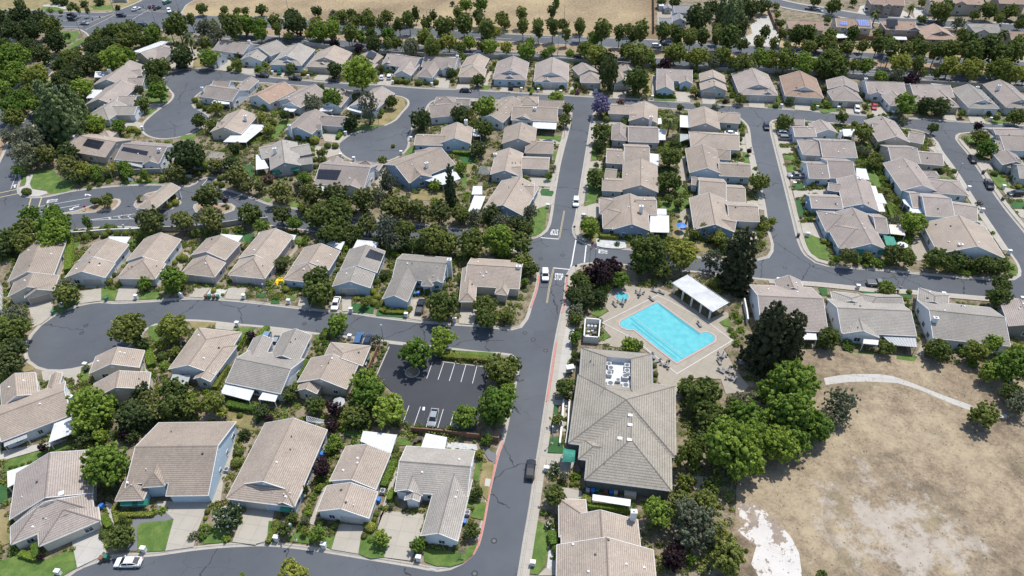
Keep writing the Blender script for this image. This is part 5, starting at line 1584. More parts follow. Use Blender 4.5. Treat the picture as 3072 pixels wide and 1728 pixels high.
def block_geom(b,roof,cap,walls,fas,ext0=0.,ext1=0.):
    """canonical frame: ridge along s in [0,L], t in [0,Wd]"""
    v=b.type[0]=='v'
    L,Wd=(b.D,b.W) if v else (b.W,b.D)
    e0,e1=b.type[1],b.type[2]; h=Wd/2; z=b.ze; p=b.p; rz=z+p*h
    def T(s,t,zz):
        x,y=(t,s) if v else (s,t)
        q=b.A+b.u*x+b.n*y; return (q[0],q[1],zz)
    h0=min(h,L/2) if e0=='h' else 0; h1=min(h,L/2) if e1=='h' else 0
    k=math.sqrt(1+p*p)
    polys=[]   # (points, kind) top surfaces
    def sl(ptsST): # uv along s, up slope by t
        return ptsST
    dg=h*.45
    def ends(e,s0,sg):
        # returns (ridge start s) ; adds hip faces
        if e=='g': return s0
        if e=='h':
            return s0+sg*(min(h,L/2) if L<2*h and e0=='h' and e1=='h' else h)
        return s0+sg*dg
    ra=ends(e0,0,1); rb=ends(e1,L,-1)
    if ra>rb: m_=(ra+rb)/2; ra=rb=m_
    top=[]
    for side in (0,1):
        tt=(lambda t: t) if side==0 else (lambda t: Wd-t)
        P=[(0,0)]; P.append((L,0)) 
        if e1=='d': P+= [(L-dg,dg),(L-dg,h)]
        else: P.append((rb,h))
        if e0=='d': P+= [(dg,h),(dg,dg)]
        elif abs(ra-rb)>1e-4 or e1=='d': P.append((ra,h))
        if side==0 and b.notch: P=[(0,b.notch[1]),(b.notch[0]*L,b.notch[1]),(b.notch[0]*L,0)]+P[1:]
        pts3=[T(s,tt(t),z+p*min(t,h) if not(e1=='h' and s==rb and rb<L-h-1e-3) else rz) for s,t in P]
        pts3=[T(s,tt(t),z+p*t) for s,t in P]
        uv=[(s,t*k) for s,t in P]; top.append((pts3,uv,side==1))
    for e,s0,sg,rr in ((e0,0,1,ra),(e1,L,-1,rb)):
        if e=='h': top.append(([T(s0,0,z),T(s0,Wd,z),T(rr,h,rz)],[(0,0),(Wd,0),(h,abs(rr-s0)*k)],sg>0))
        if e=='d': top.append(([T(s0,0,z),T(s0,Wd,z),T(s0+sg*dg,Wd-dg,z+p*dg),T(s0+sg*dg,dg,z+p*dg)],[(0,0),(Wd,0),(Wd-dg,dg*k),(dg,dg*k)],sg>0))
    for P3,uv,_ in top:
        ar=area([q[:2] for q in P3])
        if ar<0: P3=P3[::-1]; uv=uv[::-1]
        roof.face(P3,uv,0)
        roof.face([(x,y,zz-RTH) for x,y,zz in P3[::-1]],uv[::-1],0)
    # fascia boards: along eaves and rakes
    def buried(m,tol=.12):
        for o in OTH:
            if o is b: continue
            q=roof_z(o,*blk_local(o,m))
            if q is not None and q>m[2]-tol: return True
        return False
    def board(a,c,wd=.06,hh=.21,dz=-.02,sub=True):
        a=np.array(a);c=np.array(c); d=c-a; l=np.linalg.norm(d[:2]); 
        if l<.05: return
        if sub and len(OTH)>1:
            n_=max(1,int(l/.5)); ok=[not buried(a+d*(k+.5)/n_) for k in range(n_)]; k=0
            while k<n_:
                if ok[k]:
                    e=k
                    while e+1<n_ and ok[e+1]: e+=1
                    board(a+d*k/n_,a+d*(e+1)/n_,wd,hh,dz,False); k=e+1
                else: k+=1
            return
        n2=np.array([-d[1],d[0],0])/l*wd/2
        lo=np.array([0,0,-hh+.03+dz]); hi=np.array([0,0,.03+dz])
        q=[a-n2+lo,c-n2+lo,c+n2+lo,a+n2+lo,a-n2+hi,c-n2+hi,c+n2+hi,a+n2+hi]
        for f in ((0,3,2,1),(4,5,6,7),(0,1,5,4),(1,2,6,5),(2,3,7,6),(3,0,4,7)): fas.face([q[i] for i in f])
    if b.notch:
        f_,tc=b.notch; board(T(f_*L,0,z),T(L,0,z)); board(T(0,tc,z+p*tc),T(f_*L,tc,z+p*tc)); board(T(f_*L,0,z),T(f_*L,tc,z+p*tc))
    else: board(T(0,0,z),T(L,0,z))
    board(T(0,Wd,z),T(L,Wd,z))
    for e,s0,sg in ((e0,0,1),(e1,L,-1)):
        if e=='g' and sg<0 and b is not OTH[0] and sum(any(roof_z(o,*blk_local(o,T(s0,tq,0))) is not None for o in OTH if o is not b) for tq in (.3,h,Wd-.3))>=2: continue
        if e=='g': board(T(s0,0,z),T(s0,h,rz),.09,.22,.02); board(T(s0,Wd,z),T(s0,h,rz),.09,.22,.02)
        else: board(T(s0,0,z),T(s0,Wd,z))
        if e=='d':
            s1=s0+sg*(dg-.25); zz=z+p*dg
            board(T(s1,dg-.3,zz-.02),T(s1,h,rz+.05),.09,.2,.03); board(T(s1,Wd-dg+.3,zz-.02),T(s1,h,rz+.05),.09,.2,.03)
            # roof overhang of the gablet
            for t0,tm in ((dg-.3,h),(Wd-dg+.3,h)):
                P3=[T(s1,t0,zz-.02),T(s0+sg*dg,t0,zz-.02),T(s0+sg*dg,tm,rz+.02),T(s1,tm,rz+.02)]
                a=np.array(P3)
                if np.cross(a[1]-a[0],a[2]-a[0])[2]<0: P3=P3[::-1]
                roof.face(P3,[(0,0),(0,.3),(2,.3),(2,0)],0)
            s2=s0+sg*dg; f=[T(s2,dg,zz),T(s2,Wd-dg,zz),T(s2,h,rz-.03)]; walls.face(f if sg<0 else f[::-1]); 
            c=T(s2-sg*.03,h,zz+(rz-zz)*.38); VENTS.append((c,b,sg))
    # ridge and hip caps
    def capl(a,c):
        a=np.array(a);c=np.array(c); d=c-a;l=np.linalg.norm(d)
        if l<.3 or (len(OTH)>1 and buried((a+c)/2,0.) and buried(a*.2+c*.8,0.) and buried(a*.8+c*.2,0.)): return
        n2=np.array([-d[1],d[0],0]); n2=n2/(np.linalg.norm(n2)+1e-9)*.15; upv=np.array([0,0,.09]); dn=np.array([0,0,-.02])
        cap.face([a-n2+dn,c-n2+dn,c+upv,a+upv]); cap.face([a+upv,c+upv,c+n2+dn,a+n2+dn])
    capl(T(ra,h,rz),T(rb,h,rz))
    for e,s0,rr in ((e0,0,ra),(e1,L,rb)):
        if e=='h': capl(T(s0,0,z),T(rr,h,rz)); capl(T(s0,Wd,z),T(rr,h,rz))
        if e=='d':
            s2=s0+(dg if s0==0 else -dg); capl(T(s0,0,z),T(s2,dg,z+p*dg)); capl(T(s0,Wd,z),T(s2,Wd-dg,z+p*dg))
    # walls
    o=OVER; og=.28
    s0=(og if e0=='g' else o); s1=L-(og if e1=='g' else o); t0,t1=o,Wd-o
    zw=z+p*o-RTH-.02
    b.walls=[]
    def wall(a,c,apex=None):
        P3=[(*a,0.0),(*c,0.0),(*c,zw)]; 
        if apex: P3.append(apex)
        P3.append((*a,zw)); 
        walls.face(P3)
    c00=T(s0,t0,0)[:2];c10=T(s1,t0,0)[:2];c11=T(s1,t1,0)[:2];c01=T(s0,t1,0)[:2]
    loop=[(c00,c10,None),(c10,c11,e1),(c11,c01,None),(c01,c00,e0)]
    orient=1
    aa=np.array([c00,c10,c11]); cr=(aa[1]-aa[0])[0]*(aa[2]-aa[1])[1]-(aa[1]-aa[0])[1]*(aa[2]-aa[1])[0]
    if b.notch:
        f_,tc=b.notch; zn=zw+p*tc; A1=T(s0,t0+tc,0)[:2]; A2=T(f_*L+o,t0+tc,0)[:2]; A3=T(f_*L+o,t0,0)[:2]
        for a_,c_,z1,z2 in ((A1,A2,zn,zn),(A2,A3,zn,zw),(A3,c10,zw,zw)):
            P3=[(*a_,0.0),(*c_,0.0),(*c_,z2),(*a_,z1)]; walls.face(P3 if cr>0 else P3[::-1])
            d=np.array(c_)-np.array(a_); l=np.linalg.norm(d); d=d/max(l,1e-6); nr=np.array([d[1],-d[0]])*(1 if cr>0 else -1); b.walls.append((np.array(a_),d,l,nr,min(z1,z2),None))
    for a,c,e in loop:
        if b.notch and (a is c00): continue
        if b.notch and c is c00:
            m=(np.array(a)+np.array(c))/2; P3=[(*a,0.0),(*A1,0.0),(*A1,zn),(m[0],m[1],rz-RTH-.03),(*a,zw)]; walls.face(P3 if cr>0 else P3[::-1]); continue
        apx=None
        if e=='g':
            m=(np.array(a)+np.array(c))/2; apx=(m[0],m[1],rz-RTH-.03)
        if cr<0:
            P3=[(*c,0.0),(*a,0.0),(*a,zw)]+([apx] if apx else [])+[(*c,zw)]; aa_,cc_=c,a
        else:
            P3=[(*a,0.0),(*c,0.0),(*c,zw)]+([apx] if apx else [])+[(*a,zw)]; aa_,cc_=a,c
        walls.face(P3)
        d=np.array(cc_)-np.array(aa_); l=np.linalg.norm(d); d=d/max(l,1e-6); nr=np.array([d[1],-d[0]])
        b.walls.append((np.array(aa_),d,l,nr,zw,apx))
VENTS=[]; OTH=[]
def infoot(b,p,m=0.):
    x,y=blk_local(b,p); return m+OVER<x<b.W-OVER-m and m+OVER<y<b.D-OVER-m
def house_z(bl,p):
    best=None
    for b in bl:
        z=roof_z(b,*blk_local(b,p))
        if z is not None and (best is None or z>best): best=z
    return best
def roof_hit(bl,ij,x,y,zlift=0.):
    d=ray(ij[0],ij[1],x,y); d=d/np.linalg.norm(d)
    t=(14-H)/d[2]; 
    while True:
        p=CAMP+d*t
        if p[2]<0.2: return None
        z=house_z(bl,p)
        if z is not None and p[2]<=z: return np.array([p[0],p[1],z])
        t+=.12
def snap_wall(bl,p,zc):
    best=None
    for b in bl:
        for (a,d,l,nr,zw,apx) in b.walls:
            s=(p[:2]-a)@d; dist=abs((p[:2]-a)@nr)
            s2=min(max(s,.4),l-.4); q=a+d*s2; dd=np.linalg.norm(p[:2]-q)
            tocam=-(q); tocam=tocam/np.linalg.norm(tocam)
            if nr@tocam<.05: continue
            if any(infoot(o,q+nr*.1,-.2) for o in bl if o is not b): continue
            if best is None or dd<best[0]: best=(dd,b,q,nr,d,l,s2,zw)
    return best
rng=random.Random(5)
def patio(root,ij,toks,mat='patio_white',z=2.6,slat=False):
    q=[tuple(map(float,t.split(','))) for t in toks]
    P=[G(ij[0],ij[1],*a,z) for a in q]
    c=sum(P)/len(P)
    if area([p[:2] for p in P])<0: P=P[::-1]
    mb=MB(); top=[(p[0],p[1],z+.08) for p in P]; bot=[(p[0],p[1],z-.1) for p in P]; mb.face(top); mb.face(bot[::-1])
    for k in range(len(P)): j=(k+1)%len(P); mb.face([bot[k],bot[j],top[j],top[k]])
    cv=mb.build('patio_cover',mat,root)
    # ribs
    rb=MB(); a,b_=np.array(top[0]),np.array(top[1]); d_,c_=np.array(top[-1]),np.array(top[2])
    n_=max(3,int(np.linalg.norm(b_-a)/.55))
    for k in range(n_+1):
        t=k/n_; s=a+(b_-a)*t; e=d_+(c_-d_)*t; rb.tube([s+(0,0,.02),e+(0,0,.02)],[.045,.045],4)
    rb.build('rib',mat,cv)
    for k in range(len(P)):
        p=P[k]+(c-P[k])*.05
        pm=MB(); pm.box((p[0],p[1],(z-.1)/2+.05),(.13,.13,z-.1)); pm.build('post','trim_white' if mat!='patio_gray' else 'trim_gray',cv)
def chimney(root,bl,ij,toks):
    h_=5.9; q=tuple(map(float,toks[0].split(',')))
    if len(toks)>1: h_=float(toks[1])
    p=G(ij[0],ij[1],*q,h_); mb=MB(); rz=math.atan2(bl[0].u[1],bl[0].u[0])
    mb.box((p[0],p[1],h_/2),(1.05,.75,h_),rz); ch=mb.build('chimney','chimney_white',root)
    mb=MB(); mb.box((p[0],p[1],h_+.07),(1.2,.9,.14),rz); mb.box((p[0],p[1],h_+.25),(.4,.4,.3),rz,1); mb.build('chimney_cap',['chimney_white','metal_gray'],ch)
def solar(root,bl,ij,toks,mat='solar_cells'):
    q=[tuple(map(float,t.split(','))) for t in toks]; P=[roof_hit(bl,ij,*a) for a in q]
    if any(p is None for p in P): return
    P=[np.array(p) for p in P]; nn=np.cross(P[1]-P[0],P[2]-P[0]); 
    if nn[2]<0: P=P[::-1]; nn=-nn
    nn/=np.linalg.norm(nn); u=P[1]-P[0]; u/=np.linalg.norm(u); v=np.cross(nn,u)
    top=[p-(p-P[0])@nn*nn+nn*.16 for p in P]; bot=[t-nn*.07 for t in top]; mb=MB()
    mb.face(top,[((p-P[0])@u,(p-P[0])@v) for p in top])
    for k in range(len(P)): j=(k+1)%len(P); mb.face([bot[k],bot[j],top[j],top[k]],None,1)
    mb.build('solar_panel',[mat,'metal_dark'],root)
def awning(root,bl,ij,toks,mat='awning_green'):
    """two pixels: left and right end of the front edge; a sloped canvas fixed to the wall"""
    q=[tuple(map(float,t.split(','))) for t in toks[:2]]
    a=G(ij[0],ij[1],*q[0],1.9);b=G(ij[0],ij[1],*q[1],1.9); s=snap_wall(bl,(a+b)/2,1.9)
    if not s: return
    _,bk,c,nr,d,l,s2,zw=s; w_=np.linalg.norm(b-a); zt=min(zw-.15,2.75); dp=.9
    A=c-d*w_/2;B=c+d*w_/2; mb=MB()
    t0=(*A,zt);t1=(*B,zt);f0=(*(A+nr*dp),zt-.75);f1=(*(B+nr*dp),zt-.75); g0=(*(A+nr*dp),zt-1.0);g1=(*(B+nr*dp),zt-1.0)
    mb.face([f0,f1,t1,t0]); mb.face([g0,g1,f1,f0]); mb.face([(*A,zt-1.0),g0,f0,t0]); mb.face([g1,(*B,zt-1.0),t1,f1])
    mb.build('awning',mat,root)
ORD=['zeroth','first','second','third','fourth','fifth','sixth','seventh','eighth','ninth','tenth','eleventh','twelfth','thirteenth','fourteenth','fifteenth','sixteenth','seventeenth','eighteenth','nineteenth','twentieth','twenty-first','twenty-second','twenty-third','twenty-fourth']
ROWN={'A':'in the back row along the tree-lined boulevard','B':'in the row just below the upper street at left','C':'in the middle group around the right-hand cul-de-sac','D':'in the group left of the upper-left cul-de-sac',
'E':'down the left side of the main street','F':'down the right side of the main street','G':'down the left side of the second street','J':'down the right side of the second street','L':'down the left side of the third street','M':'at the right edge beyond the third street',
'P':'in the row above the lower left street','Q':'in the row below the lower left street','S':'in the front row at the bottom','V':'in the row right of the pool','T':'among the two-storey houses at top right','U':'','N':'in the farmstead at the top'}
REFN={'A':'{} back-row house','B':'{} house below the upper street','C':'{} house of the middle group','D':'{} house of the left group','E':"{} house left of the main street",'F':"{} house right of the main street",
'G':'{} house left of the second street','J':'{} house right of the second street','L':'{} house left of the third street','M':'{} house at the right edge','P':'{} house above the lower left street','Q':'{} house below the lower left street','S':'{} front-row house','V':'{} house right of the pool','T':'{} two-storey far house','N':'{} farmstead building'}
WCOL={'W':'white','B':'pale blue','G':'gray','T':'tan','Y':'cream','N':'brown','S':'sage','D':'dark olive','P':'pinkish','L':'blue','K':'dark green'}
RCOL={'t':'tan','p':'pinkish tan','g':'gray','b':'brown','c':'gray','s':'slate gray'}
cnt={}
def build_house(row,wl,rf,lines,opts):
    cnt[row]=cnt.get(row,0)+1; k=cnt[row]
    bl=[mkblock(t,ij,n==0) for n,(t,ij) in enumerate([(x,i) for x,i in lines if x[0][0] in 'vu' and len(x[0])==3])]
    if opts.get('z'):
        for b in bl: b.ze+=0
    for b in bl[1:]:
        if b.type[0]!='v' or b.type[2]!='g' or b.W>8.5: continue
        m_=b.W/2; rz_=b.ze+b.p*m_; D0=b.D; okk=False
        for ex in range(0,9):
            b.D=D0+ex*.5; q=b.A+b.u*m_+b.n*(b.D-.05)
            zs=[roof_z(o,*blk_local(o,q)) for o in bl if o is not b]; zs=[z for z in zs if z is not None]
            if zs and max(zs)>rz_+.05: okk=True; break
        if not okk: b.D=D0; b.type=b.type[:2]+'h' if any(roof_z(o,*blk_local(o,b.A+b.u*m_+b.n*(D0-.4))) is not None for o in bl if o is not b) else b.type
    b0=bl[0]; ctr=b0.A+b0.u*b0.W/2+b0.n*b0.D/2
    root=empty({'T':'two_storey_house','N':'farm_building'}.get(row,'house'),(ctr[0],ctr[1],0)); 
    roof,cap,walls,fas=MB(),MB(),MB(),MB(); VENTS.clear(); OTH[:]=bl
    for b in bl: block_geom(b,roof,cap,walls,fas)
    wm='wall_'+wl; loc=(ctr[0],ctr[1],0)
    wo_=walls.build('wall',wm,root,loc=loc); wo_.location=(0,0,0)
    ro=roof.build('roof','roof_'+rf,root,loc=loc); ro.location=(0,0,0)
    co=cap.build('ridge_cap','roof_'+rf,ro,loc=loc); co.location=(0,0,0)
    fo=fas.build('fascia','trim_white' if wl in 'WBLPY' or rng.random()<.4 else 'trim_gray',ro,loc=loc); fo.location=(0,0,0)
    inv=Matrix.Translation((-ctr[0],-ctr[1],0))
    feats=[]
    class W: pass
    kids0=set(o.name for o in root.children)
    # gablet vents
    for c,b,sg in VENTS:
        mb=MB(); ax=(b.n if b.type[0]=='v' else b.u); mb.box((c[0]-ax[0]*.05*sg,c[1]-ax[1]*.05*sg,c[2]),(.75,.12,.6),math.atan2((b.u if b.type[0]=='v' else b.n)[1],(b.u if b.type[0]=='v' else b.n)[0])); mb.build('gable_vent','trim_white',root)
    nshow=0
    for t,ij in lines:
        c=t[0]
        if c=='P': patio(root,ij,t[1:]); feats.append('a white patio cover')
        elif c=='PG': patio(root,ij,t[1:],'patio_gray'); feats.append('a gray patio cover')
        elif c=='PT': patio(root,ij,t[1:],'patio_tan'); feats.append('a tan patio cover')
        elif c=='C': chimney(root,bl,ij,t[1:]); feats.append('a chimney')
        elif c=='S': solar(root,bl,ij,t[1:]); feats.insert(0,'solar panels')
        elif c=='SB': solar(root,bl,ij,t[1:],'solar_blue'); feats.insert(0,'blue solar panels')
        elif c=='A': awning(root,bl,ij,t[1:]); feats.insert(0,'green awnings')
        elif c=='K':    # skylight
            q=tuple(map(float,t[1].split(','))); p=roof_hit(bl,ij,*q)
            if p is not None: mb=MB(); mb.box((p[0],p[1],p[2]+.12),(.9,.9,.2),math.atan2(bl[0].u[1],bl[0].u[0])); mb.build('skylight','trim_white',root)
        elif c=='D':    # garage door
            q=tuple(map(float,t[1].split(','))); g=G(ij[0],ij[1],*q,1.1); s=snap_wall(bl,g,1.1)
            wd=float(t[2]) if len(t)>2 else 4.8
            if s:
                _,bk,cc,nr,d,l,s2,zw=s; wd=min(wd,l-.3); a_=math.atan2(d[1],d[0]); s2=min(max(s2,wd/2+.1),l-wd/2-.1)
                base=[w_ for w_ in bk.walls if np.allclose(w_[3],nr) ][0]; cc=base[0]+d*s2
                mb=MB()
                for r_ in range(4):
                    mb.box((cc[0]+nr[0]*.03,cc[1]+nr[1]*.03,.31+r_*.56),(wd,.08,.53),a_)
                for e in (-1,1): mb.box((cc[0]+nr[0]*.04+d[0]*e*(wd/2+.07),cc[1]+nr[1]*.04+d[1]*e*(wd/2+.07),1.15),(.13,.14,2.3),a_,1)
                mb.box((cc[0]+nr[0]*.04,cc[1]+nr[1]*.04,2.36),(wd+.27,.14,.14),a_,1)
                dark=len(t)>3
                mb.build('garage_door',['garage_tan' if wl in 'TNYSD' else 'garage_door','trim_white'],root)
    # roof vents (small pipes and hoods)
    nv=rng.randint(3,6) if row not in 'T' else 2
    rz0=math.atan2(b0.u[1],b0.u[0])
    mbv=0
    for _ in range(40):
        if mbv>=nv: break
        b=rng.choice(bl[:2]); x,y=rng.uniform(1.2,b.W-1.2),rng.uniform(1.2,b.D-1.2); q=b.A+b.u*x+b.n*y; z=house_z(bl,q)
        if z is None or z<b.ze+.5 : continue
        mb=MB(); 
        if rng.random()<.5: mb.box((q[0],q[1],z+.12),(.42,.42,.30),rz0,0,.7)
        else: mb.tube([(q[0],q[1],z-.1),(q[0],q[1],z+.42)],[.11,.09],6)
        mb.build('roof_vent','vent_white' if rng.random()<.7 else 'metal_dark',root); mbv+=1
    # windows
    far=np.linalg.norm(ctr)>330
    for b in bl:
        for (a,d,l,nr,zw,apx) in b.walls:
            tc=-(a+d*l/2); tc=tc/np.linalg.norm(tc)
            if nr@tc<-.25: continue
            step=3.4 if not far else 4.5; n_=int((l-1.2)/step)
            if l>2.2 and n_==0: n_=1
            floors=[1.45] if b.ze<4.5 else [1.45,4.3]
            for k_ in range(min(n_,5)):
                s_=l*(k_+.5)/n_+rng.uniform(-.4,.4); q=a+d*s_
                if any(infoot(o_,q+nr*.35,-.35) for o_ in bl if o_ is not b): continue
                skip=False
                for t,ij in lines:
                    if t[0]=='D':
                        qq=tuple(map(float,t[1].split(','))); g=G(ij[0],ij[1],*qq,1.1)
                        if np.linalg.norm(g[:2]-q)<4.2: skip=True
                if skip or rng.random()<.18: continue
                for zc in floors: add_window(root,(q[0],q[1],zc),nr,*rng.choice([(1.2,1.2),(1.5,1.3),(.9,1.2)]))
            if apx is not None and l>6.5 and nr@tc>0 and not any(infoot(o_,(a+d*l/2)+nr*.4,-.2) and roof_z(o_,*blk_local(o_,a+d*l/2+nr*.4)) and roof_z(o_,*blk_local(o_,a+d*l/2+nr*.4))>apx[2]-1 for o_ in bl if o_ is not b):
                q=a+d*l/2; mb=MB(); mb.box((q[0]+nr[0]*.03,q[1]+nr[1]*.03,apx[2]-.95),(.75,.09,.55),math.atan2(d[1],d[0])); mb.build('gable_vent','trim_white',root)
    # every child built in world space -> shift under the root
    for ch in root.children:
        if ch.name in kids0: continue
        ch.matrix_parent_inverse=Matrix.Identity(4)
        ch.location=(ch.location[0]-ctr[0],ch.location[1]-ctr[1],ch.location[2])
    f=''
    seen=[]
    for x in feats:
        if x not in seen: seen.append(x)
    if seen: f=' with '+' and '.join(seen[:2])
    HOUSES.append(dict(root=root,bl=bl,ctr=ctr,row=row,k=k,wl=wl,rf=rf,f=f,opt=opts))
def parse_houses(txt):
    cur=None; ij=None; 
    for ln in txt.strip().split('\n')+['H Z W t']:
        ln=ln.split('#')[0].strip()
        if not ln: continue
        if ln[0]=='@': ij=(int(ln[1]),int(ln[2])); continue
        t=ln.split()
        if t[0]=='H':
            if cur: build_house(*cur)
            if t[1]=='Z': break
            cur=(t[1],t[2],t[3],[],{}); continue
        cur[3].append((t,ij))
# ================= trees and shrubs =================
def leaf_mesh(name,mat,pos,nrm,size,tint,rs,cores=()):
    """many small leaf-clump faces; pos,nrm arrays"""
    n=len(pos); a=rs.normal(size=(n,3)); nr=nrm+1.0*a/np.linalg.norm(a,axis=1)[:,None]; nr/=np.linalg.norm(nr,axis=1)[:,None]
    t=np.cross(nr,rs.normal(size=(n,3))); t/=np.linalg.norm(t,axis=1)[:,None]+1e-9; b=np.cross(nr,t)
    sz=size*(.65+.7*rs.random(n)); asp=.6+.4*rs.random(n)
    c=[]
    for k,(p,q) in enumerate(((-1,-.55),(.35,-1.),(1,.5),(-.3,1.))):
        c.append(pos+t*(p*sz)[:,None]+b*(q*sz*asp)[:,None])
    V=np.stack(c,1).reshape(-1,3)
    me=bpy.data.meshes.new(name); F=n; cv=[];cf=[];ct=[]
    for (cc,rr,vv) in cores:
        k0=len(V)+len(cv); nn=7; mm=5
        for i in range(mm+1):
            th=math.pi*i/mm
            for j in range(nn):
                ph=2*math.pi*j/nn; q=rr*(.9+.2*rs.random()); cv.append((cc[0]+q*math.sin(th)*math.cos(ph),cc[1]+q*math.sin(th)*math.sin(ph),cc[2]+q*vv*math.cos(th)))
        for i in range(mm):
            for j in range(nn): cf.append((k0+i*nn+j,k0+(i+1)*nn+j,k0+(i+1)*nn+(j+1)%nn,k0+i*nn+(j+1)%nn)); ct.append(.4)
    AV=np.concatenate([V,np.array(cv).reshape(-1,3)]) if cv else V
    me.vertices.add(len(AV)); me.vertices.foreach_set('co',AV.astype(np.float32).ravel())
    LI=np.concatenate([np.arange(4*n),np.array(cf,int).ravel()]) if cf else np.arange(4*n)
    nf=n+len(cf); me.loops.add(4*nf); me.loops.foreach_set('vertex_index',LI.astype(np.int32)); me.polygons.add(nf); me.polygons.foreach_set('loop_start',np.arange(0,4*nf,4).astype(np.int32))
    try: me.polygons.foreach_set('loop_total',np.full(nf,4,np.int32))
    except Exception: pass
    me.update(calc_edges=True)
    at=me.attributes.new('tint','FLOAT','FACE'); at.data.foreach_set('value',np.concatenate([tint,np.array(ct)]).astype(np.float32) if ct else tint.astype(np.float32))
    me.materials.append(MATS[mat]); return me
def sphere_pts(rs,n):
    a=rs.normal(size=(n,3)); return a/np.linalg.norm(a,axis=1)[:,None]
def crown(kind,seed,mat,leaves,lsz,va=.85,lobes=26,shape='round',core=True):
    """unit crown: radius 1, centre at origin; va = vertical half height"""
    rs=np.random.RandomState(seed); L=[]
    for k in range(lobes):
        d=sphere_pts(rs,1)[0]; fl=1. if lobes<32 else (.86 if lobes<50 else .74)

        if shape=='round': rr=.42+.34*rs.random(); c=d*np.array([1,1,va])*rr*(1.0); r=(.26+.22*rs.random())*fl
        elif shape=='vase': rr=.45+.25*rs.random(); c=d*np.array([1,1,va])*rr; f=.55+.45*(c[2]/va*.5+.5); c[0]*=f;c[1]*=f; r=.26+.16*rs.random()
        elif shape=='cone':
            h=(k+.5)/lobes; z=-va+h*2*va*.97; R_=((1-h)**.75*.80+.03) if kind[0] not in 'rc' else ((1-h)**.45*.80+.05); ang=k*2.4+rs.random(); c=np.array([math.cos(ang)*R_*.62*rs.random()**.4,math.sin(ang)*R_*.62*rs.random()**.4,z]); r=R_*.5+.07
        elif shape=='wispy': rr=.40+.45*rs.random(); c=d*np.array([1,1,va])*rr; r=.20+.16*rs.random()
        elif shape=='ball': c=np.zeros(3); r=.95
        L.append((c,r))
    if shape=='ball': L=L[:1]
    w=np.array([r*r for c,r in L]); w/=w.sum()
    if shape=='ball':
        d=sphere_pts(rs,leaves); pos=d*.95*(1-.1*rs.random(leaves))[:,None]*np.array([1,1,va]); tint=np.clip(rs.random(leaves),0,1)
    else:
        # leaf clumps on the lobes, leaves round each clump
        nc=max(90,int(leaves/22)); li=rs.choice(len(L),nc,p=w); C=np.array([c for c,r in L])[li]; Rr=np.array([r for c,r in L])[li]
        dc=sphere_pts(rs,nc); dep=1.12-.42*rs.random(nc) if shape!='wispy' else 1.25-.8*rs.random(nc)
        cc=C+dc*(Rr*dep)[:,None]; keep=np.ones(nc,bool)
        if shape!='wispy':
            for c,r in L: keep&=~(np.linalg.norm(cc-c,axis=1)<r*.62)
        cc,dc,li=cc[keep],dc[keep],li[keep]; nc=len(cc); cr=(.62/math.sqrt(max(nc,1)))*(1.0+.9*rs.random(nc))*(1. if shape!='wispy' else .8)
        ii=rs.randint(0,nc,leaves); d=sphere_pts(rs,leaves); up=d+dc[ii]*.55+np.array([0,0,.35]); up/=np.linalg.norm(up,axis=1)[:,None]
        el=.65+.7*rs.random((nc,3)); pos=cc[ii]+up*el[ii]*(cr[ii]*(.45+.85*rs.random(leaves)))[:,None]+rs.normal(size=(leaves,3))*(cr[ii]*.30)[:,None]; d=up
        if shape=='wispy': pos[:,2]-=.10*rs.random(leaves)
        ct_=rs.random(nc); lt=rs.random(len(L)); tint=np.clip(lt[li][ii]*.25+ct_[ii]*.35+rs.random(leaves)*.5-.05,0,1)
    cores=[(c,r*(.40 if shape!='cone' else .45),.9) for c,r in L] if core and shape not in('ball',) else ([(np.zeros(3),.88,va)] if shape=='ball' else [])
    if shape=='wispy': cores=[(c,r*.35,.9) for c,r in L[::2]]
    return leaf_mesh('crown_'+kind,mat,pos,d,lsz,tint,rs,cores)
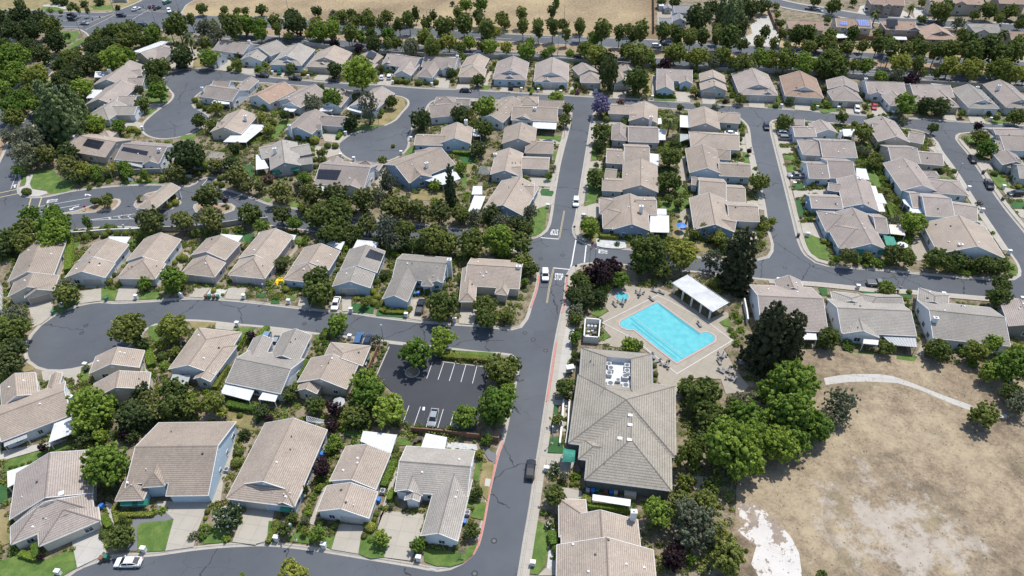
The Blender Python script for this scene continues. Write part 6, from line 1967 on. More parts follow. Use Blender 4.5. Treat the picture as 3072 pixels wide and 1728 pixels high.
# kind: (material, shape, va, leaves, leafsize, trunk clearance factor, variants, category, adjective, name)
KIND={
'o':('leaf_o','round',.86,3600,.062,.20,5,'tree','green leafy','shade_tree'),
'b':('leaf_b','round',.92,3800,.060,.20,5,'tree','bright green','maple_tree'),
'y':('leaf_y','round',.86,3200,.062,.22,4,'tree','yellow-green','sycamore_tree'),
'd':('leaf_d','round',.95,3800,.058,.15,4,'tree','dark green','evergreen_tree'),
'c':('leaf_c','cone',1.15,5200,.050,.06,3,'conifer','broad pale green','cedar_tree'),
'e':('leaf_e','cone',1.35,4200,.060,.06,3,'conifer','dark pointed','conifer'),
'r':('leaf_r','cone',1.45,7500,.050,.04,2,'conifer','tall blackish-green','redwood_tree'),
'p':('leaf_p','round',.95,3000,.060,.20,3,'tree','purple-leaved','plum_tree'),
'g':('leaf_g','wispy',.9,3000,.050,.20,3,'tree','gray-green airy','olive_tree'),
'w':('leaf_w','wispy',1.5,4200,.050,.12,2,'tree','silvery drooping','willow_tree'),
't':('leaf_t','round',.82,3400,.060,.22,4,'tree','brownish-green','crape_myrtle'),
'j':('leaf_j','round',1.0,3200,.062,.20,1,'tree','lavender-flowering','jacaranda_tree'),
'f':('leaf_f','round',.90,2800,.062,.05,2,'shrub','white-flowering','flowering_shrub'),
'k':('leaf_k','round',.80,2200,.066,.05,2,'shrub','pink-flowering','flowering_shrub'),
'v':('leaf_o','vase',1.2,3200,.062,.42,4,'tree','vase-shaped dark green','street_tree'),
's':('leaf_y','ball',.88,700,.085,0.,2,'shrub','clipped green ball','round_shrub'),
'h':('leaf_o','ball',.80,700,.085,0.,2,'shrub','rounded dark green','round_shrub'),
'x':('leaf_g','round',.70,900,.085,0.,2,'shrub','gray-green low','low_shrub'),
'u':('leaf_b','round',.72,1000,.085,0.,2,'shrub','loose bright green','leafy_shrub'),
'q':('leaf_d','round',.75,1000,.085,0.,2,'shrub','dark green bushy','leafy_shrub'),
}
CR={}
def get_crown(k,rad=1.):
    mt,shp,va,nl,ls,cl,nv,*_=KIND[k]
    big=2 if rad>4.2 else (1 if rad>2.2 else 0)
    if shp=='ball': big=0
    if (k,big) not in CR:
        CR[(k,big)]=[crown(k,11*i+ord(k),mt,int(nl*(1.1,1.8,3.2)[big]),ls*(1.1,.95,.78)[big],va,int({'cone':34,'wispy':34,'ball':1}.get(shp,30)*(1,1.4,2.0)[big]),shp) for i in range(min(nv,(5,4,3)[big]))]
    return CR[(k,big)]
TRK={}
def trunk_mesh(seed):
    rs=random.Random(seed); mb=MB()
    # unit: crown centre at 0, radius 1; ground at -zc (scaled later) -> trunk from z=-1.6 to 0
    mb.tube([(0,0,-1.75),(.02,.01,-1.2),(-.02,.02,-.7),(0,0,-.2)],[.085,.065,.055,.035],7,0)
    for i in range(5):
        a=i*1.26+rs.random()*.6; l=.55+.2*rs.random(); z0=-.95+.12*i
        mb.tube([(0,0,z0),(math.cos(a)*l*.45,math.sin(a)*l*.45,z0+.35),(math.cos(a)*l,math.sin(a)*l,z0+.7+.1*rs.random())],[.04,.028,.012],5,0)
    return mb.build('trunk','bark')
TRP=[]
RT_=random.Random(77)
TREES=[]
def plant(k,ij,x,y,r,ry=None):
    if k=='m': return palm(ij,x,y,r)
    mt,shp,va,nl,ls,cl,nv,cat,adj,nm=KIND[k]
    vr=(ry/r) if ry else None
    V=va if not vr else vr*1.15
    # iterate for the crown centre's height
    z=3.
    for _ in range(5):
        p=G(ij[0],ij[1],x,y,z); depth=(p-CAMP)@FW; rad=r*S*depth/F_PX*(1.12 if depth<300 else 1.02)
        V_=V if vr else va
        z=rad*V_+rad*cl*(1.6 if cl>.2 else 1) + (0 if cl<.2 else .4)
        if cl==0: z=rad*va*.8
    p=G(ij[0],ij[1],x,y,z)
    put_tree(k,p,rad,z,V_/va)
def put_tree(k,p,rad,z,vs=1.,label=None):
    mt,shp,va,nl,ls,cl,nv,cat,adj,nm=KIND[k]
    ms=get_crown(k,rad); me=ms[RT_.randrange(len(ms))]; rz=RT_.random()*6.28
    if cl==0:
        o=bpy.data.objects.new(nm,me); COL.objects.link(o); o.location=(p[0],p[1],rad*va*.8*vs+ZI); o.scale=(rad,rad*RT_.uniform(.9,1.1),rad*vs); o.rotation_euler=(0,0,rz)
        reg(o,cat,adj,p,rad); TREES.append((p[:2],rad)); return o
    root=empty(nm,(p[0],p[1],ZI),rz)
    c=bpy.data.objects.new('crown',me); COL.objects.link(c); c.parent=root; c.location=(0,0,z); c.scale=(rad,rad*RT_.uniform(.9,1.1),rad*vs)
    if not TRP:
        for i in range(3): TRP.append(trunk_mesh(i))
    i=RT_.randrange(3); src=TRP[i]
    t=bpy.data.objects.new('trunk',src.data); COL.objects.link(t); t.parent=root; ts=z/1.75*1.0
    t.location=(0,0,z); t.scale=(rad*.75 if cl>.1 else rad*.5,)*2+(z/1.75,)
    if src.name in COL.objects and src.parent is None and 'tmp' not in src.keys(): src['tmp']=1
    reg(root,cat,adj,p,rad); TREES.append((p[:2],rad)); return root
PALM=[]
def palm(ij,x,y,r):
    z=7.; 
    for _ in range(4):
        p=G(ij[0],ij[1],x,y,z); depth=(p-CAMP)@FW; rad=r*S*depth/F_PX; z=max(3.5,rad*2.1)
    root=empty('palm_tree',(p[0],p[1],ZI)); mb=MB(); rs=random.Random(int(x)); 
    mb.tube([(0,0,0),(0.05,0,z*.5),(0,0,z-.2)],[.34,.26,.30],9); mb.build('trunk','palm_bark',root)
    V=[];Tn=[];Nn=[]
    rr=np.random.RandomState(int(x)); P=[];Nr=[];tt=[]
    me=MB()
    for i in range(46):
        a=rs.random()*6.283; el=rs.uniform(-.9,1.25); L=rad*rs.uniform(.85,1.1); prev=None
        for k in range(7):
            t=k/6; hz=L*t*math.cos(el)*(1-.1*t); zz=L*t*math.sin(el)-.55*L*t*t; wv=.16*rad*math.sin(math.pi*min(1,.15+t*.85))+.02
            cx,cy=math.cos(a)*hz,math.sin(a)*hz; sx,sy=-math.sin(a)*wv,math.cos(a)*wv
            cur=((cx-sx,cy-sy,z+zz-.25*wv),(cx,cy,z+zz+.25*wv),(cx+sx,cy+sy,z+zz-.25*wv))
            if prev: me.face([prev[0],prev[1],cur[1],cur[0]]); me.face([prev[1],prev[2],cur[2],cur[1]])
            prev=cur
    o=me.build('fronds','leaf_m',root); at=o.data.attributes.new('tint','FLOAT','FACE'); at.data.foreach_set('value',np.repeat(rr.random(46),12)[:len(o.data.polygons)].astype(np.float32))
    reg(root,'palm','feathery green',p,rad)
def trees(txt):
    ij=None
    for ln in txt.strip().split('\n'):
        ln=ln.strip()
        if not ln: continue
        if ln[0]=='@': ij=(int(ln[1]),int(ln[2])); continue
        k,rest=ln[0],ln[1:]
        for it in rest.split(';'):
            it=it.strip()
            if not it: continue
            xy,rr=it.split(); x,y=map(float,xy.split(',')); rr=list(map(float,rr.split(',')))
            plant(k,ij,x,y,rr[0],rr[1] if len(rr)>1 else None)
def hedge(s,wd,h_,mat='leaf_b',ij=None):
    P=[p[:2] for p in pts(s,.6,ij)]; rs=np.random.RandomState(len(P)*7+int(abs(P[0][0]*10))%9999); pos=[];nr=[]; mb=MB(); L=0
    for a,b in zip(P,P[1:]):
        d=b-a; l=np.linalg.norm(d); d=d/l; n_=np.array([-d[1],d[0]]); k=int(l*(2*h_+wd)*46)
        s_=rs.random(k)*l; f=rs.random(k)*(2*h_+wd); 
        for q,g in zip(s_,f):
            if g<h_: c=a+d*q+n_*wd/2; pos.append((c[0],c[1],g)); nr.append((n_[0],n_[1],.2))
            elif g<h_+wd: c=a+d*q+n_*(wd/2-(g-h_)); pos.append((c[0],c[1],h_+rs.uniform(-.04,.05))); nr.append((0,0,1))
            else: c=a+d*q-n_*wd/2; pos.append((c[0],c[1],g-h_-wd)); nr.append((-n_[0],-n_[1],.2))
    me=leaf_mesh('hedge',mat,np.array(pos),np.array(nr,float),.10,np.random.RandomState(1).random(len(pos)),rs)
    c0=sum(P)/len(P); o=bpy.data.objects.new('hedge',me); COL.objects.link(o); o.location=(0,0,ZI)
    mb=MB()
    for a,b in zip(P,P[1:]):
        m=(a+b)/2; d=b-a; l=np.linalg.norm(d); mb.box((m[0],m[1],h_/2),(l+wd*.6,wd*.86,h_*.95),math.atan2(d[1],d[0]))
    i=mb.build('inner_leaves',mat,o); 
    reg(o,'hedge','clipped green',c0,1.)
# soft low planting over the beds (uncountable)
leafmat('leaf_x',(.08,.075,.045),(.17,.15,.09),.1)
parse_houses(D_HOUSES)
trees(D_TREES)
for h_ in D_HEDGE: hedge(*h_)
# belts of trees along the boulevard, set at their real spacing
def belt(s,step,kinds,r0,r1,jit,seed):
    P=[p[:2] for p in pts(s)]; rs=random.Random(seed)
    for a,b in zip(P,P[1:]):
        d=b-a; l=np.linalg.norm(d); d=d/l; n_=np.array([-d[1],d[0]]); x=rs.uniform(0,step)
        while x<l:
            q=a+d*x+n_*rs.uniform(-jit,jit); r=rs.uniform(r0,r1); x+=step*rs.uniform(.75,1.3)
            if any(np.linalg.norm(q-t[0])<(t[1]+r)*.55 for t in TREES): continue
            k=rs.choice(kinds); mt,shp,va,nl,ls,cl,*_=KIND[k]; z=r*va+r*cl*1.6+.4
            put_tree(k,q,r,z); 
belt("@10 860,320 1400,350 2576,395 @20 600,440 1400,480 2200,520 2576,540 @30 780,575 1600,625 2576,680",10.5,'vvo',2.6,3.5,1.2,1)
belt("@00 2000,290 @10 300,420 900,450 1500,540 2576,560 @20 700,600 1400,650 2400,700 @30 300,730 1500,800 2576,860",9.5,'yyobv',2.3,3.4,1.5,2)
belt("@10 700,215 1400,250 2576,290 @20 600,345 1400,385 2300,430 @30 100,470 1000,515 2576,600",10.5,'vvo',2.6,3.6,1.2,3)
belt("@00 1050,420 800,650 560,900 400,1180",7.,'oobd',2.8,3.8,3.,5)
belt("@00 1200,350 1600,380",7.,'obo',2.8,3.6,3.,6)

# ================= cars =================
CARP={}
def car_proto(kind,color):
    key=(kind,color)
    if key in CARP: return CARP[key]
    dims={'sedan':(4.9,1.88,1.45),'suv':(4.8,1.95,1.72),'pickup':(5.7,2.0,1.85),'van':(5.1,2.0,1.8)}[kind]
    L,Wd,Hh=dims
    # side profile: x forward, (x/L, z) of body belt, roof stations
    nm={'sedan':'sedan_car','suv':'sport_utility_car','pickup':'pickup_truck','van':'minivan'}[kind]
    root=empty(nm,(0,0,0)); 
    prof={'sedan':[(-.5,.55,.72),(-.47,.30,.98),(-.34,.25,1.02),(-.1,.25,.98),(.18,.25,.96),(.36,.27,.86),(.47,.30,.74),(.5,.42,.58)],
          'suv':[(-.5,.6,.95),(-.485,.34,1.12),(-.34,.28,1.15),(-.1,.28,1.12),(.16,.28,1.10),(.36,.30,1.02),(.47,.34,.90),(.5,.48,.72)],
          'pickup':[(-.5,.62,1.12),(-.49,.42,1.16),(-.3,.38,1.16),(-.06,.38,1.18),(.2,.38,1.18),(.38,.40,1.12),(.47,.42,1.02),(.5,.52,.8)],
          'van':[(-.5,.6,.95),(-.485,.34,1.12),(-.34,.28,1.15),(-.1,.28,1.12),(.2,.28,1.08),(.38,.30,.98),(.47,.34,.86),(.5,.48,.7)]}[kind]
    mb=MB(); rings=[]
    for fx,z0,z1 in prof:
        w_=Wd/2*(1-.55*max(0,abs(fx)-.42)*2.4); x=fx*L
        rings.append([(x,-w_*.93,z0),(x,-w_,z0+(z1-z0)*.45),(x,-w_*.95,z1-.04),(x,-w_*.82,z1),(x,0,z1+.03),(x,w_*.82,z1),(x,w_*.95,z1-.04),(x,w_,z0+(z1-z0)*.45),(x,w_*.93,z0)])
    for A,B in zip(rings,rings[1:]):
        for i in range(8): mb.face([A[i],A[i+1],B[i+1],B[i]])
        mb.face([A[8],A[0],B[0],B[8]])
    mb.face(rings[0][::-1]); mb.face(rings[-1])
    cab={'sedan':[(-.42,1.0,.80),(-.24,1.40,.66),(-.05,1.45,.68),(.10,1.42,.68),(.27,.95,.84)],'suv':[(-.49,1.12,.86),(-.43,1.62,.74),(-.1,1.72,.74),(.10,1.68,.74),(.25,1.08,.88)],
         'pickup':[(-.10,1.16,.88),(-.07,1.74,.76),(.02,1.85,.76),(.14,1.80,.76),(.27,1.16,.88)],'van':[(-.49,1.12,.86),(-.44,1.70,.76),(-.1,1.8,.76),(.14,1.76,.76),(.33,1.04,.88)]}[kind]
    # cabin: pillars = glass house, roof painted
    rf=MB(); gl=MB(); R_=[]
    for fx,z,w_ in cab: R_.append((fx*L,z,Wd/2*w_))
    belt=[(x,Wd/2*.9,cab[0][1]-.02) for x,_,_ in R_]
    for (x0,z0,w0),(x1,z1,w1),k in zip(R_,R_[1:],range(9)):
        first=k==0; last=k==len(R_)-2
        tgt=gl if (first or last) else rf
        tgt.face([(x0,-w0,z0),(x1,-w1,z1),(x1,w1,z1),(x0,w0,z0)][::-1])
        zb=cab[0][1]-.03
        for s in (-1,1):
            q=[(x0,s*Wd/2*.9,zb),(x1,s*Wd/2*.9,zb),(x1,s*w1,z1-.01),(x0,s*w0,z0-.01)]; gl.face(q if s<0 else q[::-1])
    # roof rim bars
    for s in (-1,1):
        for (x0,z0,w0),(x1,z1,w1) in zip(R_,R_[1:]): rf.tube([(x0,s*w0,z0),(x1,s*w1,z1)],[.045,.045],5)
        for (x,z,w_) in (R_[2],): rf.tube([(x,s*w_,z),(x,s*Wd/2*.9,cab[0][1]-.03)],[.05,.05],4)
    b=mb.build('body','paint_'+color,root,True)
    b.data.polygons.foreach_set('use_smooth',[True]*len(b.data.polygons))
    r=rf.build('roof','paint_'+color,root); g=gl.build('windows','car_glass',root)
    if kind=='pickup':
        bed=MB(); x0,x1=-.475*L,-.12*L; zt=1.19; 
        bed.box(((x0+x1)/2,0,zt),(x1-x0,Wd*.70,.03),0,0); bed.build('cargo_bed','metal_dark',root)
    for sx in (-.31,.33):
        for s in (-1,1):
            wm=MB(); x=sx*L; r_=.34 if kind in('sedan',) else .38
            wm.tube([(x,s*(Wd/2-.23),r_),(x,s*(Wd/2+.01),r_)],[r_,r_],16); wh=wm.build('wheel','rubber',root)
            rm=MB(); rm.tube([(x,s*(Wd/2-.02),r_),(x,s*(Wd/2+.025),r_)],[r_*.6,r_*.6],10); rm.build('rim','rim_metal',wh)
    for s in (-1,1):
        hl=MB(); hl.box((.475*L,s*Wd*.34,prof[-2][2]-.13),(.12,.34,.13)); hl.build('headlight','lamp_lens',root)
        tl=MB(); tl.box((-.487*L,s*Wd*.36,prof[1][2]-.16),(.09,.26,.17)); tl.build('tail_light','light_red',root)
        mi=MB(); mi.box((.17*L,s*(Wd/2+.06),cab[0][1]+.05),(.16,.2,.13)); mi.build('mirror','paint_'+color,root)
    CARP[key]=root; root['fresh']=1
    return root
CARS=[]
def put_car(ij,x,y,dx,dy,kind,color,where,label=None):
    g=G(ij[0],ij[1],x,y,.7); h_=G(ij[0],ij[1],x+dx*20,y+dy*20,.7); v=h_-g
    src=car_proto(kind,color)
    if src.get('fresh'): o=src; del src['fresh']
    else: o=copy_tree(src)
    o.location=(g[0],g[1],ZI+.02 if where else .005); o.rotation_euler=(0,0,math.atan2(v[1],v[0]))
    reg(o,'car' if kind!='pickup' else 'pickup truck',color.replace('navy','dark').replace('darkred','dark red').replace('steelblue','gray-blue')+' '+{'sedan':'sedan','suv':'sport utility vehicle','pickup':'pickup truck','van':'minivan'}[kind]+(' parked' if where!=2 else ''),g,2.)
    REG[-1].append('car')
def cars(txt):
    for ln in txt.strip().split('\n'):
        t=ln.split(); ij=(int(t[0][0]),int(t[0][1])); x,y=map(float,t[1].split(',')); dx,dy=map(float,t[2].split(','))
        put_car(ij,x,y,dx,dy,t[3],t[4],int(t[5]))
# ================= small things =================
def many(proto_fn,spots,cat,desc,size=.5,rz=None):
    src=None
    for k,(ij,x,y) in enumerate(spots):
        g=G(ij[0],ij[1],x,y)
        if src is None: src=proto_fn(); o=src
        else: o=copy_tree(src)
        o.location=(g[0],g[1],ZI); o.rotation_euler=(0,0,R(-9.45)+(rz or 0)); reg(o,cat,desc,g,size)
def spots(s):
    out=[];ij=None
    for t in s.split():
        if t[0]=='@': ij=(int(t[1]),int(t[2])); continue
        x,y=t.split(','); out.append((ij,float(x),float(y)))
    return out
def mailbox():
    r=empty('mailbox_pillar',(0,0,0)); m=MB(); m.box((0,0,.65),(.85,.6,1.3)); m.build('pillar','white_wall',r); m=MB(); m.box((0,0,1.36),(1.0,.75,.12)); m.build('cap','chimney_white',r)
    m=MB(); m.box((0,-.31,1.0),(.4,.05,.3)); m.build('mail_door','metal_gray',r); return r
many(mailbox,spots(D_MAIL),'mailbox','white stucco mailbox pillar')
def bin_(col):
    def f():
        r=empty('wheelie_bin',(0,0,0)); m=MB(); m.box((0,0,.5),(.62,.68,.95),0,0,1.15); m.build('bin_body','bin_'+col,r); m=MB(); m.box((0,0,1.02),(.76,.84,.09)); m.build('lid','bin_'+col,r)
        m=MB(); m.tube([(-.3,.36,.14),(.3,.36,.14)],[.13,.13],8); m.build('wheels','rubber',r); return r
    return f
for col,s in D_BINS.items(): many(bin_(col),spots(s),'bin',{'gray':'pale gray','black':'black'}.get(col,col)+' wheeled rubbish bin')
def acunit():
    r=empty('air_conditioner',(0,0,0)); m=MB(); m.box((0,0,.45),(.95,.95,.9)); m.build('cabinet','metal_gray',r); m=MB(); m.tube([(0,0,.9),(0,0,.95)],[.38,.38],16); m.build('fan_grille','metal_dark',r); return r
many(acunit,spots("@13 1280,615 2130,835 715,200 @03 2290,400 @21 1660,650"),'air conditioner','boxy gray outdoor air conditioner')
def lamp():
    r=empty('street_lamp',(0,0,0)); m=MB(); m.tube([(0,0,0),(0,0,5.4)],[.09,.06],8); m.build('pole','steel_pole',r)
    m=MB(); m.tube([(0,0,5.3),(0,0,5.5),(0,0,5.75)],[.10,.26,.16],10); m.build('lamp_head','metal_gray',r); m=MB(); m.box((0,0,.1),(.45,.45,.2)); m.build('base','curb_concrete',r); return r
many(lamp,spots(D_LAMP),'street lamp','slim gray street lamp')
def tlamp():
    r=empty('street_lamp',(0,0,0)); m=MB(); m.tube([(0,0,0),(0,0,8.6),(.5,0,9.1),(2.2,0,9.2)],[.13,.09,.06,.05],8); m.build('pole','steel_pole',r)
    m=MB(); m.box((2.5,0,9.18),(.8,.3,.14)); m.build('lamp_head','metal_gray',r); return r
many(tlamp,spots("@20 525,250 460,560 @10 1730,290 320,80 @30 1110,730"),'street lamp','tall boulevard lamp with a side arm')
# traffic signals at the far junction
def signal(ij,x,y,ax,ay):
    g=G(ij[0],ij[1],x,y); h_=G(ij[0],ij[1],ax,ay); v=(h_-g)[:2]; l=np.linalg.norm(v); v=v/l; r=empty('traffic_signal',(g[0],g[1],ZI),math.atan2(v[1],v[0]))
    m=MB(); m.tube([(0,0,0),(0,0,8.6)],[.16,.11],8); m.build('pole','steel_pole',r); m=MB(); m.tube([(0,0,5.8),(l*.6,0,6.4),(l,0,6.5)],[.1,.07,.05],6); m.build('mast_arm','steel_pole',r)
    for q in (l*.65,l*.97):
        m=MB(); m.box((q,0,6.1),(.35,.3,1.1)); hd=m.build('signal_head','metal_dark',r)
    m=MB(); m.tube([(0,0,8.5),(1.6,-1.2,9.1)],[.06,.05],6); m.box((1.8,-1.35,9.1),(.7,.3,.12)); m.build('lamp_arm','steel_pole',r)
    reg(r,'traffic light','gray pole with a mast arm',g,1.)
signal((0,0),830,372,1060,300); signal((0,0),1578,272,1480,190); signal((0,0),1150,112,960,50); signal((0,0),1802,102,1560,80)
# lamp in the parking lot
g=G(1,2,1712,1395); r=empty('parking_lot_lamp',(g[0],g[1],ZI)); m=MB(); m.tube([(0,0,0),(0,0,5.6)],[.09,.07],8); m.build('pole','steel_pole',r); m=MB(); m.box((0,.1,5.7),(.5,.9,.1)); m.build('lamp_panel','patio_white',r); tag(r,'lamp pole with flat white square head at the bottom of the parking lot','street lamp')
# flags
def flag(ij,x,y,h_,parts,label,cat='flagpole'):
    g=G(ij[0],ij[1],x,y); r=empty('flagpole',(g[0],g[1],ZI)); m=MB(); m.tube([(0,0,0),(0,0,h_)],[.07,.04],8); m.tube([(0,0,h_),(0,0,h_+.15)],[.09,.02],8); m.build('pole','steel_pole',r)
    for (mt,x0,x1,z0,z1) in parts:
        m=MB(); n_=6
        for k in range(n_):
            a=x0+(x1-x0)*k/n_;b=x0+(x1-x0)*(k+1)/n_; ya,yb=.12*math.sin(a*4),.12*math.sin(b*4)
            m.face([(a,ya,h_-z1-.25*a),(b,yb,h_-z1-.25*b),(b,yb,h_-z0-.25*b),(a,ya,h_-z0-.25*a)])
        m.build('flag',mt,r)
    tag(r,label,cat)
flag((0,1),1385,578,9,[('flag_white',.05,1.5,.4,1.5)],'flagpole with a white flag at the tip of the gatehouse island')
flag((2,1),778,1230,9,[('flag_blue',.05,.6,1.0,1.6)]+[('flag_red' if k%2==0 else 'flag_white',.6,1.6,1.0+k*.1,1.1+k*.1) for k in range(6)]+[('flag_red' if k%2==0 else 'flag_white',.05,1.6,1.6+k*.1,1.7+k*.1) for k in range(7)],'flagpole with a striped flag beside the purple trees at the junction')
flag((1,3),2060,1265,2.6,[('flag_red' if k%2==0 else 'flag_white',.05,1.0,.2+k*.12,.32+k*.12) for k in range(6)],'short pole with a small striped flag on the front corner lawn')
# stop / street signs
def sign(ij,x,y,col,label,h_=2.2):
    g=G(ij[0],ij[1],x,y); r=empty('road_sign',(g[0],g[1],ZI)); m=MB(); m.tube([(0,0,0),(0,0,h_)],[.04,.04],6); m.build('post','steel_pole',r)
    m=MB(); m.tube([(0,-.02,h_-.1),(0,.02,h_-.1)],[.38,.38],8); m.build('sign_plate',col,r); tag(r,label,'sign')
sign((2,1),640,1290,'metal_dark','dark octagonal sign on a post at the curb bend by the purple tree')
sign((2,1),548,1390,'metal_dark','small dark sign on a post by the red curb near the lower stop word')
sign((2,1),624,895,'metal_dark','small dark sign at the left corner curb of the lower right house')
# walls and fences
def wallrun(name,s,h_,th,mat,label,cat,posts=0,pm=None):
    P=[p[:2] for p in pts(s)]; root=empty(name,(0,0,0)); m=MB()
    for a,b in zip(P,P[1:]):
        d=b-a; l=np.linalg.norm(d); c=(a+b)/2; m.box((c[0],c[1],ZI+h_/2),(l,th,h_),math.atan2(d[1],d[0])); m.box((c[0],c[1],ZI+h_+.04),(l,th+.1,.08),math.atan2(d[1],d[0]))
    m.build('wall_panel' if 'wall' in name else 'fence_panel',mat,root)
    if posts:
        for a,b in zip(P,P[1:]):
            d=b-a; l=np.linalg.norm(d); n_=max(1,int(l/posts))
            for k in range(n_+1):
                q=a+d*k/n_; pmb=MB(); pmb.box((q[0],q[1],ZI+(h_+.2)/2),(th+.25,th+.25,h_+.2),math.atan2(d[1],d[0])); pmb.build('post',pm or mat,root)
    tag(root,label,cat)
wallrun('boundary_wall',"@10 500,455 600,478 700,490 960,520 1290,556 1700,575 2576,600 @20 200,612 700,642 1400,690 2250,735 @30 0,735 800,785 1380,850 1870,872 2300,905 2576,925",1.9,.2,'stucco_wall','long gray stucco wall behind the back row along the boulevard','wall',18)
wallrun('entry_wall',"@01 850,345 1050,330 1330,310 1640,300 1880,285 1960,262",1.9,.2,'stucco_wall','gray stucco wall with pillars between the entry road and the left houses','wall',9,'white_wall')
wallrun('gate_wall',"@01 1970,262 2150,275 2290,290",1.9,.2,'stucco_wall','short gray wall beside the driveway gate of the entry road','wall',9,'white_wall')
wallrun('entry_wall',"@01 560,960 720,930 900,918 1110,900 1330,895 1550,880",1.4,.2,'white_wall','white pillared wall behind the clipped bushes south of the entry road','wall',6,'white_wall')
wallrun('entry_wall',"@01 1550,885 1800,880 2000,868 2200,845 2430,810 2700,790",1.7,.2,'stucco_wall','pale wall along the lower side of the entry road below the dark trees','wall',12)
wallrun('wooden_fence',"@13 1575,10 1900,40 2260,80 2440,110",1.7,.08,'wood_fence','brown board fence below the parking lot at the front corner house','fence',2.6,'wood_fence')
wallrun('wooden_fence',"@12 1232,640 1135,855",1.7,.08,'wood_fence','brown board fence left of the parking lot beside the planted strip','fence',2.6,'wood_fence')
wallrun('wooden_fence',"@20 1420,-60 1424,340",3.0,.15,'wood_fence','tall dark brown fence at the right end of the dry field','fence',4,'wood_fence')
wallrun('boundary_wall',"@30 0,120 60,270 130,365 400,390 700,400 1050,410 1350,420 1650,440 1900,470",1.9,.2,'wood_fence','brown wall behind the two-storey houses along the boulevard','wall',9)
wallrun('garden_wall',"@02 20,0 30,100 25,260",1.8,.2,'white_wall','white garden wall at the left edge beside the first upper-row house','fence',2)
wallrun('garden_wall',"@22 2325,160 2350,290 2360,370",1.8,.25,'white_wall','white wall between the redwood and the house right of the pool','wall')
wallrun('planter_wall',"@22 518,1150 495,1449 @23 480,140",.9,.3,'white_wall','low pale planter wall in front of the clubhouse','wall')
wallrun('planter_wall',"@22 575,1150 560,1449 @23 540,140",.9,.2,'white_wall','inner low pale wall of the clubhouse planter','wall')
wallrun('garden_wall',"@02 0,1449 @03 20,30 20,170 0,300",1.6,.2,'white_wall','white garden wall at the left edge by the big lower house','wall')
# monument at the junction and small shed roofs
g=G(0,0,1215,25); r=empty('entrance_monument',(g[0],g[1],ZI)); m=MB(); m.box((0,0,.9),(7,.6,1.8)); m.build('wall','stucco_wall',r); m=MB(); m.box((-3.6,0,1.4),(.9,.9,2.8)); m.box((3.6,0,1.4),(.9,.9,2.8)); m.build('pillars','white_wall',r); tag(r,'low beige entrance monument wall by the far junction','monument')
g=G(2,0,1492,95); m=MB(); m.box((g[0],g[1],1.4),(2.6,6,2.5)); m.box((g[0],g[1],2.7),(2.7,6.1,.12)); o=m.build('box_trailer','patio_white'); tag(o,'white box trailer parked beside the gray farm shed','trailer')
# fallen yellow tarp
g=G(1,1,235,1385); m=MB()
for k in range(5): m.box((g[0]+.5*math.cos(k*1.3),g[1]+.9*math.sin(k*1.7),.35+.1*k%.3),(1.8,.9,.4),k*.7,0,.6)
o=m.build('yellow_cover','yellow_cloth'); tag(o,'crumpled bright yellow cover beside the fifth upper-row house','cover')
# call box on the entry island
g=G(0,1,868,672); r=empty('call_box',(g[0],g[1],ZI)); m=MB(); m.tube([(0,0,0),(0,0,1.3)],[.06,.06],6); m.build('post','metal_dark',r); m=MB(); m.box((0,0,1.5),(.5,.4,.6)); m.build('box','light_red',r); tag(r,'red call box on a post on the entry road island','call box')
# gate arms
def gate(ij,a,b,label):
    A=G(ij[0],ij[1],*a); B=G(ij[0],ij[1],*b); r=empty('barrier_gate',(A[0],A[1],ZI)); m=MB(); m.box((0,0,.55),(.45,.45,1.1)); m.build('cabinet','metal_gray',r); m=MB(); v=B-A; m.tube([(0,0,1.0),(v[0],v[1],1.15)],[.05,.04],6); m.build('arm','metal_dark',r); tag(r,label,'barrier')
gate((0,1),(1250,845),(1340,745),'raised black barrier arm below the gatehouse on the entry road'); gate((0,1),(1395,690),(1345,690),'short dark barrier at the near corner of the gatehouse')
g=G(0,1,2225,365); m=MB(); m.box((g[0],g[1],.6),(1.4,.9,1.2),.3); m.box((g[0],g[1],1.23),(1.5,1.,.06),.3); o=m.build('utility_cabinet','metal_dark'); tag(o,'dark green utility cabinet beside the entry driveway','cabinet')
g=G(0,1,1905,350); m=MB(); m.box((g[0],g[1],.6),(1.8,.9,1.2),.1); m.box((g[0],g[1],1.23),(1.9,1.,.06),.1); o=m.build('utility_cabinet','bin_beige'); tag(o,'pale utility cabinet beside the entry wall pillar','cabinet')
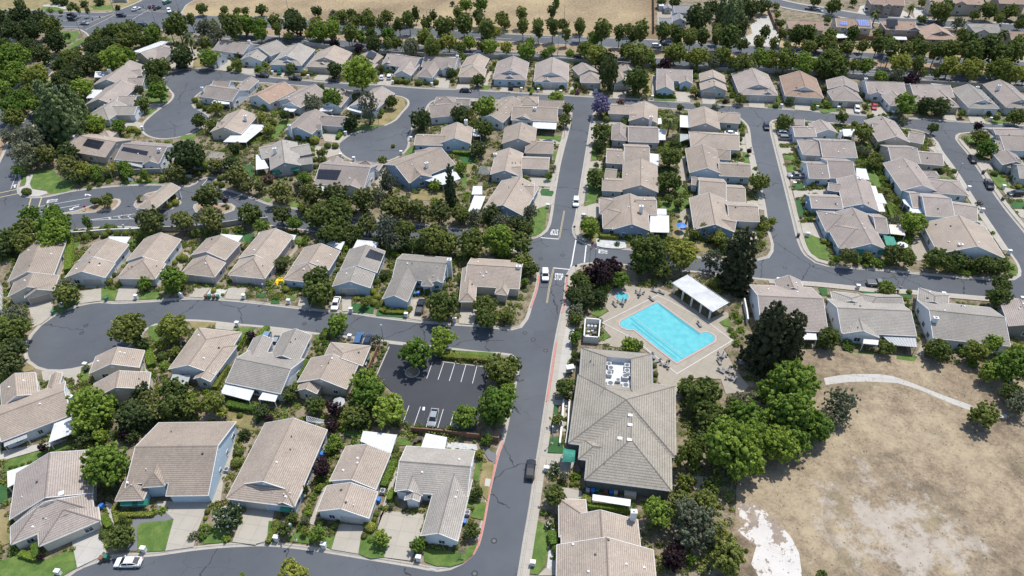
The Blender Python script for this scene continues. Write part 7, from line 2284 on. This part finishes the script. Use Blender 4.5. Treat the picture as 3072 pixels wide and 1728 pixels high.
# ---------------- gatehouse ----------------
def gatehouse():
    ze=3.6; A=G(0,1,1372,640,ze)[:2]; B=G(0,1,1545,668,ze)[:2]; C=G(0,1,1775,432,ze)[:2]
    u=B-A; W_=np.linalg.norm(u); u/=W_; n_=np.array([-u[1],u[0]]); D_=(C-B)@n_
    b=Block(); b.type='vhg'; b.ze=ze; b.p=.42; b.A,b.u,b.n,b.W,b.D=A,u,n_,W_,D_
    ctr=A+u*W_/2+n_*D_/2; root=empty('gatehouse',(ctr[0],ctr[1],0)); roof,cap,walls,fas=MB(),MB(),MB(),MB(); VENTS.clear(); OTH[:]=[b]; block_geom(b,roof,cap,walls,fas)
    loc=(ctr[0],ctr[1],0)
    ro=roof.build('roof','roof_t',root,loc=loc); ro.location=(0,0,0); f=fas.build('fascia','trim_white',ro,loc=loc); f.location=(0,0,0)
    T=lambda x,y: A+u*x+n_*y-ctr
    for x,y in ((.7,.7),(W_-.7,.7),(.7,D_*.5),(W_-.7,D_*.5),(.7,D_-.7),(W_-.7,D_-.7)):
        q=T(x,y); m=MB(); m.box((q[0],q[1],1.75),(.5,.5,3.5),math.atan2(u[1],u[0])); m.build('column','chimney_white',root)
    q=T(W_*.3,D_*.42); m=MB(); m.box((q[0],q[1],1.5),(W_*.45,D_*.3,2.9),math.atan2(u[1],u[0])); m.build('booth','wall_Y',root)
    q=T(-.8,D_*.42); m=MB()
    for k in range(8):
        a0,a1=k*math.pi/4,(k+1)*math.pi/4; r0=2.0; m.face([(q[0]+r0*math.cos(a0),q[1]+r0*math.sin(a0),3.4),(q[0]+r0*math.cos(a1),q[1]+r0*math.sin(a1),3.4),(q[0],q[1],4.5)],[(0,0),(1.5,0),(.7,2)])
        m.face([(q[0]+r0*math.cos(a1),q[1]+r0*math.sin(a1),3.25),(q[0]+r0*math.cos(a0),q[1]+r0*math.sin(a0),3.25),(q[0]+r0*math.cos(a0),q[1]+r0*math.sin(a0),3.4),(q[0]+r0*math.cos(a1),q[1]+r0*math.sin(a1),3.4)][::-1])
    m.build('turret_roof','roof_t',root); m=MB(); m.tube([(q[0],q[1],0),(q[0],q[1],3.3)],[1.5,1.5],8); m.build('turret','wall_Y',root)
    tag(root,'long tan-roofed gatehouse canopy with a turret on the entry road','gatehouse')
gatehouse()
# ---------------- clubhouse ----------------
def clubhouse():
    ze=3.9
    def blk(ty,a,b,c,ij1,ij2,ij3,p=.42,ze_=ze):
        k=Block(); k.type=ty; k.ze=ze_; k.p=p; A=G(*ij1,*a,ze_)[:2];B=G(*ij2,*b,ze_)[:2];C=G(*ij3,*c,ze_)[:2]
        u=B-A;k.W=np.linalg.norm(u);u/=k.W;n_=np.array([-u[1],u[0]]); dd=(C-A)@n_
        if dd<0: n_=-n_;dd=-dd
        k.A,k.u,k.n,k.D=A,u,n_,dd; return k
    m1=blk('vhh',(565,115),(1652,262),(1632,985),(2,3),(2,3),(2,2))
    m2=blk('vhh',(728,482),(1612,598),(1632,985),(2,3),(2,3),(2,2))
    b3=blk('uhg',(665,275),(1100,330),(690,52),(2,3),(2,3),(2,3),.42)
    bl=[m1,m2,b3]
    c=m1.A+m1.u*m1.W/2+m1.n*m1.D/2; root=empty('clubhouse',(c[0],c[1],0)); loc=(c[0],c[1],0); roof,cap,walls,fas=MB(),MB(),MB(),MB(); VENTS.clear(); OTH[:]=bl
    for b in bl: block_geom(b,roof,cap,walls,fas)
    # pool-side wing: hipped ring round a sunken equipment deck
    A=G(2,2,668,960,ze)[:2]; A0=G(2,2,700,605,ze)[:2]; B0=G(2,2,1405,665,ze)[:2]; u=B0-A0; Wn=np.linalg.norm(u); u/=Wn; n_=np.array([-u[1],u[0]]); Dn=26.
    O=A0-n_*Dn   # near left corner
    T=lambda x,y,z: (*(O+u*x+n_*y),z)
    zi=6.6; q=[G(2,2,*p,zi)[:2] for p in ((955,692),(1210,712),(935,1000),(1190,1018))]
    xs0=((q[0]-O)@u+(q[2]-O)@u)/2; xs1=((q[1]-O)@u+(q[3]-O)@u)/2; y1=((q[0]-O)@n_+(q[1]-O)@n_)/2; y0=((q[2]-O)@n_+(q[3]-O)@n_)/2
    y0=min(y0,y1-7)
    o=[T(0,0,ze),T(Wn,0,ze),T(Wn,Dn,ze),T(0,Dn,ze)]; i_=[T(xs0,y0,zi),T(xs1,y0,zi),T(xs1,y1,zi),T(xs0,y1,zi)]
    for k in (0,1,2,3):
        j=(k+1)%4; l=np.linalg.norm(np.array(o[k])-np.array(o[j])); a=np.array(o[j])-np.array(o[k]); a/=np.linalg.norm(a)
        uv=[(0,0),(l,0)]; 
        for P in (i_[j],i_[k]):
            d=np.array(P)-np.array(o[k]); s=d@a; uv.append((s,np.linalg.norm(d-a*s)))
        f=[o[k],o[j],i_[j],i_[k]]; roof.face(f,uv); roof.face([(x,y,z-.2) for x,y,z in f[::-1]],uv[::-1])
        fas.tube([o[k],o[j]],[.13,.13],4); cap.tube([o[k],i_[k]],[.12,.12],4)
    for k in range(4):
        j=(k+1)%4; walls.face([(*o[k][:2],0),(*o[j][:2],0),(o[j][0],o[j][1],ze),(o[k][0],o[k][1],ze)])
    w_=walls.build('wall','wall_K',root,loc=loc); w_.location=(0,0,0); r=roof.build('roof','roof_c',root,loc=loc); r.location=(0,0,0)
    cc=cap.build('ridge_cap','roof_c',r,loc=loc); cc.location=(0,0,0); ff=fas.build('fascia','trim_gray',r,loc=loc); ff.location=(0,0,0)
    # sunken deck
    zd=4.9; m=MB(); m.face([(*i_[k][:2],zd) for k in range(4)])
    for k in range(4):
        j=(k+1)%4; m.face([i_[k],i_[j],(*i_[j][:2],zd),(*i_[k][:2],zd)]); 
    dk=m.build('equipment_deck','patio_white',root,loc=loc); dk.location=(0,0,0)
    ang=math.atan2(u[1],u[0])
    for fx,fy,s in ((.2,.72,1.3),(.14,.55,1.2),(.2,.22,1.5),(.85,.85,1.2),(.85,.68,1.2),(.78,.5,1.4),(.80,.2,1.5),(.9,.55,1.0),(.5,.35,1.0),(.12,.85,1.1)):
        q_=O+u*(xs0+(xs1-xs0)*fx)+n_*(y0+(y1-y0)*fy)-c; m=MB(); m.box((q_[0],q_[1],zd+.5),(s,s,1.0),ang); ub=m.build('cooling_unit','metal_gray',root); m=MB(); m.tube([(q_[0],q_[1],zd+1.0),(q_[0],q_[1],zd+1.06)],[s*.36,s*.36],14); m.build('fan','metal_dark',ub)
    # skylights / vents
    for ij,x,y in (((2,2),1190,1200),((2,2),1190,1285),((2,2),1187,1380),((2,3),1085,68),((2,3),1180,82)):
        p=roof_hit(bl,ij,x,y)
        if p is not None: m=MB(); m.box((p[0]-c[0],p[1]-c[1],p[2]+.08),(.9,.6,.22),ang); m.build('roof_vent','vent_white',root)
    for ij,x,y in (((2,2),790,732),((2,2),872,718),((2,2),822,775),((2,3),930,320)):
        g=G(ij[0],ij[1],x,y,5.3); m=MB(); m.tube([(g[0]-c[0],g[1]-c[1],4.6),(g[0]-c[0],g[1]-c[1],5.5)],[.12,.12],8); m.build('roof_pipe','metal_dark',root)
    # entrance awning
    P=[G(2,3,*p,2.9) for p in ((508,285),(630,295),(640,165),(520,150))]; m=MB(); P=[(p[0]-c[0],p[1]-c[1]) for p in P]
    n=7
    for k in range(n):
        t0,t1=k/n,(k+1)/n; z0,z1=2.5+.7*math.sin(math.pi*t0),2.5+.7*math.sin(math.pi*t1)
        L0=[P[0][a]+(P[3][a]-P[0][a])*t0 for a in (0,1)];L1=[P[0][a]+(P[3][a]-P[0][a])*t1 for a in (0,1)];R0=[P[1][a]+(P[2][a]-P[1][a])*t0 for a in (0,1)];R1=[P[1][a]+(P[2][a]-P[1][a])*t1 for a in (0,1)]
        m.face([(*L0,z0),(*R0,z0),(*R1,z1),(*L1,z1)])
    aw=m.build('entrance_awning','awning_green',root)
    for p in (P[0],P[3]): m=MB(); m.tube([(*p,0),(*p,2.55)],[.05,.05],6); m.build('post','steel_pole',aw)
    for x in (8,12,16):
        pass
    tag(root,'large gray hip-roofed clubhouse with rooftop equipment deck beside the pool','clubhouse')
    HOUSES.append(dict(root=root,bl=bl,ctr=c,row='X',k=1,wl='K',rf='c',f='',opt={}))
clubhouse()
# ---------------- pool and its surroundings ----------------
zp=zpatch[0]+.004
PO=[p[:2] for p in pts("@22 1460,146 1680,306 1896,462 1925,450 1965,451 2005,464 2033,488 2040,515 2030,545 1840,652 1655,755 1435,588 1225,418 1190,423 1150,418 1110,402 1088,378 1086,350 1105,332 1280,240",ZI)]
def basin(name,P,zw,label,cat):
    if area(P)<0: P=P[::-1]
    root=empty(name,(0,0,0)); m=MB(); O_=offset(P,-.42); ribbon(m,O_,P,zp+.05,zp+.05,True); ribbon(m,O_,offset(P,-.44),zp+.05,zp-.1,True); m.build('coping','pool_coping',root)
    m=MB(); ribbon(m,P,offset(P,.02),zp+.05,zp+.01,True); I=offset(P,.16); ribbon(m,offset(P,.02),I,zp+.012,zp+.012,True); m.build('tile_band','pool_tile',root)
    w_=flat_poly('water',offset(P,.1),zp+.018,'pool_water'); w_.parent=root; del w_['kind']; tag(root,label,cat); return root
pr=basin('swimming_pool',PO,0,'large turquoise swimming pool with lap lanes and two rounded ends','swimming pool')
m=MB()
for s in ("@22 1190,300 1300,390 1500,545 1715,713","@22 1203,355 1440,545 1655,713"): line('',s,.30,zp+.024,'',m)
line('',"@22 1912,472 1945,455",.08,zp+.024,'',m)
for a in range(4): line('',"@22 %d,%d %d,%d"%(1905+a*26,474+a*-6,2008+a*9,545-a*17),.12,zp+.024,'',m)
m.build('lane_marking','pool_tile',pr)
m=MB(); line('',"@22 1465,150 1680,310 1898,470 1890,487 1670,338 1468,172",.05,zp+.024,'',m); 
P=[p[:2] for p in pts("@22 1466,152 1680,312 1897,468 1888,488 1672,335 1480,182",ZI)]
tp=flat_poly('deep_edge',P,zp+.022,'pool_tile'); tp.parent=pr; del tp['kind']
A=G(2,2,1205,288);B=G(2,2,1718,692); m=MB(); m.tube([(A[0],A[1],zp+.03),(B[0],B[1],zp+.03)],[.05,.05],6); m.build('lane_rope','white_paint',pr)
gc=G(2,2,1107,95); gx=G(2,2,1178,95); rr=np.linalg.norm(gx-gc)*.93; ST=[gc[:2]+rr*np.array([math.cos(t),math.sin(t)]) for t in np.linspace(0,2*math.pi,28,endpoint=False)]
sp=basin('hot_tub',ST,0,'round turquoise hot tub above the left end of the pool','hot tub')
m=MB()
for a,b in zip(np.linspace(0,6.28,29)[:-1],np.linspace(0,6.28,29)[1:]):
    m.face([(gc[0]+q*math.cos(t),gc[1]+q*math.sin(t),zp+.024) for q,t in ((rr*.70,a),(rr*.76,a),(rr*.76,b),(rr*.70,b))])
m.build('seat_ledge','pool_tile',sp)
m=MB()
for s in ("@22 960,325 1460,75 1550,110 1970,340 2215,528 1660,862 1230,510 910,350 960,325",): line('',s,.14,zp+.004,'',m)
m.build('deck_marking','white_paint')['kind']='structure'
# pergola
def pergola():
    z=3.3; Q=[G(2,2,2022,243,z),G(2,2,2180,153,z),G(2,1,1765,1320,z),G(2,1,1612,1402,z)]; c=sum(Q)/4; root=empty('pergola',(c[0],c[1],ZI)); q=[np.array([p[0]-c[0],p[1]-c[1]]) for p in Q]
    m=MB(); t=[(*p,z) for p in q]; bt=[(*p,z-.12) for p in q]
    if area(q)<0: t=t[::-1];bt=bt[::-1]
    m.face(t); m.face(bt[::-1])
    for k in range(4): j=(k+1)%4; m.face([bt[k],bt[j],t[j],t[k]])
    m.build('canopy','patio_white',root)
    sm=MB(); n=34
    for k in range(n+1):
        f=k/n; a=q[0]+(q[3]-q[0])*f; b=q[1]+(q[2]-q[1])*f; d=(b-a)/np.linalg.norm(b-a)*.35; sm.tube([(*(a-d),z+.07),(*(b+d),z+.07)],[.05,.05],4)
    sm.build('slats','patio_white',root)
    for k in range(5):
        f=.03+.94*k/4
        for a,b in ((q[0],q[3]),(q[1],q[2])):
            p=a+(b-a)*f; p=p+( (q[0]+q[1]+q[2]+q[3])/4-p)*.06; m=MB(); m.box((p[0],p[1],z/2-.1),(.4,.4,z-.15)); m.build('column','white_wall',root)
    tag(root,'long white slatted pergola on columns beside the pool','pergola')
pergola()
# pool equipment enclosure
z=2.2; Q=[G(2,2,*p,z)[:2] for p in ((725,487),(872,497),(888,318),(738,304))]; c=sum(Q)/4; root=empty('equipment_enclosure',(c[0],c[1],ZI)); m=MB()
for k in range(4):
    a,b=Q[k]-c,Q[(k+1)%4]-c; d=b-a; l=np.linalg.norm(d); mm=(a+b)/2; m.box((mm[0],mm[1],z/2),(l+.28,.28,z),math.atan2(d[1],d[0]))
m.build('wall','white_wall',root)
rs=random.Random(3)
for fx,fy,s,h_ in ((.25,.75,.35,1.2),(.5,.75,.35,1.2),(.75,.75,.35,1.2)):
    p=(Q[0]-c)+(Q[1]-Q[0])*fx+(Q[3]-Q[0])*fy; mm=MB(); mm.tube([(p[0],p[1],0),(p[0],p[1],h_),(p[0],p[1],h_+.25)],[s,s,.1],12); mm.build('filter_tank','trim_white',root)
for fx,fy,w1,h_ in ((.25,.25,.8,.9),(.3,.5,.7,.8),(.65,.2,1.,.7),(.7,.45,.9,.8),(.5,.1,.7,.6),(.55,.6,.6,.5)):
    p=(Q[0]-c)+(Q[1]-Q[0])*fx+(Q[3]-Q[0])*fy; mm=MB(); mm.box((p[0],p[1],h_/2),(w1,w1*.8,h_)); mm.build('pump',rs.choice(['metal_gray','metal_dark']),root)
tag(root,'white-walled open enclosure holding pool filters and pumps','enclosure')
# patio tables with chairs, loungers
def table():
    r=empty('patio_table',(0,0,0)); m=MB(); m.tube([(0,0,.70),(0,0,.74)],[.62,.62],18); m.build('tabletop','furniture_gray',r); m=MB(); m.tube([(0,0,0),(0,0,.7)],[.05,.05],8); m.tube([(0,0,0),(0,0,.05)],[.3,.3],12); m.build('pedestal','metal_dark',r)
    m=MB(); m.tube([(0,0,.7),(.15,.1,2.4)],[.03,.03],6); m.tube([(.02,.02,1.1),(.10,.07,1.9),(.15,.1,2.4)],[.12,.10,.02],8); m.build('folded_umbrella','furniture_gray',r); return r
def chair():
    r=empty('patio_chair',(0,0,0)); m=MB(); m.box((0,0,.43),(.5,.5,.05)); m.build('seat','metal_dark',r); m=MB(); m.box((0,.26,.68),(.5,.05,.5)); m.build('backrest','metal_dark',r)
    for x in (-.2,.2):
        for y in (-.2,.2): m=MB(); m.box((x,y,.2),(.04,.04,.4)); m.build('leg','furniture_gray',r)
    return r
def lounger():
    r=empty('sun_lounger',(0,0,0)); m=MB(); m.box((0,-.3,.35),(.65,1.35,.07)); m.build('seat','furniture_gray',r); m=MB(); m.tube([(0,.35,.36),(0,.9,.62)],[.3,.3],4); m.build('backrest','furniture_gray',r)
    for x in (-.27,.27):
        for y in (-.85,.3): m=MB(); m.box((x,y,.17),(.05,.05,.34)); m.build('leg','metal_dark',r)
    return r
TAB=spots("@22 1545,790 2110,705 2170,850 2200,925 1280,75 2300,775 1105,165 1160,150 @13 1600,90")[:7]
many(table,TAB,'table','round gray patio table with a folded umbrella')
src=None
for ij,x,y in TAB:
    g=G(ij[0],ij[1],x,y)
    for k in range(3):
        a=k*2.1+x*.01; 
        if src is None: src=chair(); o=src
        else: o=copy_tree(src)
        o.location=(g[0]+1.05*math.cos(a),g[1]+1.05*math.sin(a),zp); o.rotation_euler=(0,0,a-math.pi/2); reg(o,'chair','dark metal patio chair',(o.location[0],o.location[1]),.5)
src=None
for (ij,x,y),rz in zip(spots("@22 1430,45 1500,60 1465,750 1880,380 1030,180 1400,125 1420,700 2095,850 2080,755"),(.9,.9,-1.2,.3,.4,.6,.1,.8,.2)):
    g=G(ij[0],ij[1],x,y)
    if src is None: src=lounger(); o=src
    else: o=copy_tree(src)
    o.location=(g[0],g[1],zp); o.rotation_euler=(0,0,rz); reg(o,'sun lounger','gray poolside lounger',g,.5)
# clubhouse yard: long white table-like roof, bench, swing seat
Q=[G(2,3,*p,2.3)[:2] for p in ((808,690),(1190,752),(1195,682),(812,630))]; c=sum(Q)/4; root=empty('service_shelter',(c[0],c[1],ZI)); m=MB(); q=[p-c for p in Q]
m.face([(*p,2.3) for p in q]); m.face([(*p,2.18) for p in q][::-1]); 
for k in range(4): j=(k+1)%4; m.face([(*q[k],2.18),(*q[j],2.18),(*q[j],2.3),(*q[k],2.3)])
m.build('flat_roof','patio_white',root)
for p in q: mm=MB(); mm.box((p[0]*.96,p[1]*.9,1.1),(.15,.15,2.2)); mm.build('post','white_wall',root)
tag(root,'long flat white shelter roof behind the clubhouse bins','shelter')
g=G(2,3,1185,640); m=MB(); m.box((g[0],g[1],.8),(2.3,1.7,1.4),R(-9)); m.box((g[0],g[1]+.3,1.56),(2.4,1.2,.1),R(-9)); o=m.build('waste_container','bin_beige'); tag(o,'big rectangular waste container behind the clubhouse','container')
g=G(2,2,580,858); root=empty('canopy_bench',(g[0],g[1],ZI),.2); m=MB(); m.box((0,0,2.1),(2.,1.5,.1),0,0,.9); m.build('canopy','patio_white',root); m=MB(); m.box((0,0,.5),(1.6,.6,.1)); m.box((0,.3,.8),(1.6,.08,.5)); m.build('seat','metal_gray',root)
for x in (-.9,.9): m=MB(); m.tube([(x,0,0),(x,0,2.1)],[.04,.04],6); m.build('post','metal_gray',root)
tag(root,'white-topped canopy bench on the pale paving left of the clubhouse','bench')
g=G(2,2,480,1235); root=empty('park_bench',(g[0],g[1],ZI),R(-99)); m=MB(); m.box((0,0,.45),(1.9,.5,.07)); m.build('seat','bin_brown',root); m=MB(); m.box((0,.25,.75),(1.9,.06,.4)); m.build('backrest','bin_brown',root); tag(root,'brown wooden bench on the green strip before the clubhouse','bench')
# flat table umbrellas in gardens
def umbrella(ij,x,y,mat,label):
    g=G(ij[0],ij[1],x,y,2.3); r=empty('garden_umbrella',(g[0],g[1],ZI)); m=MB(); n=8
    for k in range(n):
        a,b=k*2*math.pi/n,(k+1)*2*math.pi/n; m.face([(1.5*math.cos(a),1.5*math.sin(a),2.2),(1.5*math.cos(b),1.5*math.sin(b),2.2),(0,0,2.75)])
    m.build('canopy',mat,r); m=MB(); m.tube([(0,0,0),(0,0,2.7)],[.03,.03],6); m.build('pole','metal_gray',r); tag(r,label,'umbrella')
umbrella((3,1),1355,1015,'patio_white','white octagonal garden umbrella beside the green shade sail'); umbrella((1,2),830,1150,'patio_gray','gray garden umbrella below the fifth lower-row house'); umbrella((0,0),175,435,'awning_green','teal umbrella by the pool at the far left edge')
umbrella((2,1),1705,820,'bin_blue','blue garden umbrella left of the lower house by the second street')
# shade sail
P=[G(3,1,*p,2.6) for p in ((1190,1020),(1305,1020),(1265,935),(1162,918))]; m=MB(); m.face([tuple(p) for p in P]); m.face([(p[0],p[1],p[2]-.05) for p in P[::-1]]); 
for k in range(4): j=(k+1)%4; m.face([(P[k][0],P[k][1],2.55),(P[j][0],P[j][1],2.55),(P[j][0],P[j][1],2.6),(P[k][0],P[k][1],2.6)])
for p in P: m.tube([(p[0],p[1],0),(p[0],p[1],2.58)],[.04,.04],6,1)
o=m.build('shade_sail',['awning_green','steel_pole']); tag(o,'green shade sail over the patio of the lower middle house','shade sail')
# wooden hand-built pergola frames, white slatted
def slat(ij,s,label,mat='patio_white'):
    P=[G(ij[0],ij[1],*map(float,t.split(',')),2.4) for t in s.split()]; c=sum(P)/4; r=empty('garden_pergola',(c[0],c[1],ZI)); m=MB(); n=14; q=[p[:2]-c[:2] for p in P]
    for k in range(n+1):
        f=k/n; a=q[0]+(q[1]-q[0])*f; b=q[3]+(q[2]-q[3])*f; m.tube([(*a,2.4),(*b,2.4)],[.05,.05],4)
    m.tube([(*q[0],2.3),(*q[1],2.3)],[.06,.06],4); m.tube([(*q[3],2.3),(*q[2],2.3)],[.06,.06],4); m.build('slats',mat,r)
    for p in q: mm=MB(); mm.box((p[0],p[1],1.15),(.12,.12,2.3)); mm.build('post',mat,r)
    tag(r,label,'pergola')
slat((1,2),'510,1340 640,1365 790,1355 510,1290','white slatted garden pergola below the fifth lower-row house'); slat((0,1),'2080,140 2230,150 2260,90 2130,75','gray slatted pergola frame in the garden above the entry road','patio_gray')
slat((1,1),'2235,300 2340,310 2370,240 2260,225','gray slatted pergola in the side garden left of the main street','patio_gray')
cars(D_CARS)
# ---------------- soft ground planting (uncountable) ----------------
def ground_cover():
    rs=np.random.RandomState(9); pos=[]
    lim={'P':4600,'MID':6500,'F':2600,'K':2600,'R':1200,'POOL':1300}
    for nm,cnt_ in lim.items():
        P=[p for p in ISL[nm]]; I=offset(P,2.2 if nm!='POOL' else 3.); xs=[p[0] for p in P]; ys=[p[1] for p in P]
        x0,x1=max(min(xs),-230),min(max(xs),230); y0,y1=max(min(ys),40),min(max(ys),340); n=0; tries=0
        while n<cnt_ and tries<cnt_*8:
            tries+=1; q=np.array([rs.uniform(x0,x1),rs.uniform(y0,y1)])
            X,Y=proj((q[0],q[1],0))
            if not(-30<X<3100 and -20<Y<1760): continue
            if not inpoly(q,I) : continue
            if any(inpoly(q,h) for h in HARD_NEAR(q)): continue
            hd=min((abs((q-h['ctr'])).max() for h in HOUSES)); 
            inside=False; near=False
            for h in HOUSES:
                if np.linalg.norm(q-h['ctr'])>26: continue
                for b in h['bl']:
                    x,y=blk_local(b,q)
                    if -.2<x<b.W+.2 and -.2<y<b.D+.2: inside=True
                    if -3<x<b.W+3 and -3<y<b.D+3: near=True
            if inside: continue
            if math.sin(q[0]*.33+1.3*math.sin(q[1]*.21))+math.sin(q[1]*.41+1.1*math.sin(q[0]*.27))<-.35 and not near: continue
            pos.append((q[0],q[1],near)); n+=1
    return pos
_HB=None
def HARD_NEAR(q):
    global _HB
    if _HB is None: _HB=[(min(p[0] for p in h)-.5,max(p[0] for p in h)+.5,min(p[1] for p in h)-.5,max(p[1] for p in h)+.5,h) for h in HARD]
    return [h for a,b,c,d,h in _HB if a<q[0]<b and c<q[1]<d]
GP=ground_cover()
rs=np.random.RandomState(4); buckets={'leaf_o':[],'leaf_y':[],'leaf_b':[],'leaf_g':[],'leaf_t':[]}
for x,y,near in GP:
    k=rs.choice(['leaf_o','leaf_y','leaf_b','leaf_g','leaf_t'],p=[.34,.18,.2,.13,.15]); r=(rs.uniform(.3,.8)+ (rs.random()**5)*1.1) if not near else rs.uniform(.25,.8); buckets[k].append((x,y,r))
for k,L in buckets.items():
    P=[];Nn=[]
    for x,y,r in L:
        n=int(26+r*34); d=sphere_pts(rs,n); d[:,2]=abs(d[:,2]); P.append(np.array([x,y,ZI])+d*np.array([r,r,r*.9])*(1-.2*rs.random(n))[:,None]); Nn.append(d)
    P=np.concatenate(P);Nn=np.concatenate(Nn); me=leaf_mesh('garden_planting',k,P,Nn,.16,rs.random(len(P)),rs); o=bpy.data.objects.new('garden_planting',me); COL.objects.link(o)
    o['kind']='stuff'; tag(o,{'leaf_o':'low dark green planting scattered over the garden beds','leaf_y':'low yellow-green planting scattered over the garden beds','leaf_b':'low bright green planting scattered over the garden beds','leaf_g':'low gray-green planting scattered over the garden beds','leaf_t':'low brownish planting scattered over the garden beds'}[k],'planting')
# dry weeds on the field
P=[];Nn=[]
FP=[p[:2] for p in pts("@32 300,700 740,680 1520,720 1900,790 3000,900 3400,1500 3000,3000 -300,3000 -300,1849 100,1000")]
c=0
while c<3000:
    q=np.array([rs.uniform(20,130),rs.uniform(40,130)])
    if not inpoly(q,FP): continue
    X,Y=proj((q[0],q[1],0))
    if not(0<X<3090 and Y<1750): c+=1; continue
    if any(inpoly(q,h) for h in HARD_NEAR(q) if len(h)<60 and abs(area(h))<1200 and abs(area(h))>0 and h is not HARD[0]) and rs.random()<.0: continue
    n=6; r=rs.uniform(.06,.22); d=sphere_pts(rs,n); d[:,2]=abs(d[:,2]); P.append(np.array([q[0],q[1],ZI+.05])+d*r*np.array([1,1,.7])); Nn.append(d); c+=1
P=np.concatenate(P);Nn=np.concatenate(Nn); me=leaf_mesh('weeds','leaf_x',P,Nn,.09,rs.random(len(P)),rs); o=bpy.data.objects.new('weeds',me); COL.objects.link(o); o['kind']='stuff'; tag(o,'small dark weeds dotted over the dry field','weeds')
# ---------------- labels ----------------
byrow={}
for h in HOUSES: byrow.setdefault(h['row'],[]).append(h)
for row,L in byrow.items():
    if row=='X':
        L[0]['ref']='clubhouse'; continue
    if row=='U':
        for h in L: h['ref']='house below the clubhouse'; tag(h['root'],'tan-roofed house with a chimney just below the clubhouse','house')
        continue
    for h in L: h['px']=proj((h['ctr'][0],h['ctr'][1],2))
    vert=row in 'DEFGJLM'
    L.sort(key=lambda h:h['px'][1] if vert else h['px'][0])
    for k,h in enumerate(L):
        h['ref']=REFN[row].format(ORD[k+1])
        lab='%s-walled house with %s roof'%(WCOL[h['wl']],RCOL[h['rf']])
        if row=='N': lab='%s building with %s roof'%(WCOL[h['wl']],RCOL[h['rf']])
        suf='%s %s, %s'%(ORD[k+1],'from the top' if vert else 'from the left',ROWN[row])
        f=h['f'].split(' and ')[0]
        full='%s%s, %s'%(lab,'',suf)
        if len(full.split())>16: full='%s house, %s'%(WCOL[h['wl']],suf)
        ww=full.split()
        if f and len(ww)+len(f.split())<=16: full=full.replace(', '+suf,'')+f+', '+suf
        tag(h['root'],full,'house' if row!='N' else 'building')
refs=[(h['ctr'],h['ref'],h) for h in HOUSES]
refs+= [(G(2,2,1600,450)[:2],'swimming pool',None),(G(1,2,1800,950)[:2],'parking lot',None),(G(0,1,1600,550)[:2],'gatehouse',None),(G(0,0,1200,200)[:2],'far junction',None),(G(3,3,1200,800)[:2],'bare patch in the dry field',None),(G(3,2,1400,960)[:2],'curved path',None)]
def px(p): return proj((p[0],p[1],1.))
def relation(q,c):
    a=px(q);b=px(c); dx,dy=a[0]-b[0],(a[1]-b[1])*1.5
    if abs(dx)>abs(dy): return 'right of' if dx>0 else 'left of'
    return 'below' if dy>0 else 'above'
def words(s): return len(s.split())
groups={}
for e in REG:
    o,cat,desc,q,size=e[:5]
    best=sorted(refs,key=lambda r:np.linalg.norm(r[0]-q))[:1][0]
    rel=relation(q,best[0]); noun={'tree':'tree','shrub':'shrub','palm':'palm','conifer':'conifer','hedge':'hedge'}.get(cat,'')
    d=desc if (noun=='' or noun in desc) else desc+' '+noun
    e_lab='%s %s the %s'%(d,rel,best[1]); groups.setdefault(e_lab,[]).append(e)
SZ=['smallest','small','larger','largest']
for lab,L in groups.items():
    if len(L)==1: L[0][0]['label']=lab; continue
    # tell look-alikes apart by order in the picture
    xs=[px(e[3])[0] for e in L]; ys=[px(e[3])[1] for e in L]
    if max(xs)-min(xs)>=max(ys)-min(ys): L.sort(key=lambda e:px(e[3])[0]); nm='from left'
    else: L.sort(key=lambda e:px(e[3])[1]); nm='from top'
    for k,e in enumerate(L):
        s='%s %s of the %s'%(ORD[k+1],nm,lab)
        s='%s, %s %s'%(lab,ORD[k+1],nm)
        if words(s)>16: s=s.replace('the ','',1)
        e[0]['label']=s
for cat in set(e[1] for e in REG):
    L=[e for e in REG if e[1]==cat]
    if len(L)>2:
        for e in L: e[0]['group']={'tree':'trees of the neighbourhood','shrub':'garden shrubs','car':'cars on the streets and driveways'}.get(cat,cat+' pieces around the neighbourhood' if cat in('hedge',) else cat+'s around the neighbourhood')
for h in HOUSES: h['root']['group']='houses of the neighbourhood'
for o in list(COL.objects):
    if 'tmp' in o.keys() and o.parent is None: bpy.data.objects.remove(o)
